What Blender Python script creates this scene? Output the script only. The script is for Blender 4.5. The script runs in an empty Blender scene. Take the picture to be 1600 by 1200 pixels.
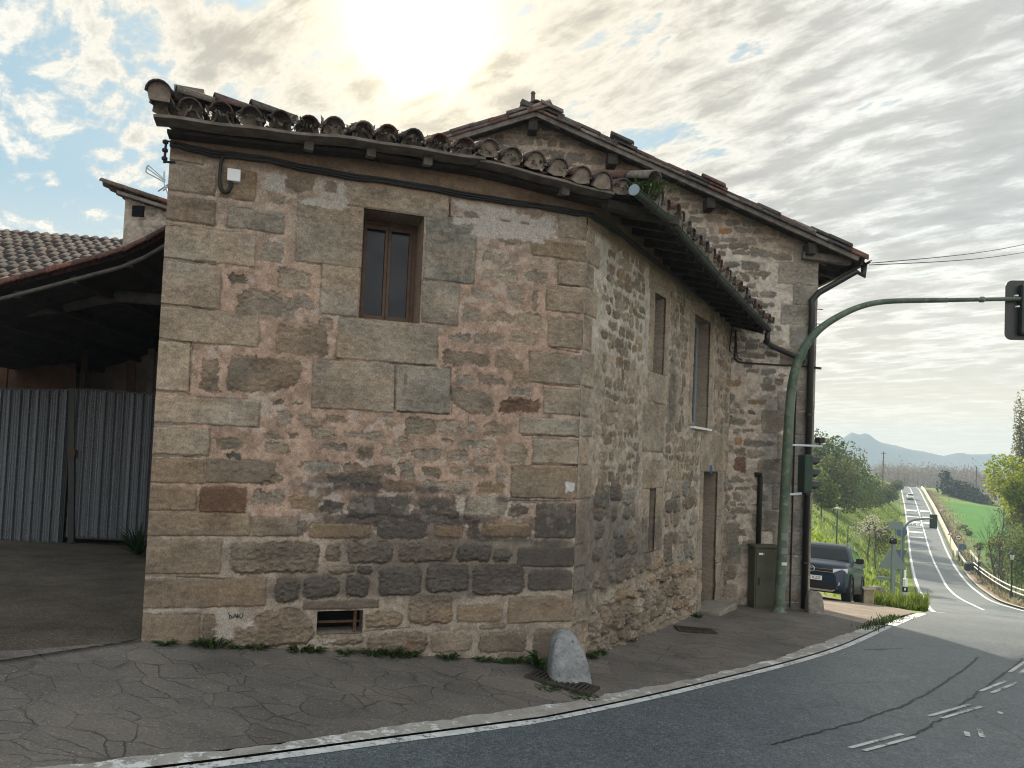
HAZE = 0.0007
import bpy, math, random
import numpy as np
from mathutils import Vector, Matrix
random.seed(7); RNG = np.random.RandomState(11)
scene = bpy.context.scene
COL = scene.collection
R_ = math.radians

# ------------------------------------------------------------------ the surveyed view (eye at the origin, metres)
FPX = 1150.0; PITCH = R_(2.0); ROLL = R_(2.4); SHIFT = 68.0
F = np.array([0, math.cos(PITCH), math.sin(PITCH)])
_R0 = np.array([1.0, 0, 0]); _U0 = np.array([0, -math.sin(PITCH), math.cos(PITCH)])
RT = _R0*math.cos(ROLL) + _U0*math.sin(ROLL)
UP = -_R0*math.sin(ROLL) + _U0*math.cos(ROLL)
def ray(x, y): return F + RT*((x-800)/FPX) + UP*((600+SHIFT-y)/FPX)
def proj(P):
    P = np.asarray(P, float); return 800+FPX*(P@RT)/(P@F), 600+SHIFT-FPX*(P@UP)/(P@F)
def at_depth(x, y, d): v = ray(x, y); return v*d/v[1]
def on_plane(x, y, P, n): v = ray(x, y); return v*(np.dot(P, n)/np.dot(v, n))
def az(a): return np.array([math.sin(R_(a)), math.cos(R_(a)), 0.0])
Z = np.array([0, 0, 1.0])

cam = bpy.data.cameras.new('camera'); camo = bpy.data.objects.new('camera', cam); COL.objects.link(camo)
cam.sensor_width = 36.0; cam.lens = FPX/1600*36.0; cam.shift_y = SHIFT/1600.0
cam.clip_start = 0.05; cam.clip_end = 30000
M = Matrix(((RT[0], UP[0], -F[0], 0), (RT[1], UP[1], -F[1], 0), (RT[2], UP[2], -F[2], 0), (0, 0, 0, 1)))
camo.matrix_world = M
scene.camera = camo

# ------------------------------------------------------------------ noise in numpy
def _lat(seed, n=64): return np.random.RandomState(seed).rand(n, n)
_LATS = {}
def vnoise(x, y, seed=0):
    if seed not in _LATS: _LATS[seed] = _lat(seed)
    L = _LATS[seed]; n = L.shape[0]
    xi = np.floor(x).astype(int); yi = np.floor(y).astype(int); fx = x-xi; fy = y-yi
    fx = fx*fx*fx*(fx*(fx*6-15)+10); fy = fy*fy*fy*(fy*(fy*6-15)+10)
    a = L[xi % n, yi % n]; b = L[(xi+1) % n, yi % n]; c = L[xi % n, (yi+1) % n]; d = L[(xi+1) % n, (yi+1) % n]
    return (a*(1-fx)+b*fx)*(1-fy)+(c*(1-fx)+d*fx)*fy
def fbm(x, y, seed=0, oct=4, gain=.5):
    s = 0; a = 1; t = 0
    for i in range(oct):
        s = s+a*vnoise(x*2**i+17.3*i, y*2**i-9.1*i, seed+i); t += a; a *= gain
    return s/t-.5
def sstep(a, b, x):
    t = np.clip((x-a)/(b-a), 0, 1); return t*t*(3-2*t)

# ------------------------------------------------------------------ objects
def prop(o, label=None, cat=None, group=None, kind=None):
    if label: o['label'] = label
    if cat: o['category'] = cat
    if group: o['group'] = group
    if kind: o['kind'] = kind
    return o
def thing(name, loc, label, cat, group=None, rotz=0):
    o = bpy.data.objects.new(name, None); COL.objects.link(o)
    o.location = [float(c) for c in loc]; o.rotation_euler = (0, 0, rotz); o.empty_display_size = .2
    return prop(o, label, cat, group)
def root_of(o):
    while o.parent: o = o.parent
    return o
def link_mesh(name, me, mats, parent=None, world=True, smooth=False, bevel=0):
    o = bpy.data.objects.new(name, me); COL.objects.link(o)
    for m in (mats if isinstance(mats, (list, tuple)) else [mats]): me.materials.append(m)
    if smooth: me.polygons.foreach_set('use_smooth', [True]*len(me.polygons))
    if parent is not None:
        o.parent = parent
        if world: o.location = [-c for c in root_of(parent).location] if parent.parent is None else (0, 0, 0)
    if bevel:
        b = o.modifiers.new('Bevel', 'BEVEL'); b.width = bevel; b.segments = 2; b.limit_method = 'ANGLE'; b.angle_limit = R_(40)
    return o
class MB:
    def __init__(s): s.v = []; s.f = []; s.m = []; s.n = 0
    def add(s, vs, fs, mi=0):
        vs = np.asarray(vs, float).reshape(-1, 3)
        s.v.append(vs); s.f += [tuple(int(i)+s.n for i in f) for f in fs]; s.m += [mi]*len(fs); s.n += len(vs); return s
    def box(s, c, sx, sy, sz, ux=(1, 0, 0), uy=(0, 1, 0), uz=(0, 0, 1), mi=0):
        c = np.asarray(c, float); ux, uy, uz = (np.asarray(a, float) for a in (ux, uy, uz))
        P = [c+ux*sx/2*i+uy*sy/2*j+uz*sz/2*k for k in (-1, 1) for j in (-1, 1) for i in (-1, 1)]
        return s.add(P, [(0, 2, 3, 1), (4, 5, 7, 6), (0, 1, 5, 4), (1, 3, 7, 5), (3, 2, 6, 7), (2, 0, 4, 6)], mi)
    def bar(s, a, b, w, h, up=(0, 0, 1), mi=0):
        a = np.asarray(a, float); b = np.asarray(b, float); d = b-a; L = np.linalg.norm(d); d = d/L
        up = np.asarray(up, float); sd = np.cross(d, up); sd /= np.linalg.norm(sd); up = np.cross(sd, d)
        return s.box((a+b)/2, L, w, h, d, sd, up, mi)
    def tube(s, pts, r, n=10, cap=True, mi=0, flat=1.0):
        pts = np.asarray(pts, float); k = len(pts); r = np.broadcast_to(np.asarray(r, float), (k,))
        T = np.gradient(pts, axis=0); T /= np.linalg.norm(T, axis=1)[:, None]+1e-12
        ref = np.array([0, 0, 1.0]) if abs(T[0][2]) < .9 else np.array([1.0, 0, 0])
        nrm = np.cross(T[0], ref); nrm /= np.linalg.norm(nrm); vs = []
        for i in range(k):
            nrm = nrm-T[i]*np.dot(nrm, T[i]); nrm /= np.linalg.norm(nrm); b = np.cross(T[i], nrm)
            for j in range(n):
                t = 2*math.pi*j/n; vs.append(pts[i]+r[i]*(nrm*math.cos(t)+b*math.sin(t)*flat))
        fs = [(i*n+j, i*n+(j+1) % n, (i+1)*n+(j+1) % n, (i+1)*n+j) for i in range(k-1) for j in range(n)]
        if cap: fs += [tuple(range(n))[::-1], tuple((k-1)*n+j for j in range(n))]
        return s.add(vs, fs, mi)
    def cyl(s, a, b, r, n=14, r2=None, mi=0): return s.tube([a, b], [r, r if r2 is None else r2], n, True, mi)
    def prism(s, poly, d, mi=0):
        poly = np.asarray(poly, float); d = np.asarray(d, float); n = len(poly)
        return s.add(np.vstack([poly, poly+d]), [tuple(range(n))[::-1], tuple(range(n, 2*n))]+[(i, (i+1) % n, n+(i+1) % n, n+i) for i in range(n)], mi)
    def lathe(s, c, prof, n=16, mi=0, axis=None):
        c = np.asarray(c, float)
        if axis is None: a, b, d = np.array([1., 0, 0]), np.array([0, 1., 0]), Z
        else:
            d = np.asarray(axis, float)/np.linalg.norm(axis); a = np.cross(d, [0.3, .2, 1.]); a /= np.linalg.norm(a); b = np.cross(d, a)
        vs = [c+d*h+r*(a*math.cos(2*math.pi*j/n)+b*math.sin(2*math.pi*j/n)) for r, h in prof for j in range(n)]
        k = len(prof)
        fs = [(i*n+j, i*n+(j+1) % n, (i+1)*n+(j+1) % n, (i+1)*n+j) for i in range(k-1) for j in range(n)]
        fs += [tuple(range(n))[::-1], tuple((k-1)*n+j for j in range(n))]
        return s.add(vs, fs, mi)
    def grid(s, P, mi=0):
        P = np.asarray(P, float); a, b = P.shape[:2]
        return s.add(P.reshape(-1, 3), [(i*b+j, (i+1)*b+j, (i+1)*b+j+1, i*b+j+1) for i in range(a-1) for j in range(b-1)], mi)
    def build(s, name, mats, parent=None, smooth=False, bevel=0, world=True):
        me = bpy.data.meshes.new(name); V = np.vstack(s.v) if s.v else np.zeros((0, 3))
        me.from_pydata(V.tolist(), [], s.f)
        if isinstance(mats, (list, tuple)) and len(mats) > 1: me.polygons.foreach_set('material_index', s.m)
        me.update()
        return link_mesh(name, me, mats, parent, world, smooth, bevel)
def quads_mesh(name, V, Q, mats, parent=None, smooth=True, cols=None, world=True, mi=None):
    V = np.asarray(V, np.float32); Q = np.asarray(Q, np.int32); k = Q.shape[1]
    me = bpy.data.meshes.new(name); me.vertices.add(len(V)); me.vertices.foreach_set('co', V.ravel())
    me.loops.add(Q.size); me.loops.foreach_set('vertex_index', Q.ravel())
    me.polygons.add(len(Q)); me.polygons.foreach_set('loop_start', np.arange(0, Q.size, k, dtype=np.int32))
    if mi is not None: me.polygons.foreach_set('material_index', np.asarray(mi, np.int32))
    if smooth: me.polygons.foreach_set('use_smooth', np.ones(len(Q), bool))
    if cols is not None:
        a = me.attributes.new('Col', 'FLOAT_COLOR', 'POINT'); c4 = np.ones((len(V), 4), np.float32); c4[:, :3] = cols
        a.data.foreach_set('color', c4.ravel())
    me.update(calc_edges=True); me.validate()
    return link_mesh(name, me, mats, parent, world)
def copy_tree(o, parent=None):
    c = o.copy(); COL.objects.link(c); c.parent = parent
    for ch in list(o.children): copy_tree(ch, c)
    return c

# ------------------------------------------------------------------ materials
MATS = {}
class NT:
    def __init__(s, name):
        s.m = bpy.data.materials.new(name); s.m.use_nodes = True; s.t = s.m.node_tree
        s.b = s.t.nodes['Principled BSDF']; s.tc = None; s.out = s.t.nodes['Material Output']
    def n(s, k, **kw):
        nd = s.t.nodes.new(k)
        for a, v in kw.items():
            if a.startswith('_'): nd.inputs[a[1:].replace('_', ' ')].default_value = v
            else: setattr(nd, a, v)
        return nd
    def l(s, a, b): s.t.links.new(a, b)
    def obj(s):
        if not s.tc: s.tc = s.n('ShaderNodeTexCoord')
        return s.tc.outputs['Object']
    def noise(s, scale, detail=4, rough=.55, vec=None, dist=0):
        nd = s.n('ShaderNodeTexNoise', _Scale=scale, _Detail=detail, _Roughness=rough, _Distortion=dist); s.l(vec or s.obj(), nd.inputs['Vector']); return nd.outputs['Fac']
    def ramp(s, fac, stops):
        nd = s.n('ShaderNodeValToRGB'); e = nd.color_ramp.elements
        while len(e) < len(stops): e.new(.5)
        for i, (p, c) in enumerate(stops): e[i].position = p; e[i].color = tuple(c)+(1,) if len(c) == 3 else c
        s.l(fac, nd.inputs[0]); return nd.outputs[0]
    def mix(s, f, a, b, blend='MIX'):
        nd = s.n('ShaderNodeMix', data_type='RGBA', blend_type=blend)
        for v, i in ((f, 0), (a, 6), (b, 7)):
            if hasattr(v, 'is_output'): s.l(v, nd.inputs[i])
            else: nd.inputs[i].default_value = v if i == 0 else tuple(v)+(1,)
        return nd.outputs[2]
    def math(s, op, a, b=None, c=None):
        nd = s.n('ShaderNodeMath', operation=op)
        for i, v in enumerate((a, b, c)):
            if v is None: continue
            if hasattr(v, 'is_output'): s.l(v, nd.inputs[i])
            else: nd.inputs[i].default_value = v
        return nd.outputs[0]
    def bump(s, h, strength=.3, dist=.01):
        nd = s.n('ShaderNodeBump', _Strength=strength, _Distance=dist); s.l(h, nd.inputs['Height']); s.l(nd.outputs[0], s.b.inputs['Normal']); return nd
    def set(s, col=None, rough=None, metal=None, spec=None, **kw):
        for k, v in (('Base Color', col), ('Roughness', rough), ('Metallic', metal), ('Specular IOR Level', spec)):
            if v is None: continue
            if hasattr(v, 'is_output'): s.l(v, s.b.inputs[k])
            else: s.b.inputs[k].default_value = tuple(v)+(1,) if k == 'Base Color' else v
        for k, v in kw.items(): s.b.inputs[k.replace('_', ' ')].default_value = v
        return s.m
def mottled(name, c1, c2, scale=6, rough=.8, metal=0, bump=.25, bscale=None, bdist=.01, spec=.3, detail=6, c3=None, spots=.62):
    if name in MATS: return MATS[name]
    t = NT(name); n1 = t.noise(scale, detail, .6)
    col = t.ramp(n1, [(.32, c1), (.68, c2)])
    if c3 is not None: col = t.mix(t.ramp(t.noise(scale*2.7, 6, .7), [(spots-.04, (0, 0, 0)), (spots+.05, (1, 1, 1))]), col, c3)
    t.set(col, rough, metal, spec)
    if bump: t.bump(t.noise(bscale or scale*6, 5, .6), bump, bdist)
    MATS[name] = t.m; return t.m
def plain(name, c, rough=.5, metal=0, spec=.5, **kw):
    if name in MATS: return MATS[name]
    t = NT(name); MATS[name] = t.set(c, rough, metal, spec, **kw); return t.m
def vcol_mat(name, fine=(60, 260), amt=.35, bump=.35, bdist=.006, rough=.92):
    t = NT(name); a = t.n('ShaderNodeAttribute', attribute_name='Col')
    n1 = t.noise(fine[0], 7, .78); n2 = t.noise(fine[1], 3, .6)
    f = t.math('ADD', t.math('MULTIPLY', n1, .65), t.math('MULTIPLY', n2, .35))
    g = t.ramp(f, [(.33, (1-amt,)*3), (.67, (1+amt*.8,)*3)])
    t.set(t.mix(1.0, a.outputs['Color'], g, 'MULTIPLY'), rough, 0, .25)
    t.bump(f, bump, bdist); MATS[name] = t.m; return t.m
def leaf_mat(name, c1, c2, transl=.5, scale=1.3):
    """thin leaves: diffuse plus light passing through"""
    t = NT(name); g = t.n('ShaderNodeNewGeometry')
    n1 = t.noise(scale, 3, .5); r = t.math('ADD', t.math('MULTIPLY', g.outputs['Random Per Island'], .6), t.math('MULTIPLY', n1, .4))
    col = t.ramp(r, [(.2, c1), (.75, c2)]); t.set(col, .6, 0, .25)
    tr = t.n('ShaderNodeBsdfTranslucent'); t.l(col, tr.inputs['Color'])
    mx = t.n('ShaderNodeMixShader'); mx.inputs[0].default_value = transl
    t.l(t.b.outputs[0], mx.inputs[1]); t.l(tr.outputs[0], mx.inputs[2]); t.l(mx.outputs[0], t.out.inputs['Surface'])
    MATS[name] = t.m; return t.m
# ------------------------------------------------------------------ lie of the land (z measured from the eye)
RA = 28.3                                   # bearing of the long straight road
_qd = az(RA); _pd = np.array([-_qd[1], _qd[0], 0])   # along the road / to its left
def qp(x, y): return x*_qd[0]+y*_qd[1], x*_pd[0]+y*_pd[1]
_PQ = np.array([(-400, 2), (-60, -.6), (-20, -1.6), (-8, -1.84), (0, -2.0), (4, -2.12), (7, -2.23), (10, -2.34), (13, -2.47), (14.5, -2.62), (17, -2.92), (20.6, -3.4), (25, -4.12), (30, -4.95), (40, -6.6), (52, -8.3),
    (68, -9.85), (85, -10.7), (100, -11.0), (120, -10.9), (140, -10.3), (163, -9.3), (190, -8.0), (215, -6.9), (246, -5.4), (262, -5.3), (280, -5.8), (320, -7.6), (400, -9), (1000, -10), (20000, -14)])
def _herm(x, X, Y):
    m = np.gradient(Y, X); d = np.diff(Y)/np.diff(X)
    for i in range(len(d)):
        if abs(m[i]) > 3*abs(d[i]): m[i] = 3*d[i]
        if abs(m[i+1]) > 3*abs(d[i]): m[i+1] = 3*d[i]
    x = np.clip(x, X[0], X[-1]); i = np.clip(np.searchsorted(X, x, 'right')-1, 0, len(X)-2)
    h = X[i+1]-X[i]; t = (x-X[i])/h; t2 = t*t; t3 = t2*t
    return (2*t3-3*t2+1)*Y[i]+(t3-2*t2+t)*h*m[i]+(-2*t3+3*t2)*Y[i+1]+(t3-t2)*h*m[i+1]
def G(x, y):
    x = np.asarray(x, float); y = np.asarray(y, float); q, p = qp(x, y)
    z = _herm(q, _PQ[:, 0], _PQ[:, 1])
    near = 1-sstep(16, 24, q)
    z = z+near*.1*np.clip(p-2.6, 0, 3.9)
    sl = np.interp(q, [20, 30, 45, 60, 110, 240], [.25, .95, .98, .98, .95, .5])
    p0 = np.interp(q, [20, 40, 110, 240], [1.2, .8, 1.0, 1.6])
    bank = sstep(21, 34, q)*(1-sstep(225, 300, q))
    r = np.maximum(p-p0, 0)*sl; r = 10.5*(1-np.exp(-r/10.5*1.12))
    z = z+bank*r
    dr = np.clip(-9.5-p, 0, 14); z = z-sstep(20, 45, q)*(1-sstep(260, 330, q))*.1*dr
    return z
def gz(x, y): return float(G(x, y))
def gp(px, py, lo=1.5, hi=600):
    """where the line of sight through a pixel of the photograph meets the ground"""
    v = ray(px, py); v = v/v[1]; d = np.geomspace(lo, hi, 4000); s = v[2]*d-G(v[0]*d, d)
    i = np.argmax(s < 0) if (s < 0).any() else len(d)-1
    a, b = d[max(i-1, 0)], d[i]
    for _ in range(30):
        c = (a+b)/2
        if v[2]*c-G(v[0]*c, c) < 0: b = c
        else: a = c
    return np.array([v[0]*b, b, gz(v[0]*b, b)])
def base(px, d):
    """ground point at depth d that shows in column px"""
    y = 740.
    for _ in range(8):
        P = at_depth(px, y, d); P[2] = gz(P[0], P[1]); y = proj(P)[1]
    return P

# fixed points of the two houses
C0 = at_depth(890, 1045, 7.8)
U1 = az(72.0); N1 = np.array([U1[1], -U1[0], 0])
I0 = at_depth(1130, 942, 13.0)
_d = I0-C0; _d[2] = 0; LEN2 = float(np.linalg.norm(_d)); U2 = _d/LEN2; N2 = np.array([U2[1], -U2[0], 0])
U3 = az(87.0); N3 = np.array([U3[1], -U3[0], 0])
CX = np.array([C0[0], C0[1], 0]); IX = np.array([I0[0], I0[1], 0])
def f1(x, y): P = on_plane(x, y, CX, N1); return float((P-CX)@U1), float(P[2])
def f2(x, y): P = on_plane(x, y, CX, N2); return float((P-CX)@U2), float(P[2])
def f3(x, y): P = on_plane(x, y, IX, N3); return float((P-IX)@U3), float(P[2])
def p1(s, z, o=0): return CX+U1*s+N1*o+Z*z
def p2(s, z, o=0): return CX+U2*s+N2*o+Z*z
def p3(s, z, o=0): return IX+U3*s+N3*o+Z*z
# ------------------------------------------------------------------ masonry: stones laid in a wall's own (u, v) metres
def poly_cc(P):
    P = np.asarray(P, float); a = 0
    for i in range(len(P)): x0, y0 = P[i]; x1, y1 = P[(i+1) % len(P)]; a += x0*y1-x1*y0
    return P if a > 0 else P[::-1]
def axis_pts(a, b, res, cuts=()):
    cs = sorted(set([a, b]+[c for c in cuts if a < c < b])); out = []
    for i in range(len(cs)-1):
        k = max(1, int(round((cs[i+1]-cs[i])/res))); out += list(np.linspace(cs[i], cs[i+1], k, endpoint=False))
    return np.array(out+[b])
STYLE = {  # round, raggedness, relief, edge softness, surface roughness
    'a': (.006, .007, .014, .012, .0025), 'r': (.018, .022, -.001, .018, .008), 'd': (.035, .014, .028, .032, .014), 'o': (.03, .012, .010, .02, .004), 'b': (.02, .020, .006, .02, .006)}
def lay(us, vs, stones, seed):
    """which stone covers each grid point: index, signed distance"""
    Ug, Vg = np.meshgrid(us, vs, indexing='ij')
    w1u = fbm(Ug*9, Vg*9, seed, 3); w1v = fbm(Ug*9, Vg*9, seed+5, 3)
    w2u = fbm(Ug*38, Vg*38, seed+9, 3); w2v = fbm(Ug*38, Vg*38, seed+14, 3)
    sd = np.full(Ug.shape, .2); sid = np.full(Ug.shape, -1, int)
    for i, (P, st, c) in enumerate(stones):
        rr, wa = STYLE[st][:2]; lo = P.min(0)-.05; hi = P.max(0)+.05
        i0, i1 = np.searchsorted(us, [lo[0], hi[0]]); j0, j1 = np.searchsorted(vs, [lo[1], hi[1]])
        if i1-i0 < 1 or j1-j0 < 1: continue
        S = (slice(i0, i1), slice(j0, j1))
        x = Ug[S]+wa*(1.9*w1u[S]+2.6*w2u[S]); y = Vg[S]+wa*(1.9*w1v[S]+2.6*w2v[S])
        sz = min(hi[0]-lo[0]-.1, hi[1]-lo[1]-.1); k = 1.0/max(min(rr, sz*.3), .002)*1.3; acc = 0; n = len(P)
        for a in range(n):
            e = P[(a+1) % n]-P[a]; L = math.hypot(*e)
            if L < 1e-6: continue
            acc = acc+np.exp(np.clip(k*((x-P[a][0])*e[1]-(y-P[a][1])*e[0])/L, -60, 60))
        d = np.log(acc+1e-30)/k
        m = d < sd[S]; sd[S] = np.where(m, d, sd[S]); s2 = sid[S]; s2[m] = i; sid[S] = s2
    return Ug, Vg, sd, sid
def masonry(us, vs, stones, seed, mortar, mortar_h=.0, mort_noise=.006):
    """-> U, V, relief H, colour C (albedo), stone mask"""
    Ug, Vg, sd, sid = lay(us, vs, stones, seed)
    st = [STYLE[s[1]] for s in stones]+[STYLE['a']]
    rel = np.array([s[2] for s in st])[sid]; edge = np.array([s[3] for s in st])[sid]; rgh = np.array([s[4] for s in st])[sid]
    col = np.array([s[2] for s in stones]+[(0, 0, 0)])[sid]
    inside = (sid >= 0)*(1-sstep(-.004, .003, sd))
    dome = np.where(sid >= 0, sstep(0, 1, np.clip(-sd/edge, 0, 1)), 0)
    chis = fbm(Ug*26, Vg*40, seed+31, 4); grain = fbm(Ug*7, Vg*34, seed+37, 4); blot = fbm(Ug*4, Vg*4, seed+41, 4)
    mn = fbm(Ug*18, Vg*18, seed+51, 5)
    Hm = mortar_h+mort_noise*2*mn
    H = Hm*(1-inside)+inside*(rel*dome+rgh*2.2*chis)+.010*(blot*inside)
    tone = fbm(Ug*2.3, Vg*3.1, seed+45, 4)[..., None]*np.array((.26, .05, -.16)); Cs = col*(1+.32*grain+.85*blot+.75*chis)[..., None]*(1+tone)
    ml = fbm(Ug*6, Vg*6, seed+61, 4)
    Cm = mortar(Ug, Vg)*(1+.9*mn+.55*ml)[..., None]
    fl = (sstep(.10, .26, fbm(Ug*11, Vg*15, seed+81, 5)+.5*fbm(Ug*2.2, Vg*2.2, seed+85, 3))*.55)[..., None]; Cm = Cm*(1-fl)+fl*np.array((.50, .43, .37))
    C = Cm*(1-inside[..., None])+Cs*inside[..., None]
    # a thin dirty joint where stone meets mortar
    jt = np.exp(-((sd-.002)/.0075)**2)*(sid >= 0)*(.20+1.2*fbm(Ug*7, Vg*7, seed+71, 4)); jt = np.clip(jt, 0, .7)
    C = C*(1-jt)[..., None]; H = H-.010*jt
    return Ug, Vg, H, C, inside
def joints(Ug, Vg, H, C, segs, w=.0045):
    for a, b in segs:
        a = np.array(a); b = np.array(b); e = b-a; L2 = e@e
        wob = .012*fbm(Ug*12, Vg*12, 90, 3)
        t = np.clip(((Ug-a[0])*e[0]+(Vg-a[1])*e[1])/L2, 0, 1)
        d = np.hypot(Ug-a[0]-t*e[0], Vg-a[1]-t*e[1]+wob)
        k = np.exp(-(d/w)**2)*(.55+.9*np.clip(vnoise(Ug*14, Vg*14, 95), 0, .6)); k = np.clip(k, 0, 1)
        H -= .012*k; C *= (1-.78*k)[..., None]
def soot(Ug, Vg, C, blobs, seed, strength=.68, tint=(.055, .05, .047)):
    s = 0
    for u, v, ru, rv, a in blobs: s = s+a*np.exp(-((Ug-u)/ru)**2-((Vg-v)/rv)**2)
    n = fbm(Ug*5, Vg*7, seed, 5); n2 = fbm(Ug*22, Vg*26, seed+7, 4)
    k = sstep(.28, .85, s*(1+.9*n)+.55*n*np.minimum(s*2, 1)+.5*n2*np.minimum(s*2, 1))*strength
    return C*(1-k)[..., None]+np.array(tint)*k[..., None]*(1+.8*n2)[..., None]
def patch(Ug, Vg, C, blobs, col, seed, lo=.45, hi=.75, amt=.9):
    us, vs = Ug[:, 0], Vg[0]; lo_u = min(b[0]-1.7*b[2] for b in blobs); hi_u = max(b[0]+1.7*b[2] for b in blobs); lo_v = min(b[1]-1.7*b[3] for b in blobs); hi_v = max(b[1]+1.7*b[3] for b in blobs)
    i0, i1 = np.searchsorted(us, [lo_u, hi_u]); j0, j1 = np.searchsorted(vs, [lo_v, hi_v]); W_ = (slice(i0, i1), slice(j0, j1)); U, V = Ug[W_], Vg[W_]
    if U.size == 0: return C
    s = np.full(U.shape, -9.)
    for u, v, ru, rv in blobs: s = np.maximum(s, 1-np.maximum(abs(U-u)/ru, abs(V-v)/rv)**2*.5)
    n = fbm(U*7, V*7, seed, 5); n2 = fbm(U*30, V*30, seed+3, 4)
    k = sstep(lo, hi, s+.9*n+.5*n2)*amt; C = C.copy()
    C[W_] = C[W_]*(1-k)[..., None]+np.array(col)*(1+.4*n2)[..., None]*k[..., None]
    return C
def wall_mesh(name, O, u, n, us, vs, H, C, holes, keep, mats, parent, depth=.25):
    Ug, Vg = np.meshgrid(us, vs, indexing='ij'); nu, nv = Ug.shape
    V = O+Ug[..., None]*u+Vg[..., None]*Z+H[..., None]*n; V = V.reshape(-1, 3); Cc = C.reshape(-1, 3)
    cu = (us[1:]+us[:-1])/2; cv = (vs[1:]+vs[:-1])/2; CU, CV = np.meshgrid(cu, cv, indexing='ij')
    ok = keep(CU, CV) if keep else np.ones(CU.shape, bool)
    for h in holes: ok &= ~((CU > h[0]) & (CU < h[1]) & (CV > h[2]) & (CV < h[3]))
    ii, jj = np.nonzero(ok); q = np.stack([ii*nv+jj, (ii+1)*nv+jj, (ii+1)*nv+jj+1, ii*nv+jj+1], 1)
    if np.dot(np.cross(u, Z), n) < 0: q = q[:, ::-1]
    xv = [V]; xc = [Cc]; xq = [q]; off = len(V)
    for h in holes:                                  # the reveals: each opening's rim carried into the wall
        dp = h[4] if len(h) > 4 else depth
        i0 = int(np.argmin(abs(us-h[0]))); i1 = int(np.argmin(abs(us-h[1]))); j0 = int(np.argmin(abs(vs-h[2]))); j1 = int(np.argmin(abs(vs-h[3])))
        rim = [(i, j0) for i in range(i0, i1)]+[(i1, j) for j in range(j0, j1)]+[(i, j1) for i in range(i1, i0, -1)]+[(i0, j) for j in range(j1, j0, -1)]
        idx = np.array([i*nv+j for i, j in rim]); m = len(idx); prev = idx; K = 8
        for k in range(1, K+1):
            nv_ = O+np.outer([us[i] for i, j in rim], u)+np.outer([vs[j] for i, j in rim], Z)-n*(dp*k/K)
            nz = .004*RNG.rand(m, 1)*n
            xv.append(nv_+nz); xc.append((Cc[idx]*.25+.75*Cc[idx].mean(0))*(.80+.34*RNG.rand(m, 1))); cur = np.arange(off, off+m); off += m
            xq.append(np.stack([prev, cur, np.roll(cur, -1), np.roll(prev, -1)], 1)); prev = cur
    V = np.vstack(xv); Q = np.vstack(xq); Cc = np.clip(np.vstack(xc), .01, .85)
    used = np.zeros(len(V), bool); used[Q.ravel()] = True; rm = np.cumsum(used)-1
    return quads_mesh(name, V[used], rm[Q], mats, parent, True, Cc[used])
def box_poly(u0, u1, v0, v1, j=0, rng=None):
    P = np.array([(u0, v0), (u1, v0), (u1, v1), (u0, v1)], float)
    if j:
        P += (rng.rand(4, 2)-.5)*2*j*np.minimum([u1-u0, v1-v0], .2)
        if rng.rand() < .6:      # knock a corner off
            k = rng.randint(4); a, b, c = P[k-1], P[k], P[(k+1) % 4]; t = .12+.25*rng.rand()
            P = np.insert(np.delete(P, k, 0), k, [b+(a-b)*t, b+(c-b)*t], 0) if k else np.vstack([P[1:], [b+(a-b)*t, b+(c-b)*t]])
    return poly_cc(P)
def rubble(u0, u1, v0, v1, rng, hr, wr, gap, cols, st, j=.16, avoid=(), skip=0, wav=.03):
    out = []; v = v0
    while v < v1:
        h = hr[0]+(hr[1]-hr[0])*rng.rand(); u = u0-rng.rand()*wr[0]; ph = rng.rand()*9
        while u < u1:
            w = wr[0]+(wr[1]-wr[0])*rng.rand()**1.4; g = gap[0]+(gap[1]-gap[0])*rng.rand(); hh = h*(.78+.3*rng.rand()); dv = wav*math.sin(u*1.7+ph)+(rng.rand()-.5)*h*.25
            a = (u+g/2, u+w-g/2, v+dv+g/2, v+dv+hh-g/2*rng.rand()); u += w
            if a[1]-a[0] < .03 or a[3]-a[2] < .025 or rng.rand() < skip: continue
            cx, cy = (a[0]+a[1])/2, (a[2]+a[3])/2
            if any(k[0]-.02 < a[1] and a[0] < k[1]+.02 and k[2]-.02 < a[3] and a[2] < k[3]+.02 for k in avoid): continue
            c = np.array(cols[rng.randint(len(cols))])*(.82+.36*rng.rand()); out.append((box_poly(*a, j, rng), st, c))
        v += h
    return out
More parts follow.
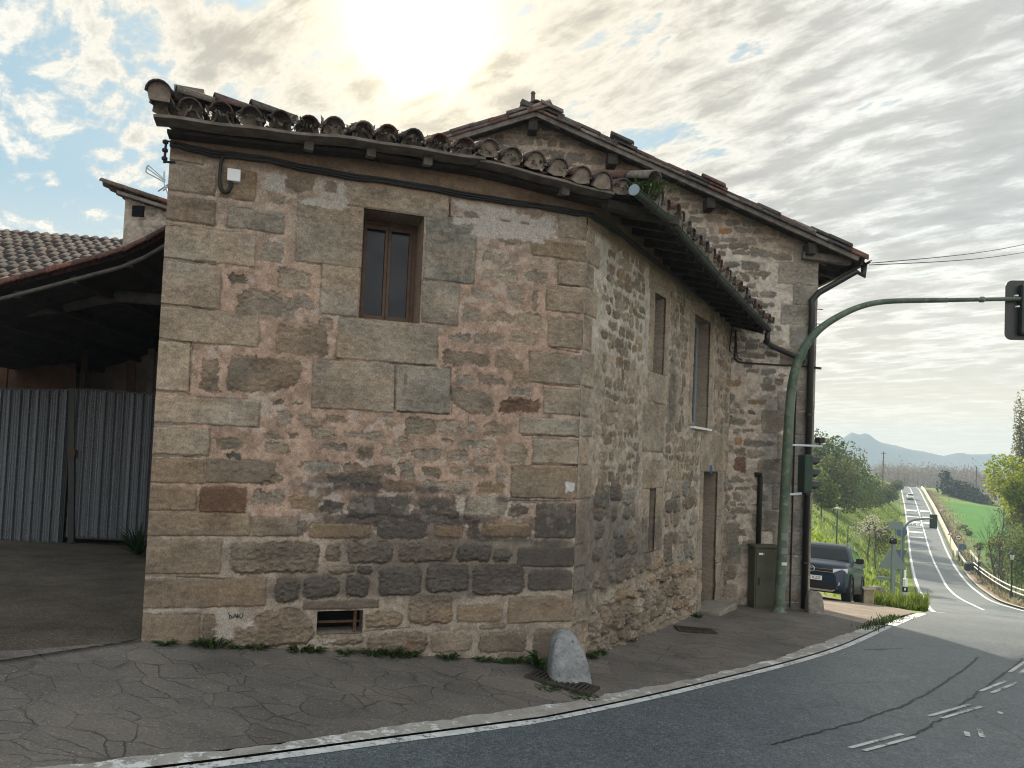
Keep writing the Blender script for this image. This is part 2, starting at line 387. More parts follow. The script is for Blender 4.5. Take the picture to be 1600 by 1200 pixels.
# ------------------------------------------------------------------ the corner house: gable front, stone by stone
GREY = (.268, .218, .168); BEIGE = (.30, .245, .187); BROWN = (.205, .16, .118); DARK = (.112, .097, .082); OCH = (.255, .18, .115); RUST = (.15, .09, .06); TAN = (.232, .175, .122); DK2 = (.15, .125, .10); BLUE = (.258, .222, .178)
T1 = '''a BEIGE 264 240 318 255;a GREY 263 260 338 302;a TAN 345 265 400 312;a BROWN 261 309 338 349;a BLUE 356 328 444 361;a BEIGE 259 358 400 411;r GREY 412 376 446 410;r GREY 420 306 448 320;b BROWN 438 265 497 300;r BROWN 507 278 527 306
a BEIGE 538 290 703 332;a BEIGE 462 319 568 415;a BEIGE 501 415 562 494;a BLUE 664 338 743 441;a GREY 658 442 717 507;a BEIGE 526 502 684 566;a GREY 487 565 617 641;a BLUE 618 572 704 645;a GREY 253 411 346 480;a BEIGE 249 485 406 538
a BEIGE 245 534 298 612;r BROWN 312 558 341 612;r DK2 358 424 388 443;r GREY 370 458 458 496;r GREY 432 424 487 450;r GREY 460 462 488 483;r BROWN 428 510 513 552;b BROWN 354 562 472 615;r BROWN 499 498 524 508;a BEIGE 241 621 406 664
r DK2 424 626 442 632;r DK2 458 627 471 632;r GREY 432 643 455 663;r GREY 463 646 494 661;a BEIGE 239 669 328 711;r BROWN 336 684 382 705;r GREY 408 678 442 687;r BROWN 452 678 470 685;r GREY 412 694 448 710;r DARK 348 706 386 716
a TAN 236 718 320 755;a BROWN 321 718 430 755;a TAN 232 761 308 798;a RUST 312 760 385 801;r GREY 392 768 420 790;r GREY 424 768 442 788;r OCH 456 776 500 798;a TAN 230 801 392 838;a BROWN 394 808 466 838;a TAN 229 844 346 897
d BROWN 360 848 499 896;a TAN 224 904 416 949;d DARK 428 903 468 942;a TAN 222 960 313 1014;o BROWN 315 960 336 1018;d BROWN 508 850 533 878;d DK2 541 847 614 881;d BROWN 622 848 708 879;d BROWN 510 884 556 896;d DARK 558 884 582 898
d DARK 472 902 531 934;d DARK 539 900 578 933;d DARK 591 887 658 931;d DARK 666 882 732 925;a DK2 474 938 592 952;d TAN 570 956 630 982;d TAN 638 931 706 976;d GREY 496 990 570 1008;d BROWN 573 988 668 1022;o GREY 672 986 738 1019;o BROWN 506 1012 572 1028
d DARK 712 852 768 878;d DK2 770 860 800 880;a DARK 808 856 888 886;d DARK 737 883 818 930;o DARK 824 892 886 923;o TAN 714 945 786 973;a TAN 794 933 884 973;o BROWN 748 988 823 1019;o BROWN 748 976 790 983;o BROWN 778 1022 818 1034;o BROWN 832 984 884 1040
r BROWN 721 329 754 342;r BROWN 778 342 802 348;r BROWN 810 345 831 352;r BROWN 856 346 868 360;r BROWN 778 372 818 380;r GREY 752 392 788 408;r GREY 754 423 810 440;r BLUE 820 422 856 440;r GREY 734 454 772 470;r GREY 791 448 816 473
r GREY 830 454 838 484;r GREY 724 478 751 504;r GREY 760 488 804 506;r GREY 810 492 851 512;a TAN 830 378 908 404;a BEIGE 872 336 910 373;a GREY 871 413 906 446;a GREY 853 450 905 488;a GREY 856 496 903 544;a GREY 826 552 900 600
a GREY 849 608 897 648;a BEIGE 811 654 897 680;a BEIGE 832 686 896 725;a TAN 798 729 894 779;a DARK 836 787 891 841;r GREY 702 522 736 533;r GREY 738 520 784 538;r GREY 798 518 840 538;r BROWN 690 549 762 572;r BROWN 777 552 812 575
r GREY 714 586 738 601;r BROWN 747 586 788 600;r TAN 800 584 822 600;r BLUE 794 606 828 618;b BROWN 708 612 773 647;r RUST 782 625 840 644;r GREY 686 657 717 677;r GREY 726 659 747 676;r BROWN 757 660 796 681;r BLUE 720 688 772 698
r GREY 692 688 712 693;r GREY 696 704 734 721;r GREY 740 712 770 724;r GREY 792 696 823 721;r BROWN 507 650 544 660;r BROWN 597 656 618 668;r BROWN 632 654 682 677;r GREY 486 670 529 687;r GREY 542 673 604 685;r GREY 622 683 640 689
r BLUE 502 695 538 705;r BROWN 556 700 582 717;r GREY 598 697 633 716;r GREY 646 704 688 720;r BLUE 468 720 530 737;r BROWN 534 724 572 743;r BROWN 576 728 620 742;r GREY 625 724 646 748;r BROWN 660 730 689 746;r BROWN 702 728 722 742
r BLUE 720 726 736 742;r BROWN 737 730 762 744;r GREY 774 732 792 750;r DK2 506 744 590 760;r OCH 596 752 652 768;r GREY 660 752 735 768;r OCH 744 754 788 772;b DK2 548 774 606 810;b DK2 608 774 640 810;b DK2 654 778 714 808
r DARK 502 780 540 806;b BLUE 722 780 790 808;b DK2 797 786 828 806;o OCH 482 818 580 842;b DARK 588 816 666 842;o OCH 677 820 724 841;o OCH 752 818 830 841;r DARK 728 818 748 842;b DK2 462 816 478 838;r TAN 392 740 440 756'''
def stones1():
    out = []; rng = np.random.RandomState(3)
    for e in T1.replace('\n', ';').split(';'):
        st, c, *b = e.split(); x0, y0, x1, y1 = map(float, b); xc, yc = (x0+x1)/2, (y0+y1)/2
        ul, _ = f1(x0, yc); ur, _ = f1(x1, yc); _, vt = f1(xc, y0); _, vb = f1(xc, y1)
        if x0 < 270: ul -= .05
        if x1 > 883 and y0 < 980: ur = .0
        P = np.array([(ul, vb), (ur, vb), (ur, vt), (ul, vt)])
        if st in 'rb': P = box_poly(ul, ur, vb, vt, .16, rng)
        out.append((poly_cc(P), st, np.array(globals()[c])*(.9+.2*rng.rand())))
    for pts, st, c in [([(338, 1002), (420, 951), (468, 949), (497, 990), (480, 1008), (345, 1014)], 'd', BROWN)]:
        out.append((poly_cc(np.array([f1(x, y) for x, y in pts])), st, np.array(c)))
    return out
S1 = stones1()
SL = float((at_depth(219, 1012, 1)[:2] is None) or f1(221, 1000)[0])      # the far-left arris
wu0, wv1 = f1(569, 325); wu1, _ = f1(663, 337); _, wv0 = f1(610, 501)
hu0, hv1 = f1(496, 955); hu1, hv0 = f1(566, 989)
HOLES1 = [(wu0, wu1, wv0, wv1, .46), (hu0, hu1, hv0, hv1, .30)]
us1 = axis_pts(SL, 0.0, .0075, [wu0, wu1, hu0, hu1]); vs1 = axis_pts(-2.6, 2.93, .0075, [wv0, wv1, hv0, hv1])
def mortar1(U, V):
    pink = np.array((.375, .264, .20)); grey = np.array((.35, .27, .212)); pale = np.array((.40, .33, .265)); k = sstep(-.55, -1.05, V)[..., None]
    g = sstep(1.5, 2.1, V)[..., None]
    return pink*(1-g)*(1-k)+grey*g*(1-k)+pale*k
Ug, Vg, H1, C1, in1 = masonry(us1, vs1, S1, 100, mortar1, .004, .006)
jl = '''256 351 300 358;252 403 338 413;252 474 335 485;247 528 300 536;243 611 298 616;240 663 292 664;238 712 313 714;703 303 703 340;617 572 617 640;862 544 905 551;848 601 905 605;849 605 847 618;815 680 897 682;832 681 830 686;830 726 915 728
795 782 893 783;612 567 683 573;703 575 706 645;620 643 700 648;298 536 296 612;690 645 704 647;870 445 905 448;265 250 318 258;700 338 730 341;229 899 350 904;570 986 640 980;700 303 704 338;703 290 716 270;560 250 700 276;700 276 706 292'''
def seg1(s): return [(f1(*map(float, e.split()[:2])), f1(*map(float, e.split()[2:]))) for e in s.replace('\n', ';').split(';')]
joints(Ug, Vg, H1, C1, seg1(jl))
# whitewash left on the wall, plastered band below the eaves
def fb(l): return [(*f1(x, y), rx*6.7/1150, ry*6.7/1150) for x, y, rx, ry in l]
C1 = patch(Ug, Vg, C1*1.0, fb([(760, 337, 62, 22), (830, 352, 55, 20), (795, 360, 70, 16)]), (.46, .42, .38), 300, .52, .7)
C1 = patch(Ug, Vg, C1, fb([(502, 318, 45, 8), (520, 292, 26, 24), (430, 285, 18, 16)]), (.43, .395, .355), 310, .55, .72)
for e in ('721 329 754 342', '778 342 802 348', '810 345 831 352', '507 280 527 304'):      # stones showing through it
    x0, y0, x1, y1 = map(float, e.split()); C1 = patch(Ug, Vg, C1, fb([((x0+x1)/2, (y0+y1)/2, (x1-x0)*.45, (y1-y0)*.45)]), (.2, .155, .12), 320, .5, .62)
band = sstep(2.50, 2.58, Vg+.03*fbm(Ug*4, Vg*2, 330, 3))[..., None]
bn = fbm(Ug*3, Vg*12, 340, 5); C1 = C1*(1-band)+band*np.array((.225, .158, .112))*(1+1.0*bn+.5*fbm(Ug*20, Vg*20, 345, 4))[..., None]
H1 = H1*(1-band[..., 0])+band[..., 0]*(.010+.010*bn)
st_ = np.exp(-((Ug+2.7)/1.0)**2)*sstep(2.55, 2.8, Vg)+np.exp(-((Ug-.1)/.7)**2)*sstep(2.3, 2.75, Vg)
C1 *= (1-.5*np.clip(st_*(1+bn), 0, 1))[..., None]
def sb(l): return [(*f1(x, y), rx*6.9/1150, ry*6.9/1150, a) for x, y, rx, ry, a in l]
C1 = soot(Ug, Vg, C1, sb([(560, 790, 90, 36, .9), (690, 790, 80, 40, .8), (640, 850, 120, 34, .7), (760, 870, 110, 40, .9), (855, 830, 60, 60, 1.0), (855, 900, 50, 30, .7), (480, 752, 60, 18, .6), (440, 860, 90, 24, .45),
    (520, 915, 80, 22, .9), (640, 910, 100, 30, 1.0), (740, 905, 80, 26, .8), (420, 725, 60, 12, .5), (450, 920, 40, 20, .8), (300, 790, 30, 12, .35), (560, 745, 60, 12, .6), (690, 930, 40, 14, .7)]), 400, .58)
_ws = sstep(.16, .30, fbm(Ug*13, Vg*16, 460, 5)+.25*np.exp(-((Vg+.55)/.35)**2)-.12)*(1-in1*.75)*np.exp(-((Vg+.62)/.45)**2)*sstep(-3.4, -2.6, Ug); C1 = C1*(1-.8*_ws[..., None])+.8*_ws[..., None]*np.array((.46, .40, .35))
_sc = soot(Ug, Vg, C1, sb([(600, 762, 150, 10, .9), (700, 810, 160, 9, .9), (560, 812, 100, 9, .8), (820, 782, 80, 7, .8), (850, 850, 60, 8, .9), (740, 842, 120, 6, .7)]), 470, .7, (.045, .04, .042)); C1 = _sc
# ochre sandstone left clean by the soot, rust runs
for x0, y0, x1, y1, c in [(482, 818, 580, 842, OCH), (677, 820, 724, 841, OCH), (752, 818, 830, 841, OCH), (596, 752, 652, 768, OCH), (744, 756, 788, 772, OCH), (312, 762, 385, 800, RUST), (456, 778, 498, 798, OCH)]:
    C1 = patch(Ug, Vg, C1, fb([((x0+x1)/2, (y0+y1)/2, (x1-x0)*.46, (y1-y0)*.42)]), np.array(c)*.8, 420, .5, .75, .7)
C1 = patch(Ug, Vg, C1, fb([(640, 1008, 7, 14)]), (.24, .11, .04), 430, .5, .9, .8)
C1 = patch(Ug, Vg, C1, fb([(633, 592, 3, 9)]), (.15, .10, .05), 440, .5, .8, .7)
C1 = patch(Ug, Vg, C1, fb([(891, 762, 9, 9)]), (.55, .55, .55), 450, .5, .6)
C1 = patch(Ug, Vg, C1, fb([(270, 952, 48, 4), (370, 968, 30, 14), (355, 985, 12, 14), (500, 1005, 24, 7), (420, 1018, 70, 5)]), (.50, .44, .38), 460, .45, .7)
# the lighter, less battered tone of the dressed corner; splash dirt and ground shade painted in at the foot
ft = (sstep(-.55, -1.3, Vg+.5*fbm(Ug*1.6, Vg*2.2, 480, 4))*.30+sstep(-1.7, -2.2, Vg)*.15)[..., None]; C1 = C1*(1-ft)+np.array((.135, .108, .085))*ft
# ------------------------------------------------------------------ the corner house: long street side
rng2 = np.random.RandomState(21)
def fbox(x0, y0, x1, y1): a, t = f2(x0, y0); b, bt = f2(x1, y1); return a, b, bt, t
slot = (f2(1022, 500)[0], f2(1039, 500)[0], f2(1028, 584)[1], f2(1028, 459)[1], .26)
win2 = (f2(1083, 570)[0], f2(1108, 570)[0], f2(1094, 668)[1], f2(1094, 495)[1], .30)
low2 = (f2(1013, 810)[0], f2(1023, 810)[0], f2(1017, 862)[1], f2(1017, 763)[1], .30)
door2 = (f2(1096, 840)[0], f2(1118, 840)[0], -2.48, f2(1106, 737)[1], .38)
HOLES2 = [slot, win2, low2, door2]
S2 = []
# quoins at the arris, in step with those round the corner
qz = [f1(905, y)[1] for y in (338, 375, 409, 448, 491, 547, 603, 650, 682, 727, 782, 852, 888, 928, 978)]+[-2.02, -2.6]
for i in range(len(qz)-1):
    w = (.30 if i % 2 else .20)+.06*rng2.rand(); S2.append((box_poly(-.0, w, qz[i+1]+.006, qz[i]-.006), 'a', np.array(GREY)*(1.05+.2*rng2.rand())))
def sur(b, l, t, r, bt, c=BEIGE):
    a0, a1, z0, z1 = b[:4]; o = []
    o.append((a0-l*.9, a1+r*.9, z1, z1+t))
    k = max(2, int((z1-z0)/.75)+1); zz = np.linspace(z0, z1, k)
    for i in range(k-1):
        ll = l*(1 if i % 2 else .72); rr = r*(.72 if i % 2 else 1); o.append((a0-ll, a0, zz[i]+.004, zz[i+1]-.004)); o.append((a1, a1+rr, zz[i]+.004, zz[i+1]-.004))
    if bt: o.append((a0-l*.6, a1+r*.6, z0-bt, z0))
    for q in o: S2.append((box_poly(*q), 'a', np.array(c)*(.95+.15*rng2.rand())))
    return (a0-l, a1+r, z0-bt, z1+t)
av = [sur(slot, .26, .30, .16, .40), sur(win2, .22, .26, .24, .0), sur(low2, .30, .36, .28, 0), sur(door2, .24, .62, .32, 0)]
av.append((slot[0]-.26, slot[1]+.1, slot[2]-1.05, slot[2]-.42)); S2.append((box_poly(*av[-1]), 'a', np.array(BEIGE)))
av += [(0, .36, -3, 3)]
av += [h[:4] for h in HOLES2]
RUB = [GREY, GREY, BROWN, TAN, BEIGE, (.22, .185, .145)]
S2 += rubble(.38, LEN2, -.45, 2.50, rng2, (.10, .17), (.11, .32), (.012, .045), RUB, 'b', .2, av, .10, .02)
LOW = [GREY, BEIGE, BROWN, (.22, .20, .17), DK2]
S2 += rubble(.30, LEN2, -1.5, -.45, rng2, (.20, .32), (.16, .42), (.015, .04), LOW, 'd', .14, av, .05, .02)
S2 += rubble(.16, LEN2, -2.75, -1.5, rng2, (.18, .30), (.18, .48), (.02, .05), [BEIGE, TAN, GREY, BROWN], 'd', .2, av, .04, .03)
us2 = axis_pts(0.0, LEN2, .013, [h[i] for h in HOLES2 for i in (0, 1)]); vs2 = axis_pts(-2.9, 2.80, .0095, [h[i] for h in HOLES2 for i in (2, 3)])
def mortar2(U, V):
    up = np.array((.36, .30, .24)); wh = np.array((.47, .42, .36)); lo = np.array((.28, .225, .17))
    a = (sstep(.9, 1.5, V)*sstep(3.4, 1.8, U))[..., None]; b = sstep(-.9, -1.5, V)[..., None]
    return (up*(1-a)+wh*a)*(1-b)+lo*b
Ug2, Vg2, H2, C2, in2 = masonry(us2, vs2, S2, 700, mortar2, .005, .008)
lowk = sstep(-1.3, -1.7, Vg2); H2 = H2*(1+1.3*lowk)+.03*lowk*fbm(Ug2*3, Vg2*4, 720, 3)
b2 = sstep(2.42, 2.5, Vg2+.04*fbm(Ug2*3, Vg2*2, 730, 3)); n2_ = fbm(Ug2*3, Vg2*10, 740, 5)
C2 = C2*(1-b2)[..., None]+b2[..., None]*np.array((.21, .155, .11))*(1+.9*n2_)[..., None]; H2 = H2*(1-b2)+b2*.012*(1+n2_)
C2 = soot(Ug2, Vg2, C2, [(.5, -.95, .8, .55, 1.0), (1.3, -1.15, .7, .4, .9), (2.2, -1.05, .6, .4, .75), (3.2, -.75, .6, .45, .6), (.25, -1.2, .3, .5, .7), (.9, -.7, .5, .3, .5), (3.0, 1.35, .22, .7, .75), (2.95, .6, .2, .5, .5)], 750, .62, (.085, .08, .074))
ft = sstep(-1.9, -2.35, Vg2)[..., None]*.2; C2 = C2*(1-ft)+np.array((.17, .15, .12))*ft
# ------------------------------------------------------------------ the tall gabled house: rubble front
rng3 = np.random.RandomState(33)
RS = f3(1266, 880)[0]; S0 = f3(832, 165)[0]
def f3o(x, y, o): P = on_plane(x, y, IX+N3*o, N3); return float((P-IX)@U3), float(P[2])
RO = .34
_a = f3o(838, 160, RO); _b = f3o(1352, 391, RO); S0 = _a[0]; APX = _a[1]; SLP = (APX-_b[1])/(_b[0]-S0); SE = _b[0]      # top of the rake tiles: apex, slope, eave end
def rz(s): return APX-SLP*abs(s-S0)
S3 = []
zz = -2.75; i = 0
while zz < 3.75:
    h = .30+.16*rng3.rand(); w = (.62 if i % 2 else .36)+.14*rng3.rand()
    S3.append((box_poly(RS-w, RS+.0, zz+.005, zz+h-.005), 'a', np.array((.245, .215, .175))*(.9+.2*rng3.rand())))
    if i < 9 and i % 2 == 0: S3.append((box_poly(RS-w-.5-.2*rng3.rand(), RS-w-.02, zz+.01, zz+h-.01, .1, rng3), 'o', np.array(GREY)*(.85+.2*rng3.rand())))
    zz += h; i += 1
av3 = [(s[0][:, 0].min(), s[0][:, 0].max(), s[0][:, 1].min(), s[0][:, 1].max()) for s in S3]
R3 = [(.20, .18, .147), (.18, .16, .13), (.225, .195, .155), (.165, .142, .112), (.20, .165, .122)]
x0, t = f3(1146, 680); x1, b = f3(1166, 742); 
def px3(x, y, w, h, c, st='b'): s, z = f3(x, y); k = 13.0/1150; S3.append((box_poly(s-w*k/2, s+w*k/2, z-h*k/2, z+h*k/2, .2, rng3), st, np.array(c))); av3.append((s-w*k/2, s+w*k/2, z-h*k/2, z+h*k/2))
px3(1156, 727, 22, 20, RUST); px3(1131, 362, 20, 9, (.30, .16, .07)); px3(1214, 728, 16, 26, RUST); px3(1150, 600, 16, 9, (.26, .17, .09)); px3(1182, 627, 26, 8, (.24, .17, .10)); px3(1152, 690, 14, 10, (.25, .15, .08))
px3(1212, 655, 18, 24, (.23, .23, .22)); px3(1180, 660, 18, 10, GREY)
S3 += rubble(-5.7, RS, -1.05, 6.0, rng3, (.085, .175), (.13, .42), (.012, .04), R3, 'b', .24, av3, .07, .03)
S3 += rubble(-.6, RS, -1.75, -1.05, rng3, (.14, .24), (.2, .5), (.02, .05), R3, 'b', .2, av3, .03, .02)
S3 += rubble(-.6, RS, -2.9, -1.75, rng3, (.28, .40), (.35, .7), (.012, .03), [(.23, .195, .15), (.20, .17, .13)], 'o', .08, av3, 0, .0)
us3 = axis_pts(-5.7, RS, .0125); vs3 = axis_pts(-2.95, 5.9, .0125)
def mortar3(U, V):
    a = np.array((.47, .415, .35)); p = np.array((.38, .30, .235)); k = np.clip(sstep(.55, -.1, rz(U)-V-.5)+sstep(1.0, 0, U)*sstep(2.3, 1.2, V)*.7, 0, 1)[..., None]
    return a*(1-k)+p*k
Ug3, Vg3, H3, C3, in3 = masonry(us3, vs3, S3, 1300, mortar3, .008, .010)
dd = rz(Ug3)-Vg3; k = (sstep(.50, .16, dd+.4*fbm(Ug3*2.5, Vg3*2.5, 1340, 4))*.7*(1-.75*in3))[..., None]       # the smeared plaster under the rake
C3 = C3*(1-k)+k*np.array((.30, .225, .165))*(1+.7*fbm(Ug3*4, Vg3*9, 1350, 5))[..., None]
_ds, _ = f3(1205, 700)
C3 = soot(Ug3, Vg3, C3, [(_ds-.05, .9, .24, 1.0, .85), (_ds, -.2, .20, .9, .7), (f3(1140, 880)[0], -1.6, .25, .25, .7), (f3(1200, 790)[0], -1.0, .2, .4, .5), (f3(1160, 880)[0], -1.55, .5, .08, .9)], 1360, .55, (.085, .088, .085))
px3g = [(1258, 545, .9, .05)]
# ------------------------------------------------------------------ materials of the houses
M_WALL = vcol_mat('weathered_masonry', (75, 300), .68, .75, .010)
M_TILE = vcol_mat('old_clay_tile', (22, 110), .95, .9, .016, .95)
M_WOOD = mottled('dark_old_wood', (.022, .018, .015), (.055, .045, .036), 9, .85, 0, .5, 40, .01)
M_GREYWOOD = mottled('grey_weathered_board', (.085, .072, .062), (.19, .165, .145), 7, .85, 0, .5, 45, .008)
M_FRAME = mottled('brown_window_frame', (.075, .042, .026), (.115, .068, .042), 12, .55, 0, .15)
M_GLASS = plain('window_glass', (.012, .014, .022), .05, 0, .22)
M_BLACK = plain('black_pipe', (.018, .017, .017), .45, 0, .4)
M_CABLE = plain('black_cable', (.014, .014, .015), .55, 0, .35)
M_ZINC = mottled('zinc_gutter', (.028, .032, .032), (.06, .066, .066), 8, .5, .6, .1)
M_CAP = plain('pale_zinc_cap', (.27, .31, .35), .45, .5)
M_MORT = mottled('eave_mortar', (.16, .125, .10), (.30, .25, .205), 14, .95, 0, .6, 60, .012)
M_PLAST = mottled('rough_plaster_wall', (.16, .125, .095), (.27, .22, .17), 3.5, .95, 0, .5, 26, .015)
M_WHITE = plain('white_plastic', (.72, .72, .74), .4)
M_PLATEBLUE = plain('blue_enamel', (.03, .09, .28), .3)
M_DOORWOOD = mottled('old_door_wood', (.03, .02, .014), (.07, .045, .03), 6, .75, 0, .4, 30, .006)
M_VOID = plain('unlit_room', (.006, .006, .006), .95, 0, .1)

TILE_COLS = [(.125, .075, .062), (.105, .072, .066), (.080, .066, .063), (.15, .078, .060), (.125, .10, .088), (.066, .058, .058), (.155, .12, .10), (.19, .165, .14)]
class Tiles:
    """curved clay tiles; each a tapered half pipe with thickness"""
    def __init__(s, cols=TILE_COLS): s.V = []; s.Q = []; s.C = []; s.n = 0; s.cols = cols
    def tile(s, P, up, side, nrm, L=.44, r0=.098, r1=.078, cover=True, th=.014, col=None, nseg=8):
        A = np.linspace(0, math.pi, nseg+1); sg = 1 if cover else -1; out = []
        for rr in (0, -th):
            for t, r in ((0, r0), (1, r1)):
                r = r+rr; out.append(P+np.outer(np.cos(A)*r, side)+np.outer(np.sin(A)*r*sg, nrm)+up*L*t)
        V = np.vstack(out); m = nseg+1; q = []
        for j in range(nseg):
            q += [(j, j+1, m+j+1, m+j), (2*m+j, 3*m+j, 3*m+j+1, 2*m+j+1), (j, 2*m+j, 2*m+j+1, j+1), (m+j, m+j+1, 3*m+j+1, 3*m+j)]
        q += [(0, m, 3*m, 2*m), (nseg, 2*m+nseg, 3*m+nseg, m+nseg)]
        c = np.array(s.cols[random.randrange(len(s.cols))] if col is None else col)*random.uniform(.75, 1.3)
        s.V.append(V); s.Q.append(np.array(q)+s.n); s.C.append(np.tile(c, (len(V), 1))); s.n += len(V)
    def build(s, name, parent): return quads_mesh(name, np.vstack(s.V), np.vstack(s.Q), M_TILE, parent, False, np.vstack(s.C))

# ------------------------------------------------------------------ corner house
SLOPE = .29; O1, O2 = .30, .60
E1X = np.array([-4.3, -4.05, -3.2, -2.46, -1.9, -1.22, -.7, -.23, .4]); E1Z = np.array([2.745, 2.765, 2.80, 2.855, 2.86, 2.867, 2.82, 2.775, 2.73])
def ez1(s): return np.interp(s, E1X, E1Z)
E2X = np.array([-1, -.2, .77, 2.57, 4.2, 5.76, 6.2]); E2Z = np.array([2.71, 2.70, 2.705, 2.56, 2.46, 2.355, 2.33])
def ez2(s): return np.interp(s, E2X, E2Z)
# plan corner of the two eave lines
_A = np.array([[U1[0], -U2[0]], [U1[1], -U2[1]]]); _t = np.linalg.solve(_A, (N2*O2-N1*O1)[:2]); SC1, SC2 = float(_t[0]), float(_t[1])
HIPD = -(N1+N2); HIPD /= np.linalg.norm(HIPD); HT = 1/math.tan(R_(np.degrees(math.acos(N1@N2))/2))
house = thing('corner_house', CX+Z*-2.25, 'old corner house of pinkish mortared stone with a single brown window above the street', 'house')
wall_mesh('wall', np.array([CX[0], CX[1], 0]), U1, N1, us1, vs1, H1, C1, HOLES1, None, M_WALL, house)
wall_mesh('wall', np.array([CX[0], CX[1], 0]), U2, N2, us2, vs2, H2, C2, HOLES2, None, M_WALL, house)
mb = MB(); L_ = p1(SL, 0); B_ = L_-N1*5.5; K_ = IX-N2*.4+U2*.0
for a, b in ((L_, B_), (B_, B_+U1*6.0)):
    mb.prism([a+Z*-2.6, b+Z*-2.6, b+Z*3.2, a+Z*3.2], -N1*.0+np.cross(b-a, Z)/np.linalg.norm(b-a)*.25)
mb.build('rear_wall', M_PLAST, house)
# deck + tiles
tl = Tiles(); deck = MB(); plugs = MB()
D1 = 3.4
def deckpt1(s, d): return p1(s, ez1(s)+SLOPE*d, O1-d)
def deckpt2(s, d): return p2(s, ez2(s)+SLOPE*d, O2-d)
g = [[deckpt1(min(s, SC1-d/HT if True else s), d) if s > SC1-1e-6 else deckpt1(min(s, SC1-d/HT), d) for d in np.linspace(0, D1, 10)] for s in np.linspace(-4.17, SC1, 22)]
deck.grid(g)
g = [[deckpt2(max(s, SC2+d/HT), d) for d in np.linspace(0, D1, 10)] for s in np.linspace(SC2, LEN2-.02, 26)]
deck.grid(g)
roof = None
def column(pt, s, up2d, side, dmax, d0=-.06, sag=0):
    """one run of cover tiles and the channel beside it, from the eave up"""
    n = max(1, int(math.ceil(dmax/.36)))
    for k in range(n):
        d = d0+k*.36; up = np.array([up2d[0], up2d[1], SLOPE]); up /= np.linalg.norm(up); nrm = np.cross(side, up); nrm = nrm if nrm[2] > 0 else -nrm
        tilt = up+nrm*.035+side*random.uniform(-.09, .09); tilt /= np.linalg.norm(tilt)
        P = pt(s, d)+nrm*(.088+random.uniform(-.018, .018))+side*random.uniform(-.012, .012)-up*(random.uniform(-.03, .05) if k == 0 else 0)
        tl.tile(P, tilt, side, nrm, .46, .099+random.uniform(-.008, .008), .08, True)
        P2 = pt(s, d)+side*.121+nrm*(.088+random.uniform(-.008, .008))+up*(random.uniform(.02, .09) if k == 0 else 0)
        tl.tile(P2, up+nrm*.03, side, nrm, .46, .088, .078, False)
        if k == 0:
            A = np.linspace(0, math.pi, 9); rr = .088; f = P+up*(random.uniform(.015, .05) if s > -1.4 else random.uniform(.08, .2))
            ring = [f+side*math.cos(a)*rr+nrm*math.sin(a)*rr*random.uniform(.9, 1) for a in A]+[f-side*rr*1.1-nrm*.05, f-side*.03-nrm*.075, f+side*.04-nrm*.07, f+side*rr*1.1-nrm*.05]; plugs.prism(ring, up*.06)
sp = .242
for s in np.arange(SC1-.10, -4.25, -sp): column(deckpt1, s, -N1, U1, min(D1, max(.3, (SC1-s)*HT)))
for s in np.arange(SC2+.12, LEN2-.1, sp): column(deckpt2, s, -N2, U2, min(D1, max(.3, (s-SC2)*HT)))
# hip tiles, verge row on the far-left gable end and a second raised verge course
hp = p1(SC1, ez1(SC1), O1)
for k in range(9):
    up = np.array([HIPD[0], HIPD[1], SLOPE*.94]); up /= np.linalg.norm(up); sd = np.cross(up, Z); sd /= np.linalg.norm(sd); nr = np.cross(sd, up)
    tl.tile(hp+up*(.36*k-.02)+nr*.20, up+nr*.03, sd, nr, .46, .115, .09, True)
upv = np.array([*(-N1)[:2], SLOPE]); upv /= np.linalg.norm(upv)
for k in range(9):
    nr = np.cross(U1, upv); nr = nr if nr[2] > 0 else -nr
    tl.tile(deckpt1(-4.14, .36*k-.10)+nr*.185, upv+nr*.03, U1, nr, .46, .108, .09, True)
    if k == 0:
        _c = deckpt1(-4.14, -.10)+nr*.185+upv*.04; plugs.prism([_c+U1*math.cos(a)*.09+nr*math.sin(a)*.09 for a in np.linspace(0, math.pi, 9)]+[_c-U1*.08-nr*.06, _c+U1*.08-nr*.06], upv*.05)
    if k < 3:
        q = deckpt1(-3.62+.30*k, .12+.05*k)+nr*(.135-.012*k); dr = U1*.95-N1*.25; dr = dr/np.linalg.norm(dr)+Z*.0; sd = np.cross(dr, Z)
        tl.tile(q+nr*.0, -dr*1.0+Z*(.02), sd, Z, .42, .075, .095, True)
roof = deck.build('roof', M_WOOD, house)
tiles_o = tl.build('roof_tile', house); tiles_o['label'] = 'uneven mossy clay roof tiles'
plugs.build('eave_mortar', M_MORT, house)
# moss, twigs and blown debris lodged among the eave tiles
_rs = np.random.RandomState(19); _V = []; _Q = []
for _i in range(2600):
    if _i % 3: _s = _rs.uniform(-4.1, SC1); _d = _rs.exponential(.18)-.09; _b = deckpt1(_s, _d)
    else: _s = _rs.uniform(SC2, LEN2-.1); _d = _rs.exponential(.15)-.09; _b = deckpt2(_s, _d)
    _b = _b+Z*(.065+.075*abs(math.sin(_s*math.pi/.242))*_rs.rand()+.02*_rs.rand()); _a = _rs.randn(3); _a /= np.linalg.norm(_a); _c = np.cross(_a, _rs.randn(3)); _c /= np.linalg.norm(_c); _l = .012+.03*_rs.rand()**2; _o = len(_V)
    _V += [_b-_a*_l, _b-_c*_l*.45, _b+_a*_l, _b+_c*_l*.45]; _Q.append((_o, _o+1, _o+2, _o+3))
prop(quads_mesh('roof_moss', np.array(_V), np.array(_Q), leaf_mat('roof_lichen', (.045, .045, .035), (.20, .19, .15), .2, 9), house, False), kind='stuff')
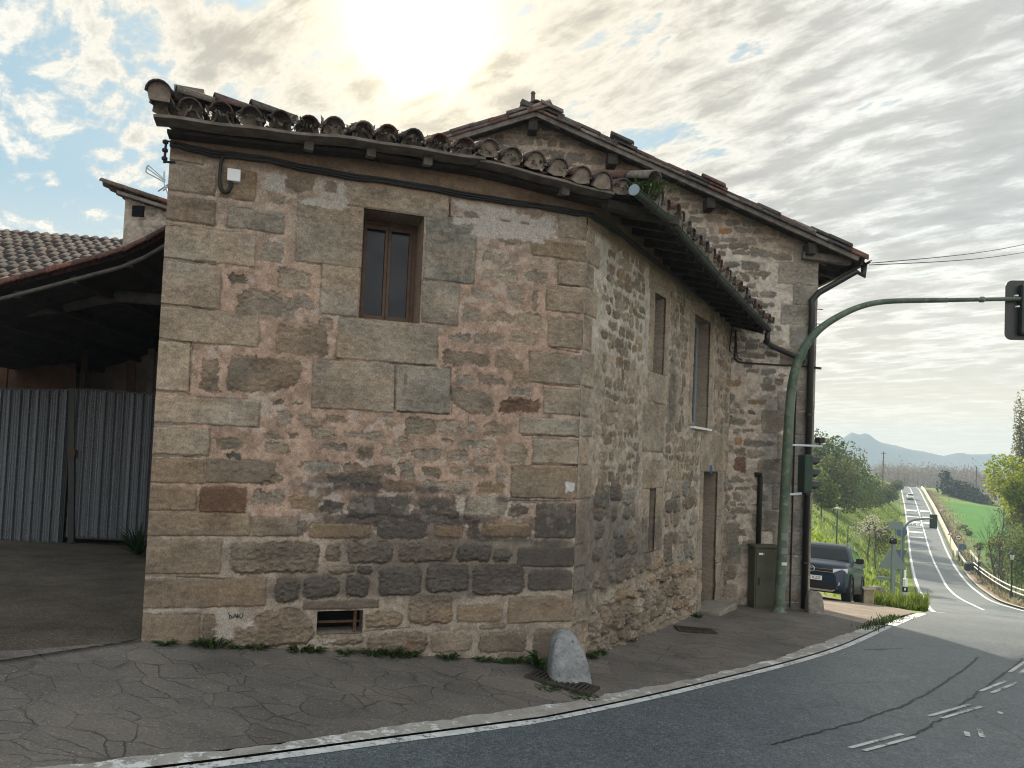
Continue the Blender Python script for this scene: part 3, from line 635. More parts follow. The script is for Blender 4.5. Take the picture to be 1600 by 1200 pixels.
# eave boards
def board(pts, w, h, name, mat):
    m = MB(); pts = [np.asarray(p) for p in pts]; g = []
    for i, p in enumerate(pts):
        g.append(p)
    up = Z; P = np.array(g); T = np.gradient(P, axis=0); T[:, 2] = 0; T /= np.linalg.norm(T, axis=1)[:, None]; S = np.cross(T, Z)
    ring = [P+S*w/2-Z*h/2, P+S*w/2+Z*h/2, P-S*w/2+Z*h/2, P-S*w/2-Z*h/2]
    m.add(np.vstack(ring), [(r*len(P)+i, r*len(P)+i+1, ((r+1) % 4)*len(P)+i+1, ((r+1) % 4)*len(P)+i) for r in range(4) for i in range(len(P)-1)]+[tuple(r*len(P) for r in range(4)), tuple(r*len(P)+len(P)-1 for r in range(4))[::-1]])
    return m.build(name, mat, house)
board([p1(s, ez1(s)-.022+.006*math.sin(s*9), O1-.02) for s in np.linspace(-4.18, -1.25, 24)], .20, .026, 'eave_board', M_GREYWOOD)
board([p1(s, ez1(s)-.03+.004*math.sin(s*11), O1-.03) for s in np.linspace(-1.30, SC1-.42, 14)], .18, .024, 'eave_board', M_GREYWOOD)
board([p1(s, ez1(s)-.055, O1-.22) for s in np.linspace(-4.1, SC1-.3, 24)], .16, .03, 'eave_board', M_WOOD)
for s in (f1(577, 225)[0], f1(663, 236)[0], -.35, -2.9):
    m = MB(); a = p1(s, ez1(s)-.075, O1-.05); m.bar(a, a-N1*.6+Z*.16, .085, .085); m.build('rafter', M_GREYWOOD, house, bevel=.008)
m = MB(); a = p1(SC1-.45, 2.66, .18); m.bar(a, a+(U1*.75+U2*.3), .11, .10); m.build('corner_beam', M_WOOD, house, bevel=.01)
for i, s in enumerate(np.arange(SC2+.35, LEN2-.05, .36)):
    m = MB(); a = p2(s, ez2(s)-.055, O2-.04); b = p2(s+random.uniform(-.05, .05), ez2(s)-.055+SLOPE*.75, O2-.8); m.bar(a, b, .075+random.uniform(-.015, .02), .085); m.build('rafter', M_WOOD, house)
board([p2(s, ez2(s)-.018, O2-.06) for s in np.linspace(SC2+.05, LEN2-.03, 20)], .12, .022, 'eave_board', M_WOOD)
for o in (.20, .36):
    board([p2(s, ez2(s)+SLOPE*(O2-o)-.018, o) for s in np.linspace(SC2+.4, LEN2-.03, 20)], .13, .02, 'eave_board', M_WOOD)
# gutter
def gut(s): return np.interp(s, [-.35, .77, 2.57, 5.76, 6.1], [2.655, 2.665, 2.512, 2.315, 2.29])
def half_pipe(pts, r, name, mat, parent, up=Z, th=.006):
    m = MB(); P = np.array(pts); T = np.gradient(P, axis=0); T /= np.linalg.norm(T, axis=1)[:, None]; S = np.cross(T, Z); S /= np.linalg.norm(S, axis=1)[:, None]
    A = np.linspace(math.pi, 2*math.pi, 9); g = []
    for rr in (r, r-th): g.append([[P[i]+S[i]*math.cos(a)*rr+Z*math.sin(a)*rr for a in A] for i in range(len(P))])
    m.grid(g[0]); m.grid(g[1]); n = len(P)
    m.tube(P+S*r, .009, 6); m.tube(P-S*r, .007, 6)
    return m.build(name, mat, parent, smooth=True)
gpts = [p2(s, gut(s), O2+.05) for s in np.linspace(-.30, LEN2-.12, 26)]
gt = half_pipe(gpts, .050, 'gutter', M_ZINC, house)
m = MB(); A = np.linspace(0, 2*math.pi, 18)[:-1]; c = gpts[0]; m.prism([c+N2*.056*math.cos(a)+Z*(.056*math.sin(a)-.0) for a in A], -U2*.012); m.build('end_cap', M_CAP, gt, world=False)
for s in np.arange(.2, LEN2-.3, .8):
    m = MB(); c = p2(s, gut(s), O2+.05); m.tube([c-N2*.09+Z*.03, c-N2*.075-Z*.02, c-N2*.05-Z*.058, c-Z*.077, c+N2*.05-Z*.058, c+N2*.075-Z*.01, c+N2*.07+Z*.02], .006, 6); m.build('gutter_bracket', M_ZINC, gt, world=False)
def px_on3(x, y, o): s, z = f3o(x, y, o); return p3(s, z, o)
e = p2(LEN2-.18, gut(LEN2-.18)-.06, O2+.05)
m = MB(); m.tube([e, e-Z*.16, px_on3(1196, 534, .30), px_on3(1206, 541, .16), px_on3(1240, 556, .11), px_on3(1256, 566, .10)], .047, 12); m.build('downpipe', M_BLACK, house, smooth=True)
# cables
def wob(pts, amp, k=6):
    P = np.array(pts); out = []
    for i in range(len(P)-1):
        for t in np.linspace(0, 1, k, endpoint=False): out.append(P[i]*(1-t)+P[i+1]*t)
    out.append(P[-1]); P = np.array(out); n = len(P); x = np.arange(n)
    P[:, 2] += amp*np.sin(x*1.7)*.6+amp*np.sin(x*.63+1); return P
def px_on1(x, y, o): s, z = f1(x, y); return p1(s, z, o)
def px_on2(x, y, o): s, z = f2(x, y); return p2(s, z, o)
m = MB(); run = [px_on1(x, y, .035) for x, y in ((266, 228), (330, 240), (420, 253), (560, 279), (700, 301), (830, 323), (900, 333))]+[px_on2(x, y, .04) for x, y in ((922, 339), (960, 362), (1000, 393), (1045, 428), (1090, 462), (1125, 490), (1147, 508))]
for k, (dz, r) in enumerate(((0, .012), (.024, .010), (-.018, .010), (.012, .008))):
    m.tube(wob([p+Z*dz for p in run], .002+.003*k), r, 7)
m.build('cable', M_CABLE, house, smooth=True)
m = MB(); lp = [px_on1(x, y, .04) for x, y in ((349, 243), (345, 262), (343, 285), (345, 297), (351, 303), (357, 301), (361, 294), (361, 284))]; m.tube(wob(lp, 0, 4), .016, 8); m.build('cable', M_CABLE, house, smooth=True)
s, z = f1(366, 277); m = MB(); m.box(p1(s, z, .035), .115, .07, .115, U1, N1, Z); m.build('junction_box', M_WHITE, house, bevel=.008)
m = MB(); m.tube(wob([px_on2(x, y, .05) for x, y in ((1140, 508), (1137, 530), (1135, 548), (1138, 551))], .004, 4), .011, 6); m.build('cable', M_CABLE, house, smooth=True)
m = MB(); q = p1(SL+.0, f1(262, 222)[1], .02); m.tube([q+U1*.05, q-U1*.035, q-U1*.04-Z*.2], .012, 6); m.tube([q+U1*.05-Z*.18, q-U1*.04-Z*.19], .01, 6)
for k in range(3): m.lathe(q-U1*.04-Z*(.03+.075*k), [(.012, 0), (.026, .01), (.026, .028), (.012, .04)], 8)
m.build('cable_bracket', M_CABLE, house)
# window of the gable front
def win(u, n, P0, h, dep, name='window', mull=True, mat=None, wood=None, bars=()):
    a0, a1, z0, z1 = h[:4]; w = wood or M_FRAME; o = -dep
    m = MB(); t = .045
    for (x0, x1, y0, y1) in ((a0, a1, z1-t, z1), (a0, a1, z0, z0+t), (a0, a0+t, z0+t, z1-t), (a1-t, a1, z0+t, z1-t)): m.box(P0((x0+x1)/2, (y0+y1)/2, o+.02), x1-x0, .06, y1-y0, u, n, Z)
    f = m.build(name, w, house, bevel=.004)
    xs = [(a0+t, (a0+a1)/2), ((a0+a1)/2, a1-t)] if mull else [(a0+t, a1-t)]
    for x0, x1 in xs:
        m = MB(); t2 = .034
        for (c0, c1, y0, y1) in ((x0, x1, z1-t-t2-.01, z1-t), (x0, x1, z0+t, z0+t+t2+.02), (x0, x0+t2, z0+t+t2, z1-t-t2), (x1-t2, x1, z0+t+t2, z1-t-t2)): m.box(P0((c0+c1)/2, (y0+y1)/2, o+.026), c1-c0-.002, .044, y1-y0, u, n, Z)
        m.build('sash', w, f, bevel=.004, world=False)
        m = MB(); m.box(P0((x0+x1)/2, (z0+z1)/2, o+.018), x1-x0-.03, .006, z1-z0-2*t-.03, u, n, Z); m.build('pane', M_GLASS, f, world=False)
    return f
win(U1, N1, p1, HOLES1[0], .40)
M_GREYFR = plain('grey_painted_frame', (.20, .23, .25), .5)
f = win(U2, N2, p2, HOLES2[1], .24, mull=True, wood=M_GREYFR)
m = MB(); h = HOLES2[1]; m.box(p2((h[0]+h[1])/2, h[2]-.02, .0), h[1]-h[0]+.10, .14, .035, U2, N2, Z); m.build('sill', M_WHITE, f, world=False, bevel=.004)
win(U2, N2, p2, HOLES2[0], .24, mull=False)
m = MB(); h = HOLES2[2]; m.box(p2((h[0]+h[1])/2, (h[2]+h[3])/2, -.29), h[1]-h[0], .02, h[3]-h[2], U2, N2, Z); m.build('slot_back', M_VOID, house)
# the low cellar vent
h = HOLES1[1]; m = MB(); m.box(p1((h[0]+h[1])/2, (h[2]+h[3])/2, -.29), h[1]-h[0], .02, h[3]-h[2], U1, N1, Z); v = m.build('cellar_vent', M_VOID, house)
m = MB(); m.bar(p1(h[0], h[2]*.55+h[3]*.45, -.09), p1(h[1], h[2]*.55+h[3]*.45, -.09), .022, .022); m.bar(p1(h[1]-.07, h[2], -.06), p1(h[1]-.07, h[3], -.06), .03, .03, N1); m.build('bar', mottled('rusty_iron', (.05, .03, .02), (.10, .055, .03), 20, .9), v, world=False)
# street door
h = HOLES2[3]; m = MB(); k = 4; w = (h[1]-h[0])/k
for i in range(k): m.box(p2(h[0]+w*(i+.5), (h[2]+h[3])/2, -.34), w-.008, .04, h[3]-h[2], U2, N2, Z)
d = m.build('door', M_DOORWOOD, house, bevel=.004)
m = MB(); c = p2(h[0]+.12, -1.35, -.30); m.lathe(c, [(.012, 0), (.014, .03), (.026, .04), (.028, .055), (.012, .066)], 12, axis=N2); m.build('handle', plain('dull_brass', (.30, .22, .10), .4, .8), d, world=False)
m = MB(); c = p2((h[0]+h[1])/2, h[2]+.0, .12); m.box(c+Z*.08, h[1]-h[0]+.25, .5, .16, U2, N2, Z); m.build('doorstep', mottled('worn_step_stone', (.17, .15, .125), (.26, .235, .2), 5, .9, 0, .4, 30), house, bevel=.02)
s, z = f2(1109, 733); m = MB(); m.box(p2(s, z, .018), .11, .012, .13, U2, N2, Z); m.build('house_number_plate', M_PLATEBLUE, house, bevel=.004)
# hand-scratched scrawl on the foot of the wall
m = MB()
for st in ([(357, 957), (359, 962), (358, 967), (363, 964), (360, 960)], [(364, 965), (367, 958), (370, 965)], [(365, 962), (370, 962)], [(371, 959), (372, 966)], [(377, 958), (372, 962), (378, 966)], [(380, 957), (379, 964)]):
    m.tube([px_on1(x, y, .012) for x, y in st], .004, 5)
m.build('graffiti', plain('black_scrawl', (.03, .025, .022), .9), house)

# ------------------------------------------------------------------ gabled house
gab = thing('gabled_house', IX+U3*-1+Z*-2.6, 'tall rubble stone house with a tiled gable and finial standing behind the corner house', 'house')
def keep3(U, V): return (V < rz(U)-.18) 
wall_mesh('wall', np.array([IX[0], IX[1], 0]), U3, N3, us3, vs3, H3, C3, [], keep3, M_WALL, gab)
SW = 2*S0-RS; DB = 6.8
m = MB(); zt = rz(RS)-.3
m.add([p3(RS-.002, -3.2, -.0), p3(RS-.002, zt, -.0), p3(RS-.002, zt, -DB), p3(RS-.002, -4.6, -DB)], [(0, 1, 2, 3)])
m.add([p3(RS, -4.6, -DB), p3(RS, zt, -DB), p3(S0, APX-.3, -DB), p3(SW, zt, -DB), p3(SW, -4, -DB)], [(0, 1, 2, 3, 4)])
m.add([p3(SW, -3, 0), p3(SW, zt, 0), p3(SW, zt, -DB), p3(SW, -4, -DB)], [(3, 2, 1, 0)])
m.add([p3(-5.7, -3, 0), p3(-5.7, rz(-5.7)-.26, 0), p3(SW, zt, 0), p3(SW, -3, 0)], [(0, 1, 2, 3)])
m.build('rear_wall', M_PLAST, gab)
# roof: deck slabs, a carpet of tiles, individual tiles along the rake
SE_ = SE-S0
m = MB()
for sg in (1, -1):
    P = [p3(S0, APX-.17, RO-.02), p3(S0+sg*SE_, rz(S0+sg*SE_)-.17, RO-.02), p3(S0+sg*SE_, rz(S0+sg*SE_)-.17, -DB-.3), p3(S0, APX-.17, -DB-.3)]
    m.prism(P if sg > 0 else P[::-1], Z*.035)
rb = m.build('roof', M_WOOD, gab)
tb = Tiles()
sl = math.atan(SLP)
for sg in (1, -1):
    dn = U3*sg*math.cos(sl)-Z*math.sin(sl); up = -dn; nr = U3*sg*math.sin(sl)+Z*math.cos(sl); Ls = SE_/math.cos(sl); n = int(Ls/.345)
    for ci, o in enumerate(np.arange(RO-.09, RO-1.2, -.23)):
        for k in range(n+1):
            P = p3(S0, APX-.155, o)+dn*(Ls+.05-.345*k)+N3*random.uniform(-.02, .02)
            lift = random.choice((0, .01, .02, .035, .05)) if ci == 0 else random.choice((0, .02))
            tb.tile(P+nr*(.045+lift+random.uniform(-.008, .008)), up+nr*.045, N3, nr, .44, .098, .08, True)
            if ci == 0:
                tb.tile(P+nr*.0+N3*.035, up+nr*.02, N3, nr, .44, .088, .075, True)
            tb.tile(P+nr*.075-N3*.115, up+nr*.03, N3, nr, .44, .1, .085, False)
    A = np.linspace(RO-1.2, -DB-.3, int((DB+RO)/.046)); B = np.linspace(0, Ls, 22)
    g = np.array([[p3(S0, APX-.10, o)+dn*l+nr*.05*math.sin(o*2*math.pi/.23) for l in B] for o in A]); a, b = g.shape[:2]
    ii, jj = np.meshgrid(np.arange(a-1), np.arange(b-1), indexing='ij'); ii = ii.ravel(); jj = jj.ravel()
    tb.V.append(g.reshape(-1, 3)); tb.Q.append(np.stack([ii*b+jj, (ii+1)*b+jj, (ii+1)*b+jj+1, ii*b+jj+1], 1)+tb.n); tb.C.append(np.tile((.10, .055, .043), (a*b, 1))*(1+.4*(np.repeat(np.random.RandomState(4).rand(a), b)[:, None]-.5))); tb.n += a*b
for k in range(18): tb.tile(p3(S0, APX-.075+.01*random.random(), RO-.02-.38*k)+Z*.02, -N3+Z*.03, U3, Z, .46, .12, .10, True)
for s_, dz in ((f3o(972, 214, RO)[0], .05), (f3o(862, 165, RO)[0], .05), (f3o(1115, 285, RO)[0], .03)):
    P = p3(s_, rz(s_)-.05+dz, RO-.06); dn = U3*math.cos(sl)-Z*math.sin(sl); tb.tile(P+dn*.22, -dn+Z*.06, N3, Z, .42, .11, .09, True)
to = tb.build('roof_tile', gab); to['label'] = 'dark red clay tiles stepping down the rake'
for sg in (1, -1):
    a = p3(S0, APX-.19, RO-.03); b = p3(S0+sg*(SE_-.10), rz(S0+sg*(SE_-.10))-.19, RO-.03); m = MB(); m.bar(a, b, .045, .085); m.build('barge_board', M_GREYWOOD, gab, bevel=.006)
for x, y, w in ((833, 186, .16), (957, 243, .17), (1110, 316, .15), (1268, 381, .15)):
    s, z = f3o(x, y, .2); m = MB(); m.bar(p3(s, rz(s)-.33, -.3), p3(s, rz(s)-.33, .26), w, .20, Z); m.build('purlin', M_WOOD, gab, bevel=.012)
m = MB(); c = p3(S0-.05, APX-.03, RO-.18); m.lathe(c, [(.13, -.06), (.13, .02), (.10, .05), (.085, .10), (.04, .13), (.032, .26), (.045, .27), (.03, .30), (.005, .31)], 12); m.build('finial', mottled('finial_stone', (.07, .055, .05), (.13, .10, .09), 12, .9), gab, smooth=True)
# eave on the street corner: bracket beam, joists, soffit
s0, z0 = f3o(1256, 403, .02); s1, z1 = f3o(1340, 409, .02)
m = MB(); m.bar(p3(s0-.05, z0+.03, .06), p3(SE-.12, z0-.03, .06), .13, .13); m.build('bracket_beam', M_GREYWOOD, gab, bevel=.012)
for o in np.arange(-.6, -6.5, -.7):
    m = MB(); m.bar(p3(RS-.3, rz(RS-.3)-.36, o), p3(SE-.1, rz(SE-.1)-.27, o), .09, .10); m.build('joist', M_WOOD, gab)
m = MB(); m.bar(p3(SE-.03, rz(SE)-.20, RO-.03), p3(SE-.03, rz(SE)-.20, -6.8), .03, .10); m.build('fascia', M_WOOD, gab)
half_pipe([p3(SE+.05, rz(SE)-.17, o) for o in np.linspace(RO, -6.8, 12)], .07, 'gutter', M_BLACK, gab)
sp_ = f3(1258, 760)[0]
ptsd = [p3(SE+.05, rz(SE)-.22, RO-.12), p3(SE+.04, rz(SE)-.42, RO-.12), px_on3(1338, 424, .20), px_on3(1280, 457, .09), px_on3(1268, 470, .085)]
zt_ = f3(1266, 480)[1]; ptsd += [p3(sp_, zt_-.05, .085), p3(sp_, -2.5, .085)]
m = MB(); m.tube(ptsd, .055, 12); dp = m.build('downpipe', M_BLACK, gab, smooth=True)
for zc in (2.4, .9, -.5, -1.7):
    m = MB(); m.lathe(p3(sp_, zc, .085), [(.064, -.02), (.064, .02)], 14); m.build('pipe_clip', M_BLACK, dp, world=False)
m = MB(); m.tube(wob([px_on3(x, y, .03) for x, y in ((1150, 516), (1149, 540), (1148, 560), (1154, 566), (1200, 569), (1250, 572), (1283, 575))], .003, 4), .015, 8); m.tube(wob([px_on3(x, y, .05) for x, y in ((1150, 520), (1151, 545), (1152, 560), (1160, 563))], .003, 4), .010, 8); m.build('cable', M_CABLE, gab, smooth=True)
for y in (484, 507, 577):
    m = MB(); s, z = f3(1283, y); m.bar(p3(RS-.02, z, .03), p3(RS+.09, z, .03), .014, .014); m.build('iron_peg', M_BLACK, gab)
m = MB(); a = px_on3(1185, 738, .06); m.tube([px_on3(1184, 742, .05), p3(f3(1185, 790)[0], f3(1185, 740)[1]-.05, .05), p3(f3(1185, 790)[0], -1.6, .05)], .045, 10); m.lathe(px_on3(1185, 742, .05), [(.062, -.03), (.07, .03), (.07, .045)], 10); m.build('vent_pipe', M_BLACK, gab, smooth=True)
# ------------------------------------------------------------------ ground, road, pavement
EL = np.array([(-14, 14.5), (-6, 9.3), (0, 5.62), (2.6, 4.06), (4.4, 3.17), (6.3, 2.29), (8, 1.63), (9.4, 1.13), (11, .67), (12.5, .36), (15.5, -.02), (20, -.45), (27, -.8), (40, -1.05), (55, -1.1), (85, -.65), (107, -.4), (140, -.1), (174, .33), (206, .9), (235, 1.55), (262, 2.6), (290, 5.0), (330, 11)])
def pL(q): return _herm(np.asarray(q, float), EL[:, 0], EL[:, 1])
_PC = np.array([(20, -3.0), (40, -4.6), (55, -4.6), (60, -4.4), (67, -3.85), (76, -3.45), (90, -3.3), (107, -3.05), (140, -2.75), (174, -2.35), (206, -1.8), (235, -1.15), (262, -.1), (290, 2.3), (330, 8.3)])
_PR = np.array([(20, -8.5), (45, -10.), (55, -8.8), (62, -7.3), (66, -6.5), (76, -5.85), (96, -5.4), (117, -5.25), (140, -5.15), (174, -4.75), (206, -4.2), (235, -3.55), (262, -2.5), (290, -.1), (330, 5.9)])
def pC(q): q = np.asarray(q, float); k = sstep(12, 20, q); return (1-k)*(pL(q)-2.05)+k*_herm(q, _PC[:, 0], _PC[:, 1])
def pR(q): q = np.asarray(q, float); k = sstep(12, 20, q); return (1-k)*(pL(q)-6.6)+k*_herm(q, _PR[:, 0], _PR[:, 1])
_RL = np.array([(40, -17.), (50, -13.), (58, -10.6), (62, -9.5), (66, -8.7), (72, -7.9), (80, -7.4), (91, -6.95), (97, -6.7), (110, -6.4)])
def pRail(q): return _herm(np.asarray(q, float), _RL[:, 0], _RL[:, 1])
def W(q, p, dz=0):
    x = _qd[0]*q+_pd[0]*p; y = _qd[1]*q+_pd[1]*p; return np.stack([x, y, G(x, y)+dz], -1)
def strip(name, qs, fa, fb, dz, mat, nl=2, kind='structure', dome=0, label=None, cat=None):
    qs = np.asarray(qs, float); t = np.linspace(0, 1, nl); Pa = fa(qs); Pb = fb(qs)
    Q = np.repeat(qs[:, None], nl, 1); Pp = Pa[:, None]*(1-t)+Pb[:, None]*t
    V = W(Q, Pp, 0); V[..., 2] += dz+dome*np.sin(np.pi*t)[None]
    m = MB(); m.grid(V); o = m.build(name, mat, smooth=True); prop(o, label, cat, kind=kind); return o
def road_z(q, p): return 0

# asphalt: coarse aggregate, polished wheel paths, patches and hairline cracks
t = NT('worn_asphalt'); n1 = t.noise(.55, 5, .6); n2 = t.math('ADD', t.math('MULTIPLY', t.noise(85, 4, .75), .6), t.math('MULTIPLY', t.noise(190, 2, .6), .4)); n3 = t.noise(7, 6, .7); n4 = t.noise(30, 5, .8)
base_ = t.ramp(n1, [(.3, (.068, .084, .094)), (.7, (.115, .136, .144))])
sp1 = t.ramp(n2, [(.38, (.22,)*3), (.50, (.95,)*3), (.62, (2.2,)*3)])
c_ = t.mix(1, t.mix(.5, base_, t.ramp(n3, [(.35, (.062, .075, .083)), (.65, (.125, .142, .148))])), sp1, 'MULTIPLY'); c_ = t.mix(1, c_, t.ramp(n4, [(.36, (.55,)*3), (.64, (1.5,)*3)]), 'MULTIPLY')
v = t.n('ShaderNodeTexVoronoi', feature='DISTANCE_TO_EDGE', _Scale=.55); wv = t.n('ShaderNodeTexNoise', _Scale=2.2, _Detail=5); t.l(t.obj(), wv.inputs['Vector'])
t.l(t.mix(.28, t.obj(), wv.outputs['Color'], 'ADD'), v.inputs['Vector'])
ck = t.math('MULTIPLY', t.ramp(v.outputs['Distance'], [(.0, (1,)*3), (.008, (0,)*3)]), t.ramp(t.noise(.35, 2), [(.52, (0,)*3), (.6, (1,)*3)]))
c_ = t.mix(t.math('MULTIPLY', ck, .6), c_, (.015, .015, .016)); pz = t.ramp(t.noise(.16, 3, .5), [(.44, (.80, .82, .84)), (.50, (1.08, 1.06, 1.04))]); c_ = t.mix(1, c_, pz, 'MULTIPLY'); sx_ = t.n('ShaderNodeSeparateXYZ'); t.l(t.obj(), sx_.inputs[0]); old = t.ramp(t.math('MULTIPLY', t.math('ADD', sx_.outputs[1], t.math('MULTIPLY', n1, 2.0)), .02), [(.26, (1.0,)*3), (.40, (1.65, 1.55, 1.48))]); c_ = t.mix(1, c_, old, 'MULTIPLY'); t.set(c_, .52, 0, .5); t.bump(n2, .8, .010); M_ASPH = t.m  # old ramp: sunlit brightness of the far road painted into the asphalt colour
qs = np.concatenate([np.arange(-14, 30, .12), np.arange(30, 120, 1.0), np.arange(120, 331, 2.0)])
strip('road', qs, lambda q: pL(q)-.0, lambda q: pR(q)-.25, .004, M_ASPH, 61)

# stamped concrete: irregular flags
t = NT('stamped_concrete'); wv = t.n('ShaderNodeTexNoise', _Scale=1.6, _Detail=4); t.l(t.obj(), wv.inputs['Vector'])
vec = t.mix(.34, t.obj(), wv.outputs['Color'], 'ADD'); mp = t.n('ShaderNodeMapping'); mp.inputs['Scale'].default_value = (1, 1, .01); mp.inputs['Rotation'].default_value = (0, 0, R_(18)); t.l(vec, mp.inputs['Vector'])
mp2 = t.n('ShaderNodeMapping'); mp2.inputs['Scale'].default_value = (2.9, 5.2, .01); t.l(mp.outputs[0], mp2.inputs['Vector'])
v = t.n('ShaderNodeTexVoronoi', feature='DISTANCE_TO_EDGE', _Scale=1.0); t.l(mp2.outputs[0], v.inputs['Vector'])
vc = t.n('ShaderNodeTexVoronoi', _Scale=1.0); t.l(mp2.outputs[0], vc.inputs['Vector'])
jn = t.ramp(v.outputs['Distance'], [(.0, (1,)*3), (.028, (.0,)*3)])
wear = t.ramp(t.noise(1.9, 6, .7), [(.42, (.04,)*3), (.58, (1,)*3)])
jn = t.math('MULTIPLY', jn, wear)
cb = t.ramp(t.noise(.9, 6, .65), [(.3, (.066, .059, .053)), (.7, (.158, .138, .122))])
cb = t.mix(.18, cb, t.ramp(vc.outputs['Color'], [(.2, (.075, .066, .058)), (.8, (.18, .157, .138))]))
pt = t.ramp(t.noise(48, 6, .8), [(.30, (.58,)*3), (.7, (1.4,)*3)]); cb = t.mix(1, cb, pt, 'MULTIPLY')
cb = t.mix(t.ramp(t.noise(60, 2, .6), [(.665, (0,)*3), (.70, (1,)*3)]), cb, (.33, .30, .27))
cb = t.mix(t.math('MULTIPLY', jn, .62), cb, (.03, .027, .024))
t.set(cb, .82, 0, .3)
hh = t.math('SUBTRACT', t.math('MULTIPLY', t.noise(24, 6, .7), .35), t.math('MULTIPLY', jn, .8)); t.bump(hh, .75, .02); M_PAV = t.m
def patch_sheet(name, back, front, dz, mat, n=70, m=26):
    def res(P, k):
        P = np.array(P, float); d = np.r_[0, np.cumsum(np.linalg.norm(np.diff(P, axis=0), axis=1))]; s = np.linspace(0, d[-1], k); return np.stack([np.interp(s, d, P[:, i]) for i in (0, 1)], 1)
    B = res(back, n); Fr = res(front, n); t = np.linspace(0, 1, m)[None, :, None]; P = B[:, None]*(1-t)+Fr[:, None]*t
    V = np.dstack([P, G(P[..., 0], P[..., 1])+dz]); mb = MB(); mb.grid(V); return prop(mb.build(name, mat, smooth=True), kind='structure')
def xy(q, p): return W(np.array(float(q)), np.array(float(p)))[:2]
Lp = p1(SL-.0, 0)[:2]; inn = lambda P, o, n: (np.array(P)-n*o)[:2]
_bl = gp(0, 1022)
back = [tuple(gp(0, 1022)[:2]+np.array([-6, .3])), tuple(_bl[:2]), tuple(Lp+np.array([-.02, -.0])), tuple(p1(SL+.05, 0, -.15)[:2]), tuple(p1(-.08, 0, -.15)[:2]), tuple(p2(.4, 0, -.15)[:2]), tuple(p2(LEN2-.2, 0, -.15)[:2]), tuple(p3(.1, 0, -.15)[:2]), tuple(p3(RS-.1, 0, -.15)[:2]), tuple(p3(RS+.05, 0, 0)[:2])]
front = [tuple(xy(q, pL(q)+.13)) for q in np.r_[np.linspace(-9, 2, 8), np.linspace(2.6, 12.9, 26)]]
patch_sheet('pavement', back, front, .016, M_PAV, 90, 40)
t = NT('trodden_dirt'); cb = t.ramp(t.noise(1.6, 6, .7), [(.3, (.065, .052, .040)), (.7, (.15, .122, .098))]); cb = t.mix(1, cb, t.ramp(t.noise(45, 5, .75), [(.32, (.5,)*3), (.68, (1.5,)*3)]), 'MULTIPLY'); cb = t.mix(t.ramp(t.noise(70, 2, .5), [(.66, (0,)*3), (.70, (1,)*3)]), cb, (.26, .23, .20)); t.set(cb, .95, 0, .15); t.bump(t.noise(32, 6, .75), 1.0, .035); M_DIRT = t.m
patch_sheet('yard_dirt', [(-16., 15.2), (-9., 15.4), (-2.6, 15.6)], [tuple(back[0]), tuple(back[1]), tuple(Lp+np.array([.25, -.02]))], .012, M_DIRT, 60, 40)
# concrete forecourt of the side street, in the sun
t = NT('forecourt_concrete'); cb = t.ramp(t.noise(2.2, 6, .65), [(.3, (.20, .165, .135)), (.7, (.36, .31, .26))]); cb = t.mix(1, cb, t.ramp(t.noise(40, 5, .7), [(.3, (.7,)*3), (.7, (1.25,)*3)]), 'MULTIPLY'); t.set(cb, .9, 0, .2); t.bump(t.noise(30, 5, .7), .8, .02); M_FORE = t.m
qs2 = np.arange(12.9, 26.0, .35)
def foreback(q): return np.interp(q, [12.9, 14.0, 14.6, 22], [1.2, 2.4, 8.5, 9])
def forefront(q): return np.where(q < 19, pL(q)+.13, pL(q)+.13+(q-19)*.50)
strip('side_street', qs2, foreback, forefront, .014, M_FORE, 18)
# low concrete edge strip with flaking white paint
t = NT('edge_strip'); cb = t.ramp(t.noise(5, 5, .7), [(.3, (.20, .185, .165)), (.7, (.36, .34, .31))])
pk = t.math('ADD', t.math('MULTIPLY', t.noise(9, 6, .75), .75), t.math('MULTIPLY', t.noise(1.1, 2), .3)); cb = t.mix(t.ramp(pk, [(.555, (0,)*3), (.61, (1,)*3)]), cb, (.56, .57, .56)); t.set(cb, .85); t.bump(t.noise(22, 5, .7), .7, .02); M_EDGE = t.m
qe = np.r_[np.arange(-6, 13.1, .06)]
_rag = .035*fbm(qe*3, qe*0, 60, 4)+.05*fbm(qe*11, qe*0+3, 61, 3)
strip('kerb_strip', qe, lambda q: pL(q)+.17+1.6*_rag+.05*np.sin(q*1.3), lambda q: pL(q)-.005, .022, M_EDGE, 4)
# painted markings (worn)
t = NT('worn_road_paint'); pk = t.noise(26, 6, .75); pk2 = t.noise(2.5, 3)
cb = t.ramp(t.noise(9, 4), [(.3, (.40, .41, .40)), (.7, (.60, .61, .60))]); wr = t.math('ADD', t.math('MULTIPLY', pk, .7), t.math('MULTIPLY', pk2, .3))
cb = t.mix(t.ramp(wr, [(.40, (1,)*3), (.49, (0,)*3)]), cb, (.09, .10, .105)); t.set(cb, .75); M_PAINT = t.m
M_PAINT2 = plain('fresh_road_paint', (.80, .80, .78), .7)
qn = np.arange(-8.0, 13.2, .03); rg = .014*fbm(qn*5, qn*0, 62, 5)
strip('edge_line', qn, lambda q: pL(q)-.012+rg*.3, lambda q: pL(q)-.10+rg*.7, .009, M_PAINT, 3)
for a, b in ((13.35, 14.0), (14.2, 15.3), (15.5, 16.1), (16.3, 18.5)):
    q_ = np.arange(a, b, .05); strip('edge_line', q_, lambda q: pL(q)+.05, lambda q: pL(q)-.12, .010, M_PAINT2, 3)
qf = np.r_[np.arange(21, 60, .8), np.arange(60, 300, 2)]
strip('edge_line', qf, lambda q: pL(q)-.12, lambda q: pL(q)-.34, .010, M_PAINT2, 2)
qf2 = np.r_[np.arange(58, 60, .6), np.arange(60, 300, 2)]
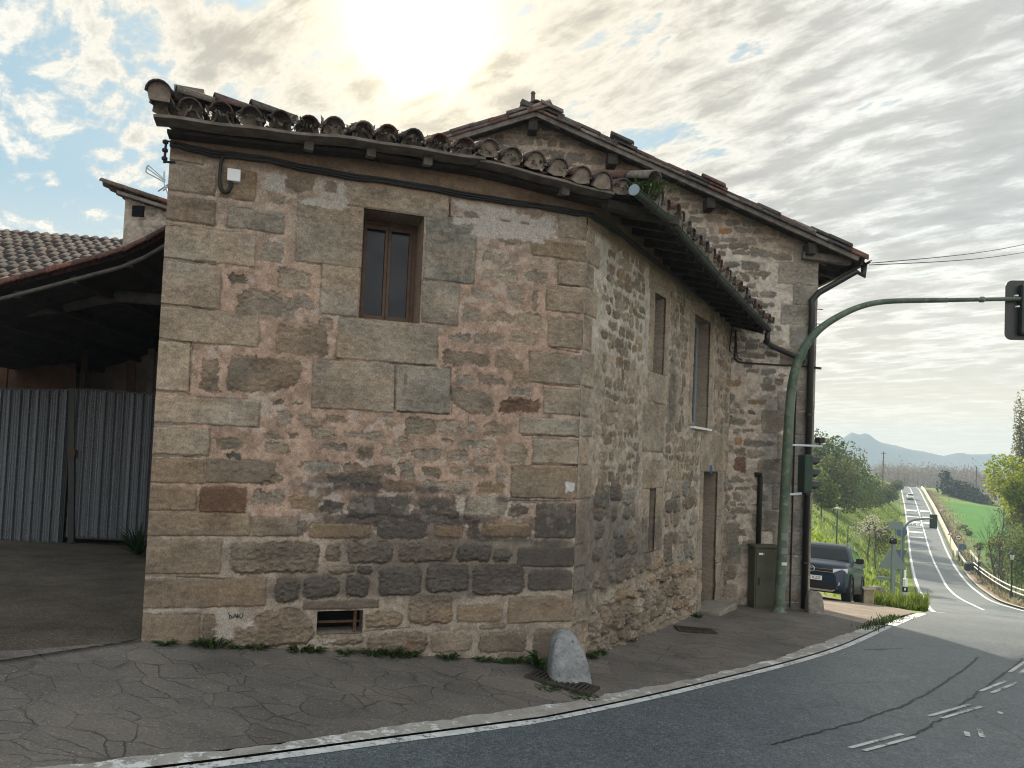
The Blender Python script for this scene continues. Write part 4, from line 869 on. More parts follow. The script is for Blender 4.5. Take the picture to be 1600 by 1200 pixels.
strip('edge_line', qf2, lambda q: pR(q)+.34, lambda q: pR(q)+.12, .010, M_PAINT2, 2)
qf3 = np.r_[np.arange(57, 60, .8), np.arange(60, 300, 2)]
strip('centre_line', qf3, lambda q: pC(q)+.10, lambda q: pC(q)-.10, .010, M_PAINT2, 2)
t = NT('scuffed_road_paint'); wr = t.math('ADD', t.math('MULTIPLY', t.noise(30, 6, .8), .65), t.math('MULTIPLY', t.noise(4, 3), .4)); cb = t.mix(t.ramp(wr, [(.44, (1,)*3), (.54, (0,)*3)]), (.5, .5, .48), (.06, .064, .066)); t.set(cb, .75); M_SCUFF = t.m
def gq(x, y): P = gp(x, y); return qp(P[0], P[1])
for (xa, ya, xb, yb) in ((1328, 1170, 1410, 1148), (1452, 1120, 1515, 1102), (1532, 1081, 1572, 1065), (1578, 1051, 1612, 1028), (1632, 1018, 1655, 1004)):
    a = gq(xa, ya); b = gq(xb, yb)
    for off in (0, -.10):
        q_ = np.linspace(a[0], b[0], 12); f = lambda q, o=off: np.interp(q, [a[0], b[0]], [a[1], b[1]])+o
        strip('centre_dash', q_, lambda q: f(q)+.022, lambda q: f(q)-.020, .009, M_SCUFF, 2)
for xa, ya, xb, yb in ((1490, 1146, 1532, 1150), (1548, 1112, 1578, 1118), (1520, 1149, 1545, 1145)):
    a = gq(xa, ya); b = gq(xb, yb); q_ = np.linspace(min(a[0], b[0])-.03, max(a[0], b[0])+.03, 6); pm = (a[1]+b[1])/2
    strip('paint_scuff', q_, lambda q: q*0+pm+.022, lambda q: q*0+pm-.022, .009, M_SCUFF, 2)
# sealed cracks
M_TAR = plain('crack_tar', (.012, .012, .013), .6)
for pts in ([(1205, 1165), (1260, 1150), (1340, 1128), (1420, 1100), (1470, 1072), (1530, 1028)], [(1395, 1165), (1440, 1143), (1490, 1110), (1525, 1085), (1560, 1060), (1600, 1030)], [(1350, 1016), (1410, 1014), (1470, 1022)]):
    P = np.array([gq(*p) for p in pts]); s = np.linspace(0, len(P)-1, 160); qq = np.interp(s, range(len(P)), P[:, 0]); pp = np.interp(s, range(len(P)), P[:, 1])+.06*fbm(s*6, s*0, 63, 4); wv_ = .008+.016*np.clip(fbm(s*9, s*0, 64, 3)+.2, 0, 1)
    V = np.stack([W(qq, pp+wv_, .008), W(qq, pp-wv_, .008)], 1); m = MB(); m.grid(V); prop(m.build('road_crack', M_TAR), kind='structure')
# speed bars and lettering on the far descent
def bar_on(q0, q1, a, b): strip('speed_bar', [q0, (q0+q1)/2, q1], lambda q: q*0+a, lambda q: q*0+b, .011, M_PAINT2, 4)
for y, full in ((797.5, 1), (807, 1), (815.5, 1), (823, 0), (831, 0), (839, 0)):
    q0, _ = gq(1425, y+1.0); q1, _ = gq(1425, y-1.0); l = float(pL(q0))-.4; bar_on(q0, q1, l, float(pC(q0))+.25)
    if full: bar_on(q0, q1, float(pC(q0))-.25, float(pR(q0))+.45)
q0, _ = gq(1425, 820.8); q1, _ = gq(1425, 817.8); l = float(pL(q0))
for k in range(4):
    a = l-.45-.6*k
    strip('road_letter', [q0, (q0+q1)/2, q1], lambda q: q*0+a, lambda q: q*0+a-.12, .011, M_PAINT2, 2)
    strip('road_letter', [q0, q0+(q1-q0)*.22], lambda q: q*0+a-.12, lambda q: q*0+a-.42, .011, M_PAINT2, 2)
    if k != 1: strip('road_letter', [q1-(q1-q0)*.22, q1], lambda q: q*0+a-.12, lambda q: q*0+a-.42, .011, M_PAINT2, 2)

# the ground sheet itself: dirt by the houses, turf banks, a bright green field, ploughed land beyond
qa = np.r_[-230, -225, -222, -220, -110, -60, -40, np.arange(-30, 30, .8), np.arange(30, 130, 1.5), np.arange(130, 320, 3.5), 340, 370, 410, 470, 560, 700, 900, 1300, 1750]
pa = np.r_[-1150, -1100, -1050, -1000, -600, -350, -200, -130, -90, -70, np.arange(-56, -8, 2.0), np.arange(-8, 18, .7), np.arange(18, 60, 2.5), 65, 80, 110, 160, 260, 450, 800, 1000, 1300]
Qg, Pg = np.meshgrid(qa, pa, indexing='ij'); V = W(Qg, Pg)
rd = ((Pg < pL(Qg)+1.2) & (Pg > pR(Qg)-1.2) & (Qg < 331)) | ((Qg > -14) & (Qg < 22.5) & (Pg > pR(Qg)-1) & (Pg < 10) & (V[..., 1] < 22))
V[..., 2] -= np.where(rd, .12, 0.0)
V[..., 2] += .10*fbm(Qg*.35, Pg*.35, 70, 4)*sstep(24, 34, Qg)*np.clip(np.maximum(Pg-pL(Qg)-1, pR(Qg)-1-Pg)/4, 0, 1)
dirt = np.array((.085, .068, .052)); turf = np.array((.14, .21, .045)); turf2 = np.array((.22, .28, .065)); field = np.array((.075, .22, .03)); straw = np.array((.21, .18, .11)); plough = np.array((.16, .125, .095)); far = np.array((.11, .115, .08))
n = fbm(Qg*.12, Pg*.12, 80, 5); nn = fbm(Qg*.8, Pg*.8, 84, 4)
C = np.tile(turf, Qg.shape+(1,)); k = sstep(-.12, .15, n+.5*nn)[..., None]; C = C*(1-k)+turf2*k
k = (sstep(24, 19.5, Qg))[..., None]; C = C*(1-k)+dirt*k
k = (sstep(-7.6, -8.8, Pg+1.2*n)*sstep(50, 62, Qg)*(1-sstep(205, 220, Qg+18*n)))[..., None]; C = C*(1-k)+field*k
k = (np.exp(-((Pg-pR(Qg)+1.7)/1.2)**2)*sstep(60, 80, Qg)*(1-sstep(230, 260, Qg)))[..., None]; C = C*(1-k)+straw*k
k = (sstep(222, 240, Qg+20*n)*sstep(-8, -14, Pg))[..., None]; C = C*(1-k)+plough*k
k = (sstep(255, 300, Qg))[..., None]; C = C*(1-k)+plough*k*.95
k = (sstep(500, 1200, np.hypot(Qg, Pg)))[..., None]; C = C*(1-k)+far*k
C = np.clip(C*(1+.35*nn)[..., None], .01, .8)
M_GROUND = vcol_mat('turf_and_dirt', (3.0, 24), .45, .9, .05, .95)
a, b = Qg.shape; ii, jj = np.meshgrid(np.arange(a-1), np.arange(b-1), indexing='ij'); ii = ii.ravel(); jj = jj.ravel()
prop(quads_mesh('ground', V.reshape(-1, 3), np.stack([ii*b+jj, (ii+1)*b+jj, (ii+1)*b+jj+1, ii*b+jj+1], 1)[:, ::-1], M_GROUND, None, True, C.reshape(-1, 3)), kind='structure')
# right-hand footpath beyond the dip, with its kerb
M_PATH = mottled('pinkish_path', (.22, .165, .135), (.33, .255, .21), 1.5, .9, 0, .3)
qp_ = np.r_[np.arange(44, 98, 1.0)]
strip('footpath', qp_, lambda q: pR(q)-.5, lambda q: pRail(q)+.15, .05, M_PATH, 4)
strip('kerb', qp_, lambda q: pR(q)-.30, lambda q: pR(q)-.52, .10, mottled('pale_kerb', (.40, .37, .32), (.56, .52, .46), 2, .9, 0, .2), 3)
# ------------------------------------------------------------------ things on the pavement
def rock(name, c, prof, mat, label, cat, yaw=0, lean=(0, 0), seed=1, n=26):
    """a dressed guard stone: rings (width, depth, height) with a worn, slightly lumpy skin"""
    m = MB(); vs = []; rs = np.random.RandomState(seed); ph = rs.rand(3)*6
    for w, d, h in prof:
        for j in range(n):
            t = 2*math.pi*j/n; ct, st = math.cos(t), math.sin(t); e = .48; x = math.copysign(abs(ct)**e, ct)*w/2; y = math.copysign(abs(st)**e, st)*d/2
            k = 1+.05*math.sin(3*t+ph[0]+h*7)+.035*math.sin(5*t+ph[1]-h*11)
            vs.append((x*k+lean[0]*h, y*k+lean[1]*h, h+.012*math.sin(2*t+ph[2])))
    k = len(prof); fs = [(i*n+j, i*n+(j+1) % n, (i+1)*n+(j+1) % n, (i+1)*n+j) for i in range(k-1) for j in range(n)]+[tuple((k-1)*n+j for j in range(n))]
    m.add(vs, fs); o = m.build(name, mat, smooth=True); o.location = c; o.rotation_euler = (0, 0, yaw)
    s = o.modifiers.new('Subdivision', 'SUBSURF'); s.levels = 1; s.render_levels = 2
    return prop(o, label, cat)
M_STONE = mottled('pale_guard_stone', (.14, .145, .147), (.31, .315, .318), 7, .95, 0, 1.0, 30, .03, c3=(.085, .08, .072))
M_STONE2 = mottled('brown_guard_stone', (.13, .115, .10), (.26, .235, .205), 10, .95, 0, .9, 40, .015, c3=(.35, .33, .31))
b1 = base(889, 7.25); yaw2 = math.atan2(U2[1], U2[0])
rock('guard_stone', b1-Z*.075, [(.42, .36, 0), (.41, .35, .10), (.37, .32, .26), (.30, .27, .40), (.20, .19, .50), (.08, .08, .545)], M_STONE, 'pale worn guard stone leaning against the corner of the house beside the road', 'guard stone', R_(12), (-.05, .22), 5)
b2 = base(1273, 12.7); rock('guard_stone', b2-Z*.05, [(.30, .26, 0), (.29, .26, .15), (.27, .24, .30), (.22, .2, .40), (.10, .1, .44)], M_STONE2, 'small grey guard stone at the foot of the black downpipe near the parked car', 'guard stone', R_(-8), (-.03, .12), 9)
# iron covers
M_GRATE = mottled('rusty_grate', (.03, .026, .022), (.075, .06, .048), 18, .85, .3, .3)
def grate(px, label, yaw, w, l):
    P = gp(*px); m = MB(); u = az(yaw); v = np.array([u[1], -u[0], 0.])
    def up(p): return np.array([p[0], p[1], gz(p[0], p[1])+.028])
    root = thing('drain_grate', P, label, 'drain')
    m = MB()
    for s in (-1, 1):
        m.bar(up(P+u*l/2*s-v*w/2), up(P+u*l/2*s+v*w/2), .04, .026); m.bar(up(P+v*(w/2-.02)*s-u*l/2), up(P+v*(w/2-.02)*s+u*l/2), .04, .026)
    m.build('frame', M_GRATE, root)
    m = MB(); n = int(l/.042)
    for i in range(1, n): c = P-u*l/2+u*l*i/n; m.bar(up(c-v*w/2), up(c+v*w/2), .024, .018)
    m.build('grille', M_GRATE, root); m = MB(); m.bar(up(P-u*l/2)-Z*.009, up(P+u*l/2)-Z*.009, w, .004); m.build('sump', M_VOID, root); return P
grate((878, 1071), 'long mossy iron drain grate in front of the pale guard stone', 116, .30, .62)
grate((1086, 988), 'small rusted iron drain cover in the pavement near the street door', 88, .26, .48)
# weeds along the wall foot
M_WEED = leaf_mat('weed_leaf', (.020, .045, .010), (.055, .10, .022), .35, 6)
def leafy(name, c, n, h, spread, mat, lw=.018, seed=0, ll=.09, droop=.5, parent=None):
    rs = np.random.RandomState(seed); V = []; Q = []
    for i in range(n):
        a = rs.rand()*2*math.pi; r = spread*rs.rand()**.7; b = np.array([math.cos(a)*r, math.sin(a)*r, 0]); out = np.array([math.cos(a), math.sin(a), 0]); L = ll*(.6+.8*rs.rand()); sd = np.array([-out[1], out[0], 0]); w = lw*(.6+.8*rs.rand()); hh = h*(.3+.7*rs.rand()); o = len(V)
        mid = b+out*L*.5+Z*hh*.8; tip = b+out*L+Z*(hh*(1-droop*rs.rand()))
        V += [b-sd*w*.3, b+sd*w*.3, mid+sd*w, mid-sd*w, tip+sd*w*.15, tip-sd*w*.15]; Q += [(o, o+1, o+2, o+3), (o+3, o+2, o+4, o+5)]
    ob = quads_mesh(name, np.array(V)+(0 if parent is not None else 0), np.array(Q), mat, None, False); ob.location = c; return ob
wl = [(262, 1012, .05), (318, 1016, .09), (336, 1012, .10), (375, 1026, .04), (402, 1028, .05), (468, 1027, .08), (492, 1030, .06), (540, 1032, .05), (583, 1027, .10), (612, 1033, .11), (640, 1034, .09), (697, 1034, .08), (752, 1041, .05), (780, 1042, .04), (803, 1042, .07), (830, 1045, .05)]
for i, (x, y, h) in enumerate(wl):
    s, z = f1(x, y); P = p1(s, 0, .05); P[2] = gz(P[0], P[1])+.01
    prop(leafy('weed_tuft', P, 70, h, .045+.4*h, M_WEED, .010, 50+i, .05+.3*h), 'little dark green weed tuft growing where the gable wall meets the pavement', 'weed', 'weed tufts along the foot of the gable wall')
for i, (x, y, h) in enumerate([(925, 1030, .08), (938, 1024, .06), (985, 1003, .05), (1090, 966, .07)]):
    P = gp(x, y); prop(leafy('weed_tuft', P+Z*.01, 50, h, .05, M_WEED, .010, 80+i, .06), 'little weed tuft growing at the foot of the long street wall', 'weed', 'weed tufts along the foot of the street wall')
P = gp(846, 1049); dk = leafy('dock_plant', P+Z*.01, 16, .22, .04, M_WEED, .03, 91, .16, .3); prop(dk, 'broad leaved dock plant sprouting beside the pale guard stone', 'plant')
for i, (x, y) in enumerate([(905, 1066), (858, 1077), (912, 1092)]):
    P = gp(x, y); prop(leafy('grate_moss', P+Z*.012, 110, .03, .12, M_WEED, .008, 95+i, .04), 'low green moss growing round the edges of the long drain grate', 'moss', 'moss round the drain grate')
rs = np.random.RandomState(5); V = []; Q = []
for i in range(500):
    q = 12.2+rs.rand()*3.2; p = float(pL(q))+.12+.10*rs.randn()*.8; b = W(np.array(q), np.array(p), .01); a = rs.rand()*6.28; o = len(V); d = np.array([math.cos(a), math.sin(a), 0])*.03; sd = np.array([-d[1], d[0], 0])*.2; V += [b-sd, b+sd, b+d+Z*(.03+.05*rs.rand())+sd*.2, b+d+Z*.04-sd*.2]; Q.append((o, o+1, o+2, o+3))
prop(quads_mesh('grass', V, Q, M_WEED, None, False), kind='stuff')

_g = p2(.05, gut(.05)+.05, O2+.05); prop(leafy('gutter_weed', _g, 110, .16, .22, M_WEED, .012, 98, .09), 'scruffy weed growing out of the gutter end at the roof corner', 'weed')
# electricity cabinet
M_CAB = mottled('green_grey_cabinet', (.058, .060, .036), (.082, .082, .052), 4, .6, .0, .1)
P = gp(1183, 953); P = p3(f3(1186, 880)[0], 0, .22); P[2] = gz(P[0], P[1]); cab = thing('electric_cabinet', P, 'olive green steel electricity cabinet standing against the rubble wall', 'cabinet')
kz = 12.7/1150; wC = 40*kz; hC = 1.07
m = MB(); m.box(P+Z*hC/2, wC, .30, hC, U3, N3, Z); m.build('body', M_CAB, cab, bevel=.01)
m = MB(); m.prism([P-U3*(wC/2+.02)-N3*.17+Z*hC, P+U3*(wC/2+.02)-N3*.17+Z*hC, P+U3*(wC/2+.02)+N3*.18+Z*(hC-.0), P-U3*(wC/2+.02)+N3*.18+Z*(hC-.0)], Z*.035); m.build('lid', M_CAB, cab, bevel=.008)
m = MB(); m.box(P+Z*(hC/2+.02)+N3*.158, wC-.05, .014, hC-.12, U3, N3, Z); dr = m.build('door', M_CAB, cab, bevel=.005)
m = MB(); m.box(P+Z*.50+N3*.170-U3*(wC/2-.07), .03, .016, .13, U3, N3, Z); m.build('handle', M_BLACK, dr, world=False)
m = MB(); m.box(P+Z*.965+N3*.167-U3*(wC/2-.11), .10, .004, .035, U3, N3, Z); m.build('sticker', M_WHITE, dr, world=False)
m = MB(); m.box(P+Z*.965+N3*.170-U3*(wC/2-.145), .025, .004, .035, U3, N3, Z); m.build('sticker', plain('red_print', (.5, .03, .03), .5), dr, world=False)

# traffic light on its bent mast
M_MAST = mottled('green_painted_mast', (.045, .075, .05), (.12, .15, .105), 4, .5, 0, .25, c3=(.20, .21, .175), spots=.60)
M_SIGB = plain('signal_black', (.012, .012, .013), .4); M_SIGG = mottled('signal_green', (.02, .04, .028), (.03, .055, .038), 8, .5, 0, .05)
D = 12.35; P = base(1217, D); tlr = thing('traffic_light', P, 'green traffic light mast bending out over the road from the house wall', 'traffic light')
pts = [P+Z*-.05]+[at_depth(x, y, D) for x, y in ((1221, 880), (1225, 800), (1229, 720), (1233, 650), (1236, 612), (1241, 582), (1250, 556), (1263, 533), (1281, 513), (1303, 498), (1330, 484), (1356, 475), (1385, 470.5), (1430, 469.5), (1480, 469))]
Pp = np.array(pts); s_ = np.linspace(0, len(Pp)-1, 60); cr = np.stack([np.interp(s_, range(len(Pp)), Pp[:, i]) for i in range(3)], 1)
for _ in range(3): cr[1:-1] = (cr[:-2]+2*cr[1:-1]+cr[2:])/4
m = MB(); r = np.interp(np.linspace(0, 1, 60), [0, .02, .45, .75, 1], [.085, .083, .075, .050, .042]); m.tube(cr, r, 16); ml = m.build('mast', M_MAST, tlr, smooth=True)
m = MB(); a_ = at_depth(1478, 469, D); e_ = at_depth(1640, 466, D); m.tube([a_, e_], [.036, .030], 14); m.lathe(at_depth(1534, 468, D), [(.038, -.035), (.05, -.03), (.05, .03), (.038, .035)], 14, axis=(e_-a_)); m.build('arm', M_MAST, tlr, smooth=True)
m = MB(); m.lathe(P, [(.13, -.02), (.13, .03), (.10, .05), (.09, .12)], 18); m.build('base', M_MAST, ml, world=False)
def signal_head(root, c, fw, sd, w, h, housing, name='signal_head', back=None, matb=None):
    """three-lamp head: housing, hooded lenses, optional backing board"""
    m = MB(); m.box(c, w, .16, h, sd, fw, Z); hd = m.build(name, housing, root, bevel=.03)
    for i, (cc, nm) in enumerate(((( .10, .008, .008), 'red_lens'), ((.10, .055, .008), 'amber_lens'), ((.008, .05, .025), 'green_lens'))):
        k = c+Z*h*(.32-.32*i)+fw*.082; r = min(w, h/3)*.36
        m = MB(); m.lathe(k, [(r, 0), (r*.9, .012), (r*.5, .022), (.001, .026)], 18, axis=fw); m.build('lens', plain('lens_'+nm, cc, .15), hd, world=False, smooth=True)
        m = MB(); A = np.linspace(R_(-35), R_(215), 15); g = []
        for rr in (r*1.12, r*1.12-.006): g.append([[k+sd*math.cos(a)*rr+Z*math.sin(a)*rr, k+fw*(.15+.10*math.sin(a))*r/.1+sd*math.cos(a)*rr+Z*math.sin(a)*rr] for a in A])
        m.grid(g[0]); m.grid(g[1]); m.build('visor', M_SIGB, hd, world=False, smooth=True)
    if back is not None:
        bw, bh, rad = back; pl = []
        for sx, sz, a0 in ((1, 1, 0), (-1, 1, 90), (-1, -1, 180), (1, -1, 270)):
            for a in np.linspace(a0, a0+90, 7): pl.append(c+fw*.05+sd*(sx*(bw/2-rad)+rad*math.cos(R_(a)))+Z*(sz*(bh/2-rad)+rad*math.sin(R_(a))))
        m = MB(); m.prism(pl, fw*.012); m.build('backing_board', matb or M_SIGB, hd, world=False)
    return hd
kz = D/1150; cS = at_depth(1610, 484, D)
signal_head(tlr, cS, az(8), np.array([math.cos(R_(8)), -math.sin(R_(8)), 0]), .34, .86, M_SIGB, back=(.74, 1.02, .11))
for _x, _y in ((1588, 462), (1590, 479)): m = MB(); m.box(at_depth(_x, _y, D-.2), .05, .04, .022); m.build('clamp', plain('bare_steel', (.5, .5, .5), .35, .8), tlr)
# side signal
cs = at_depth(1258, 740, D+.02); rt = az(78); signal_head(tlr, cs, rt, np.array([rt[1], -rt[0], 0]), .22, .64, M_SIGG, 'side_signal')
m = MB(); m.bar(at_depth(1228, 773, D), at_depth(1252, 771, D), .05, .04); m.bar(at_depth(1228, 695, D), at_depth(1285, 697, D), .035, .035); m.build('bracket', plain('pale_steel_arm', (.40, .45, .50), .35, .6), tlr, bevel=.005)
m = MB(); c = at_depth(1281, 688, D); m.box(c, .10, .14, .09, rt, np.array([rt[1], -rt[0], 0]), Z); m.cyl(c-Z*.04, c-Z*.10, .015); m.build('detector', M_BLACK, tlr, bevel=.01)
for y, h in ((838, .12), (880, .05), (860, .1)):
    c = at_depth(1222 if y > 850 else 1224, y, D-.085); m = MB(); A = np.linspace(-.7, .7, 6); m.grid([[at_depth(1222.5+(870-y)*.04, y, D)+np.array([math.sin(a)*.086, -math.cos(a)*.086, dz]) for dz in (-h/2, h/2)] for a in A]); m.build('sticker', plain('peeling_sticker' if h > .06 else 'white_dab', (.16, .18, .15) if h > .06 else (.6, .58, .5), .7), ml, world=False)
# conduit beside the mast and two wires leaving the gable
q = p3(f3(1237, 800)[0], 0, .03); m = MB(); m.tube([np.array([q[0], q[1], -2.5]), np.array([q[0], q[1], f3(1237, 560)[1]])], .013, 6); m.build('conduit', M_CABLE, gab)
for i, ((x0, y0), (x1, y1), lb) in enumerate([((1362, 411), (1640, 372), 'upper thin overhead wire running from the gabled house eave into the sky'), ((1358, 414), (1640, 386), 'lower thin overhead wire running from the gabled house eave into the sky')]):
    a = px_on3(x0, y0, .1); b = at_depth(x1, y1, 26); T_ = np.linspace(0, 1, 24)[:, None]; L = a*(1-T_)+b*T_; L[:, 2] -= .12*np.sin(np.pi*T_[:, 0]); m = MB(); m.tube(L, .009, 6); prop(m.build('overhead_wire', M_CABLE), lb, 'wire')
# ------------------------------------------------------------------ yard beside the corner house: lean-to, gate, roofs beyond
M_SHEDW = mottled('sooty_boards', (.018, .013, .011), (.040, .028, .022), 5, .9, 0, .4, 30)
M_LOG = mottled('bleached_log', (.05, .045, .04), (.105, .096, .088), 6, .9, 0, .4, 40)
DG = 12.6; DF = 9.4
fr = [at_depth(x, y, DF) for x, y in ((-260, 515), (-120, 484), (0, 446), (70, 428), (130, 412), (190, 396), (225, 381), (258, 362), (300, 338))]
gl = base(-170, DG); gr_ = at_depth(262, 845, DG)
shed = thing('lean_to_shed', (fr[4][0], 13.0, gz(fr[4][0], 13.0)), 'dark open lean-to shed with a drooping red tile roof above the metal gate', 'shed')
BD = np.array([-.05, 1.0, 0]); Lr = 6.6
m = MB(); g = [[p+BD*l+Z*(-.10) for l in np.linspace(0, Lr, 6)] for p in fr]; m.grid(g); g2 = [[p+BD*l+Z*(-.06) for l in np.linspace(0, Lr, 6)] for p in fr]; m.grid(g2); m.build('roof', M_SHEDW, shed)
ts = Tiles([(.13, .052, .040), (.10, .046, .038), (.08, .044, .038), (.15, .062, .046)])
frA = np.array(fr); dd_ = np.r_[0, np.cumsum(np.linalg.norm(np.diff(frA, axis=0), axis=1))]
def frp(s): return np.array([np.interp(s, dd_, frA[:, i]) for i in range(3)])
for ci in range(5):
    for s in np.arange(.1, dd_[-1]-.3, .34):
        a = frp(s); b = frp(s+.4); up = (b-a)/np.linalg.norm(b-a); sd = BD/np.linalg.norm(BD); nr = np.cross(up, sd); nr = nr if nr[2] > 0 else -nr
        P = a+BD*(.07+.23*ci); ts.tile(P+nr*.0, up+nr*.04, sd, nr, .46, .098, .08, True); ts.tile(P+BD*.115+nr*.05, up+nr*.03, sd, nr, .46, .1, .085, False)
g = np.array([[frp(s)+BD*l+Z*.02 for l in np.linspace(1.1, Lr, 8)] for s in np.linspace(0, dd_[-1], 30)]); a, b = g.shape[:2]; ii, jj = np.meshgrid(np.arange(a-1), np.arange(b-1), indexing='ij'); ii = ii.ravel(); jj = jj.ravel()
ts.V.append(g.reshape(-1, 3)); ts.Q.append(np.stack([ii*b+jj, (ii+1)*b+jj, (ii+1)*b+jj+1, ii*b+jj+1], 1)+ts.n); ts.C.append(np.tile((.13, .055, .042), (a*b, 1))); ts.n += a*b
ts.build('roof_tile', shed)
m = MB(); m.tube([p+Z*-.16+np.array([0, .05, 0]) for p in fr], .028, 8); m.build('rafter', M_LOG, shed, smooth=True)
m = MB(); m.tube([at_depth(x, y, DF+1.1) for x, y in ((-150, 494), (0, 489), (60, 484), (110, 477), (150, 468), (185, 463), (225, 466), (262, 469))], .085, 10); m.build('tie_beam', M_LOG, shed, smooth=True)
m = MB(); m.tube([at_depth(x, y, DF+.9) for x, y in ((-150, 508), (0, 482), (90, 470), (170, 447), (258, 418))], .022, 8); m.build('rafter', M_LOG, shed, smooth=True)
m = MB(); m.tube([at_depth(x, y, DG+.25) for x, y in ((137, 512), (133, 560), (130, 606), (128, 840))], .06, 8); m.build('post', M_SHEDW, shed)
for k in range(6):
    m = MB(); a = frp(.9+k*.75); m.bar(a-Z*.15+BD*.05, a-Z*.15+BD*Lr, .09, .11); m.build('joist', M_SHEDW, shed)
xl, xr = fr[0][0], fr[-1][0]; yb = DG+3.4
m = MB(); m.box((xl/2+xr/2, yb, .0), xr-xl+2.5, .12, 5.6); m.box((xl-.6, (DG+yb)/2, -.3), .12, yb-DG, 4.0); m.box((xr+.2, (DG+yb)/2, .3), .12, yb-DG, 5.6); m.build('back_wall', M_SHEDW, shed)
# the corrugated gate in two leaves
M_GALV = mottled('weathered_galvanised', (.075, .084, .096), (.19, .205, .225), 40, .5, .5, .2, 60, .005, c3=(.06, .05, .045), spots=.57)
def gpx(x, y): return at_depth(x, y, DG)
gate = thing('metal_gate', (gpx(118, 845)[0], DG, gpx(118, 845)[2]-.05), 'corrugated grey metal double gate closing the dark shed beside the house', 'gate')
for x0, x1 in ((-190, 110), (119, 243)):
    a, b = gpx(x0, 607 if x0 < 0 else 608), gpx(x1, 610 if x0 < 0 else 617); zb = gpx((x0+x1)/2, 842)[2]; n = int((b[0]-a[0])/.012); g = []
    for i in range(n+1):
        x = a[0]+(b[0]-a[0])*i/n; ph = (i*.012) % .16; w = .028*(1 if ph < .05 else 0)+.010*math.cos(i*.012*2*math.pi/.053); zt = a[2]+(b[2]-a[2])*i/n; g.append([(x, DG-w, zb), (x, DG-w, (zb+zt)/2), (x, DG-w, zt)])
    m = MB(); m.grid(g); lf = m.build('leaf', M_GALV, gate)
    m = MB(); zt = (a[2]+b[2])/2
    for p, q in (((a[0], zb), (b[0], zb)), ((a[0], a[2]), (b[0], b[2])), ((a[0], zb), (a[0], a[2])), ((b[0], zb), (b[0], b[2]))): m.bar((p[0], DG+.03, p[1]), (q[0], DG+.03, q[1]+1e-4), .05, .05, (0, 1, 0.01))
    m.build('frame', M_BLACK, lf, world=False)
m = MB(); m.bar(gpx(114.5, 607)+np.array([0, -.02, 0]), gpx(112.5, 848)+np.array([0, -.02, 0]), .10, .05, (0, 1, 0)); mm = m.build('meeting_stile', M_BLACK, gate)
m = MB(); c = gpx(118, 708)+np.array([0, -.07, 0]); m.box(c, .09, .05, .12); m.bar(c+Z*.0-np.array([.09, .02, 0]), c-np.array([-.06, .02, 0]), .02, .02); m.build('latch', mottled('rusty_iron', (.05, .03, .02), (.1, .055, .03), 20, .9), gate)
# timber and sheets stacked in the shed
M_TIMB = mottled('reddish_timber', (.04, .02, .012), (.085, .042, .026), 5, .85, 0, .3)
for i, (x0, y0, x1, y1, w, lb) in enumerate([(50, 575, 52, 640, .8, 'wide reddish board leaning inside the dark shed above the gate'), (88, 570, 90, 640, .7, 'broad brown board leaning in the shed beside its post'), (8, 540, -8, 640, .14, 'thin plank leaning in the darkest end of the shed'), (18, 585, 12, 640, .12, 'short post end standing among the shed boards'), (205, 565, 198, 640, .16, 'narrow red plank leaning in the shed near the house wall'), (237, 545, 222, 640, .12, 'pale pole leaning on the house end of the shed')]):
    m = MB(); a = at_depth(x0, y0, DG+.55); b = at_depth(x1, y1+200, DG+.35); m.bar(a, b, w, .03, (0, 1, 0)); prop(m.build('plank', M_TIMB if i < 5 else M_LOG), lb, 'board')
# spiky plant at the house corner
sp_p = at_depth(216, 858, 11.4); sp_p[2] = gz(sp_p[0], sp_p[1]); rs = np.random.RandomState(8); V = []; Q = []
for i in range(70):
    a = rs.rand()*6.28; el = .3+1.1*rs.rand(); L = .35+.3*rs.rand(); d = np.array([math.cos(a)*math.cos(el), math.sin(a)*math.cos(el), math.sin(el)]); s_ = np.array([-math.sin(a), math.cos(a), 0])*.02; o = len(V); b = np.array([0, 0, .05])
    V += [b-s_, b+s_, b+d*L*.6+s_*.8, b+d*L*.6-s_*.8, b+d*L-Z*.08+s_*.1, b+d*L-Z*.08-s_*.1]; Q += [(o, o+1, o+2, o+3), (o+3, o+2, o+4, o+5)]
yu = quads_mesh('spiky_plant', V, Q, leaf_mat('yucca_leaf', (.012, .03, .012), (.03, .06, .02), .25), None, False); yu.location = sp_p; prop(yu, 'dark spiky leaved plant between the metal gate and the corner house', 'plant')
